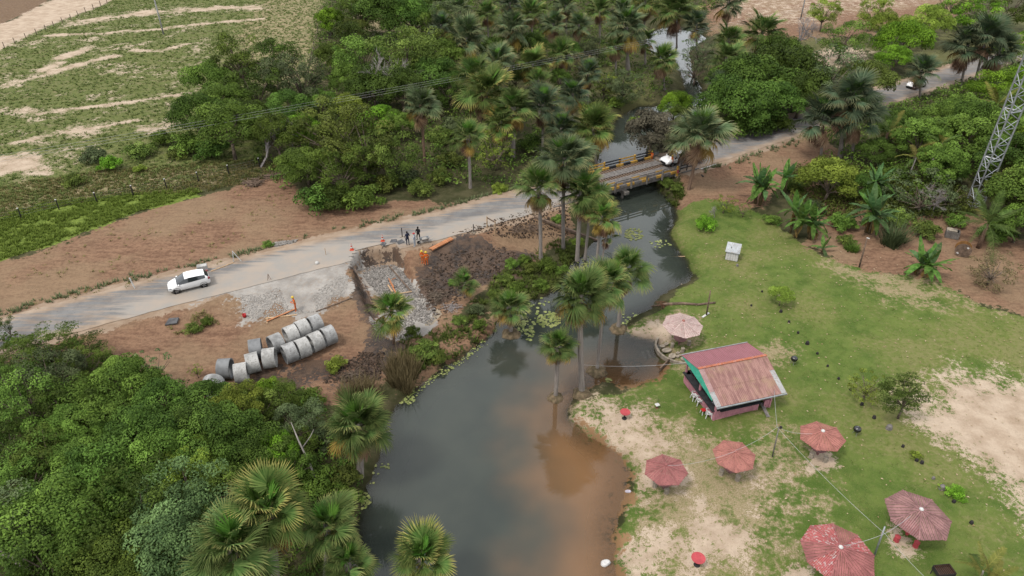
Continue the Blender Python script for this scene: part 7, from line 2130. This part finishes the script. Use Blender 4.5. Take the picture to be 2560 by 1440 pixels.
STUMP = MB().lathe([(0.17, -0.05), (0.15, 0.02), (0.13, 0.16), (0.10, 0.20), (0.02, 0.19)], 8).mesh('stump', (DARK,), sm=True)
for px, py, s, lb in [(2069, 916, 0.9, 'low black stump right of the kettle grill behind the kiosk'), (2096, 948, 1.0, 'low black stump farther along from the grill behind the kiosk'), (2018, 860, 1.5, 'upright dark stump between grill and lawn tree'), (1972, 806, 1.1, 'dark stump below the young lawn tree'),
                      (1995, 833, 1.0, 'flat dark stump in the open lawn'), (2043, 885, 1.0, 'dark stump with chips on the open lawn'), (2126, 975, 0.9, 'dark stump nearest the thin yellow tree'), (2154, 1012, 1.2, 'black stump at the foot of the thin yellow tree'),
                      (2185, 1045, 1.2, 'black stump between yellow tree and dark tree'), (2222, 1072, 2.0, 'big grey stump at the foot of the dark leaning tree'), (2291, 1152, 1.1, 'black stump left of the lime sapling pair'), (2304, 1158, 1.2, 'black stump right of the lime sapling pair'),
                      (2333, 1197, 1.0, 'dark stump before the pale stump'), (2354, 1222, 1.8, 'pale weathered stump beside the bright sapling'), (2384, 1255, 1.1, 'black stump below the bright sapling'), (2428, 1308, 1.1, 'lone dark stump right of the mauve parasol'),
                      (1843, 665, 1.2, 'grey stump in front of the tin shed'), (1878, 765, 0.9, 'tiny dark stump in the upper lawn'), (1905, 730, 0.9, 'small dark stump left of the young lawn tree'), (2257, 1117, 1.0, 'small stump left of the lime sapling'), (1952, 780, 1.3, 'dark stump under the young lawn tree')]:
    o = link('stump', STUMP, None, WOOD_GREY if 'pale' in lb or 'grey' in lb else DARK)
    p = on(px, py); o.location = p; o.scale = (s * .8, s * .8, s); o.rotation_euler = (0, 0, px)
    tag(o, lb, 'stump', 'stumps in the lawn')
# iron grill at the bottom edge
t = tag(empty('iron_grill', on(2352, 1442), 0.1), 'black iron box grill cut by the bottom edge', 'grill')
for c_, s_ in (((0, -0.35, 0.62), (1.1, 0.03, 0.3)), ((0, 0.35, 0.62), (1.1, 0.03, 0.3)), ((-0.55, 0, 0.62), (0.03, 0.67, 0.3)), ((0.55, 0, 0.62), (0.03, 0.67, 0.3)), ((0, 0, 0.5), (1.04, 0.64, 0.03))): MB().box(c_, s_).build('side', DARK, t)
for k in range(9): MB().box((-0.5 + 0.125 * k, 0, 0.74), (0.02, 0.66, 0.02)).build('bar', RUST, t)
for sx in (-1, 1):
    for sy in (-1, 1): MB().box((sx * 0.5, sy * 0.3, 0.22), (0.04, 0.04, 0.5)).build('leg', DARK, t)
# pale lump at the waterline and a rag on the beach
p = at(1513, 1408, 0.02)
m = MB(); m.lathe([(0.30, -0.15), (0.34, 0.02), (0.27, 0.14), (0.17, 0.19), (0.10, 0.13), (0.02, 0.11)], 12, p)
m.v = [(x + 0.05 * math.sin(9 * y), p.y + (y - p.y) * 0.8 + 0.04 * math.sin(8 * x), z) for x, y, z in m.v]
tag(m.build('sunken_sack', WHITE, sm=True), 'white sack lying in the shallows at the bottom of the beach', 'sack')
p = on(1570, 1229)
m = MB(); m.lathe([(0.25, 0.0), (0.22, 0.07), (0.1, 0.10), (0.02, 0.12)], 7, p + Vector((0, 0, .01)))
m.v = [(x, p.y + (y - p.y) * 0.55, z) for x, y, z in m.v]
tag(m.build('rag', simple('pale_rag', (0.50, 0.46, 0.52), 0.8)), 'small pale rag on the wet beach sand', 'rag')

# ------------------------------------------------------------------ poles, wires, fences, tower
def pole(px, py, h, r, mat, label, lean=(0, 0), arm=None, name='utility_pole'):
    t = tag(empty(name, on(px, py)), label, 'pole')
    MB().tube([(0, 0, -0.2), (lean[0] * .5, lean[1] * .5, h * .5), (lean[0], lean[1], h)], [r * 1.1, r, r * 0.8], 8).build('shaft', mat, t, sm=True)
    if arm == 'lamp':
        MB().box((lean[0] + 0.12, lean[1], h - 0.02), (0.32, 0.12, 0.08), Euler((0, 0.3, 0))).build('lamp_head', WHITE, t)
    if arm == 'meter':
        MB().box((lean[0] + 0.14, lean[1], h), (0.18, 0.14, 0.16)).build('lamp_head', DARK, t)
    if arm == 'cross':
        MB().box((lean[0], lean[1], h - 0.3), (1.8, 0.1, 0.12)).build('crossarm', mat, t)
        for k in (-0.8, 0, 0.8): MB().lathe([(0.05, -.2), (0.06, -.1), (0.03, 0.02)], 7, (lean[0] + k, lean[1], h)).build('insulator', CONC_PALE, t)
    return t
pole(1766, 788, 2.9, 0.075, WOOD_BROWN, 'short dark wooden pole on the lawn behind the pale parasol', (-0.05, 0))
pole(1931, 1142, 3.0, 0.05, WOOD_GREY, 'thin leaning pole with lamp between the salmon parasols', (-0.1, 0.1), 'meter')
pole(2184, 1394, 3.0, 0.06, METAL, 'thin steel pole beside the peeling parasol', (-0.1, 0.1), 'cross' if False else None)
pole(2148, 668, 3.6, 0.085, WOOD_BROWN, 'dark pole with small white lamp before the banana plants', (-0.15, 0), 'lamp')
pole(409, 86, 10.5, 0.17, CONC_PALE, 'pale concrete power pole standing in the sandy field', (0, 0), 'cross')
pole(2002, 46, 9.0, 0.15, CONC, 'concrete power pole at the sandy clearing, top edge', (0, 0), 'cross')

def wire(name, P0, P1, sag, r, mat, label, n=24):
    P0, P1 = Vector(P0), Vector(P1)
    m = MB()
    pts = [P0.lerp(P1, i / n) - Vector((0, 0, sag * 4 * (i / n) * (1 - i / n))) for i in range(n + 1)]
    m.tube(pts, r, 4)
    return tag(m.build(name, mat), label, 'wire')
wA, wB = at(-500, 470, 9.0), at(2050, 10, 9.5)
for k, lb in enumerate(('upper of the three power lines crossing the thicket', 'middle of the three power lines crossing the thicket', 'lower of the three power lines crossing the thicket')):
    wire('power_line', wA + Vector((0.3 * k, -0.9 * k, -0.05 * k)), wB + Vector((0.3 * k, -0.9 * k, 0)), 1.0, 0.010, WIRE_PALE, lb, 40)
kp = at(1943, 1068, 3.6); k2 = at(2212, 1334, 4.0)
wire('cable', local(5.2, 0.0, 2.1), kp, 0.1, 0.012, WIRE_PALE, 'cable from the kiosk roof to the leaning lamp pole')
wire('cable', kp, at(1838, 1126, 3.2), 0.25, 0.012, WIRE_PALE, 'cable from the lamp pole to the middle salmon parasol')
wire('cable', at(1838, 1128, 3.15), at(1670, 1164, 3.0), 0.35, 0.012, WIRE_PALE, 'cable slung between the middle parasol and the beach parasol')
wire('cable', kp, at(2063, 1080, 3.2), 0.4, 0.012, WIRE_PALE, 'cable from the lamp pole to the parasol by the grill')
wire('cable', kp, k2, 0.25, 0.012, WIRE_PALE, 'long cable from the lamp pole to the steel pole')
wire('cable', k2, at(2298, 1272, 3.6), 0.2, 0.012, WIRE_PALE, 'cable from the steel pole to the mauve parasol')
wire('cable', k2, at(2097, 1366, 3.5), 0.2, 0.012, WIRE_PALE, 'cable from the steel pole to the peeling parasol')
wire('cable', k2, at(2330, 1460, 3.0), 0.1, 0.012, WIRE_PALE, 'cable leaving the steel pole toward the bottom edge')
wire('cable', at(1455, 912, 2.4), local(0.2, 4.6, 2.4), 0.3, 0.014, WIRE_PALE, 'thin cable from the big palm to the kiosk')

FPOST = MB().box((0, 0, 0.55), (0.13, 0.13, 1.5)).mesh('fence_post', (WOOD_BROWN,))
def fence(pts, name, label, dense=1, cap=False):
    P_ = [on(*p) for p in pts]
    t = tag(empty(name, P_[0]), label, 'fence')
    for k, p in enumerate(P_):
        o = link('post', FPOST, t, DARK if cap else WOOD_BROWN)
        o.location = p - P_[0]; o.rotation_euler = (random.uniform(-.04, .04), random.uniform(-.04, .04), random.uniform(0, 1))
        if cap: MB().box((0, 0, 1.33), (0.15, 0.15, 0.07)).build('post_cap', WHITE, t).location = p - P_[0]
    for z in (0.45, 0.8, 1.15):
        m = MB()
        for a, b in zip(P_[:-1], P_[1:]): m.tube([a - P_[0] + Vector((0, 0, z)), b - P_[0] + Vector((0, 0, z))], 0.008, 3)
        m.build('strand', WIRE, t)
    return t
fence([(-45, 566), (54, 546), (148, 524), (243, 506), (334, 488), (417, 471), (497, 454), (573, 436), (650, 418)], 'wire_fence', 'wire fence with white-tipped dark posts before the cleared dirt', cap=True)
fence([(795, 84), (791, 97), (789, 106), (786, 118), (784, 131), (781, 145), (778, 159), (775, 174), (772, 188), (768, 204), (765, 220)], 'wire_fence', 'wire fence of dark posts at the far edge of the field')
fence([(12, 121), (38, 110), (66, 98), (92, 87), (115, 77), (135, 68), (157, 58), (178, 50), (196, 41), (215, 32), (234, 24), (252, 15), (268, 8), (285, 0)], 'wire_fence', 'wire fence of wooden posts along the sandy track')

# lattice tower
pT = on(2434, 512)
tower = tag(empty('lattice_tower', pT, R(18)), 'tall galvanised lattice mast rising out of the mango wood', 'tower')
TW, TH, NB = 1.8, 34.0, 17
cs = [(math.cos(R(90 + 120 * k)) * TW * 0.6, math.sin(R(90 + 120 * k)) * TW * 0.6) for k in range(3)]
for c_ in cs: MB().tube([(c_[0], c_[1], -0.3), (c_[0], c_[1], TH)], 0.095, 6).build('leg', METAL, tower)
for k in range(NB):
    z0, z1 = TH * k / NB, TH * (k + 1) / NB
    for i in range(3):
        a, b = cs[i], cs[(i + 1) % 3]
        MB().tube([(a[0], a[1], z0), (b[0], b[1], (z0 + z1) / 2)], 0.05, 4).tube([(b[0], b[1], (z0 + z1) / 2), (a[0], a[1], z1)], 0.05, 4).build('brace', METAL, tower)
        if k % 3 == 0: MB().tube([(a[0], a[1], z0), (b[0], b[1], z0)], 0.06, 4).build('ring_brace', METAL, tower)

# ------------------------------------------------------------------ banana plants, coconut palms
BAN_MATS = [leaf_mat('banana_leaf', (0.075, 0.17, 0.03), (0.16, 0.29, 0.06), trans=0.3), leaf_mat('banana_leaf_bluish', (0.07, 0.15, 0.05), (0.14, 0.24, 0.09), trans=0.3), leaf_mat('banana_leaf_dry', (0.26, 0.17, 0.05), (0.40, 0.27, 0.10), trans=0.1)]
def blade_mesh(name, L, W, droop, seed, torn=True):
    rg_ = random.Random(seed)
    V, F = [], []
    n = 9
    for side in (-1, 1):
        for i in range(n):
            t0, t1 = i / n, (i + 1) / n - (0.015 if torn else 0)
            def pt(t, u):
                w = W * math.sin(math.pi * min(1, 0.08 + 0.92 * t) ** 0.8) ** 0.7 if t < 1 else 0.02
                x = L * (t - 0.12 * droop * t * t); z = 0.35 * L * t * 0.2 - droop * L * 0.42 * t * t
                return (x, side * u * w, z + 0.22 * u * w - (0.25 * u * u * w))
            d = rg_.uniform(-.05, .05) * L * 0.3 if torn else 0
            b = len(V)
            p0, p1, p2, p3 = pt(t0, 0), pt(t1, 0), pt(t1, 1), pt(t0, 1)
            V += [p0, p1, (p2[0] + 0.08 * L, p2[1], p2[2] + d), (p3[0] + 0.06 * L, p3[1], p3[2] + d)]
            F.append((b, b + 1, b + 2, b + 3))
    for i in range(n):
        pass
    return np_mesh(name, V, F, BAN_MATS[0])
BAN = [blade_mesh('banana_leaf', 2.3, 0.30, d, 5 + i) for i, d in enumerate((0.3, 0.7, 1.0))]
def pinnate_mesh(name, L, seed, droop=0.9, leaflet=0.62, n=26):
    rg_ = random.Random(seed)
    V, F = [], []
    def rach(t): return Vector((L * (t - 0.12 * droop * t * t), 0, 0.12 * L * t - droop * L * 0.45 * t ** 2.2))
    for i in range(8):
        a, b = rach(i / 8), rach((i + 1) / 8)
        w0, w1 = 0.04 * (1 - i / 9), 0.04 * (1 - (i + 1) / 9)
        k = len(V); V += [(a.x, -w0, a.z), (a.x, w0, a.z), (b.x, w1, b.z), (b.x, -w1, b.z)]; F.append((k, k + 1, k + 2, k + 3))
    for i in range(n):
        t = 0.14 + 0.86 * i / n
        p = rach(t)
        l = leaflet * (math.sin(math.pi * min(0.97, t * 0.85 + 0.12)) ** 0.6)
        for s in (-1, 1):
            tip = p + Vector((l * 0.62, s * l * 0.8, -l * rg_.uniform(0.25, 0.6)))
            mid_ = p.lerp(tip, 0.5) + Vector((0, 0, 0.06))
            k = len(V)
            V += [(p.x - .02, p.y, p.z), (p.x + 0.03, p.y, p.z), (mid_.x + 0.03, mid_.y, mid_.z), tuple(tip), (mid_.x - 0.035, mid_.y, mid_.z)]
            F += [(k, k + 1, k + 2, k + 4), (k + 4, k + 2, k + 3, k + 3)]
    F = [f if f[2] != f[3] else None for f in F]
    tri = []
    for k, f in enumerate(F):
        if f: tri += [(f[0], f[1], f[2]), (f[0], f[2], f[3])]
    # tips
    nb0 = 8 * 4
    for j in range((len(V) - nb0) // 5):
        k = nb0 + 5 * j
        tri.append((k + 4, k + 2, k + 3))
    return np_mesh(name, V, tri, BAN_MATS[0])
COCO = [pinnate_mesh('coconut_frond', 3.2, 3 + i, d) for i, d in enumerate((0.5, 0.9, 1.25))]
COCO_G = leaf_mat('coconut_green', (0.075, 0.13, 0.03), (0.16, 0.23, 0.065), trans=0.25)
COCO_Y = leaf_mat('coconut_yellowing', (0.16, 0.16, 0.035), (0.32, 0.29, 0.08), trans=0.25)
def rosette(name, px, py, stems, nleaf, meshes, mats, S, stem_h, label, cat, els=(80, -25), stem_r=0.12, spread=0.6, dry=0, stem_mat=None, group=None, leafname='leaf', lean=(0, 0)):
    rr_ = random.Random(int(px + py * 3))
    p = on(px, py)
    root = tag(empty(name, p), label, cat, group)
    for s in range(stems):
        a = rr_.uniform(0, 6.28); d = spread * (rr_.random() ** .5 if stems > 1 else 0)
        bx, by = d * math.cos(a), d * math.sin(a)
        h = stem_h * rr_.uniform(.7, 1.15) if stems > 1 else stem_h
        tx, ty = bx * 1.3 + lean[0], by * 1.3 + lean[1]
        MB().tube([(bx, by, -0.1), (bx * 1.1 + lean[0] * .4, by * 1.1 + lean[1] * .4, h * .5), (tx, ty, h)], [stem_r * 1.2, stem_r, stem_r * .7], 7).build('stem', stem_mat or simple_stem, root, sm=True)
        a0 = rr_.uniform(0, 6.28)
        for i in range(nleaf):
            t = (i + .5) / nleaf
            el = R(els[0] + (els[1] - els[0]) * t + rr_.uniform(-8, 8))
            o = link(leafname, meshes[min(len(meshes) - 1, int(t * len(meshes)))], root, mats[0] if rr_.random() > 0.25 else mats[min(1, len(mats) - 1)])
            sc = S * rr_.uniform(.8, 1.1)
            o.matrix_local = Matrix.Translation((tx, ty, h)) @ Euler((0, 0, a0 + i * 2.4)).to_matrix().to_4x4() @ Euler((rr_.uniform(-.3, .3), -el, 0)).to_matrix().to_4x4() @ Matrix.Scale(sc, 4)
        for i in range(dry):
            o = link(leafname, meshes[-1], root, BAN_MATS[2] if meshes is BAN else FROND_DEAD)
            o.matrix_local = Matrix.Translation((tx, ty, h * .9)) @ Euler((0, 0, rr_.uniform(0, 6.28))).to_matrix().to_4x4() @ Euler((0, R(rr_.uniform(55, 80)), 0)).to_matrix().to_4x4() @ Matrix.Scale(S * .7, 4)
    return root
simple_stem = simple('banana_stem', (0.18, 0.14, 0.07), 0.8, 0.35, 2.5, (0.10, 0.07, 0.04))
GB = 'banana plants at the back of the lawn'
rosette('banana_plant', 1890, 512, 4, 8, BAN, BAN_MATS, 1.19, 2.7, 'sunlit banana clump with yellow-edged leaves on the dirt bank', 'banana plant', group=GB, dry=1)
rosette('banana_plant', 1962, 488, 2, 8, BAN, BAN_MATS, 1.10, 2.2, 'smaller banana plant right behind the sunlit clump', 'banana plant', group=GB)
rosette('banana_plant', 1985, 588, 3, 8, BAN, BAN_MATS, 1.19, 2.8, 'banana clump with dry brown skirts at the lawn corner, farther stems', 'banana plant', group=GB, dry=2)
rosette('banana_plant', 2025, 600, 3, 7, BAN, BAN_MATS, 1.10, 2.5, 'banana clump with dry brown skirts at the lawn corner, nearer stems', 'banana plant', group=GB, dry=2)
rosette('banana_plant', 2172, 585, 4, 9, BAN, [BAN_MATS[1], BAN_MATS[0]], 1.23, 3.2, 'large bluish banana clump below the mango tree', 'banana plant', group=GB, dry=2)
rosette('banana_plant', 2185, 500, 3, 8, BAN, [BAN_MATS[1], BAN_MATS[0]], 1.19, 3.2, 'bluish banana plant rising behind the mango tree', 'banana plant', group=GB)
rosette('banana_plant', 2295, 690, 3, 8, BAN, BAN_MATS, 1.15, 1.6, 'banana clump on bare soil nearest the cable drum', 'banana plant', group=GB, dry=2)
rosette('banana_plant', 2055, 630, 1, 6, BAN, BAN_MATS, 0.8, 0.5, 'young banana sprout on the dry soil edge', 'banana plant', group=GB)
q = np.array([on(2230, 610)[:2]]) + rg.normal(size=(26, 2)) * 0.5
tufts('tall_grass_clump', q, 2.2, 0.8, 16, GREEN['grey'][1], rg, 'tall striped grass clump before the banana plants', 0.06, 0.7)
q = np.array([on(2130, 625)[:2]]) + rg.normal(size=(24, 2)) * 0.45
tufts('lemongrass', q, 0.7, 0.6, 16, GREEN['mid'][1], rg, 'low dark grass clump on the dry soil left of the lamp pole', 0.035, 0.7)
GC = 'coconut palms in the mango wood'
rosette('coconut_palm', 2445, 620, 1, 14, COCO, [COCO_G, COCO_Y], 1.4, 3.0, 'young coconut palm with arching fronds beside the cable drum', 'palm tree', (75, -20), 0.2, dry=1, stem_mat=BARK_PALM_BROWN, group=GC, leafname='frond')
rosette('coconut_palm', 2312, 442, 1, 10, COCO[1:], [COCO_Y, COCO_G], 0.95, 4.6, 'thin-stemmed palm with pale flower heads, taller of two', 'palm tree', (60, -35), 0.10, stem_mat=BARK_PALE, group=GC, leafname='frond', lean=(0.9, 0.3))
rosette('coconut_palm', 2268, 452, 1, 9, COCO[1:], [COCO_Y, COCO_G], 0.85, 3.2, 'thin-stemmed palm with pale flower heads, shorter of two', 'palm tree', (55, -40), 0.10, stem_mat=BARK_PALE, group=GC, leafname='frond', lean=(0.3, 0.2))
rosette('coconut_palm', 2205, 380, 1, 12, COCO, [COCO_G, COCO_Y], 1.2, 3.0, 'dark coconut palm drooping beside the big dark palm clump', 'palm tree', (70, -25), 0.18, stem_mat=BARK_PALM_BROWN, group=GC, leafname='frond')
rosette('coconut_palm', 2470, 320, 1, 12, COCO, [COCO_Y, COCO_G], 1.25, 3.6, 'yellowing coconut palm behind the lattice tower', 'palm tree', (70, -30), 0.18, dry=1, stem_mat=BARK_PALM_BROWN, group=GC, leafname='frond')
rosette('coconut_palm', 2385, 395, 1, 10, COCO, [COCO_Y, COCO_G], 1.1, 3.0, 'pale-fronded palm sunk among the mango trees', 'palm tree', (65, -25), 0.16, stem_mat=BARK_PALM_BROWN, group=GC, leafname='frond')
rosette('areca_palm', 2455, 1470, 3, 6, COCO, [COCO_Y, COCO_G], 0.62, 1.2, 'yellowish feathery palm at the bottom corner of the lawn', 'palm tree', (75, 0), 0.07, 0.3, stem_mat=BARK_PALE, leafname='frond')

# ------------------------------------------------------------------ pieces gathered under the part they belong to
def regroup(root, part, names):
    kids = [c for c in root.children if c.name.split('.')[0] in names]
    if not kids: return
    e_ = bpy.data.objects.new(part, None)
    col.objects.link(e_)
    e_.parent = root
    for c in kids: c.parent = e_
for o in [o for o in scene.objects if o.parent is None]:
    n_ = o.name.split('.')[0]
    if n_ == 'kiosk':
        for part, names in (('roof', ('roof_sheet', 'ridge_cap', 'gutter', 'purlin')), ('gable', ('gable_board',)), ('wall', ('wall_board',))): regroup(o, part, names)
    elif n_ == 'timber_bridge':
        for part, names in (('deck', ('sleeper', 'runway_plank', 'girder')), ('railing', ('rail_post', 'rail', 'wing_rail', 'wing_post', 'kerb_block'))): regroup(o, part, names)
    elif n_ == 'parasol':
        regroup(o, 'canopy', ('roof_panel', 'hip_batten', 'roof_cap'))
    elif n_ == 'tin_shed':
        regroup(o, 'roof', ('roof_sheet',)); regroup(o, 'wall', ('wall_sheet', 'back_wall'))
    elif n_ == 'cable_drum':
        regroup(o, 'flange', ('flange_board', 'paper_label'))
    elif n_ == 'wire_fence':
        regroup(o, 'wiring', ('strand',))
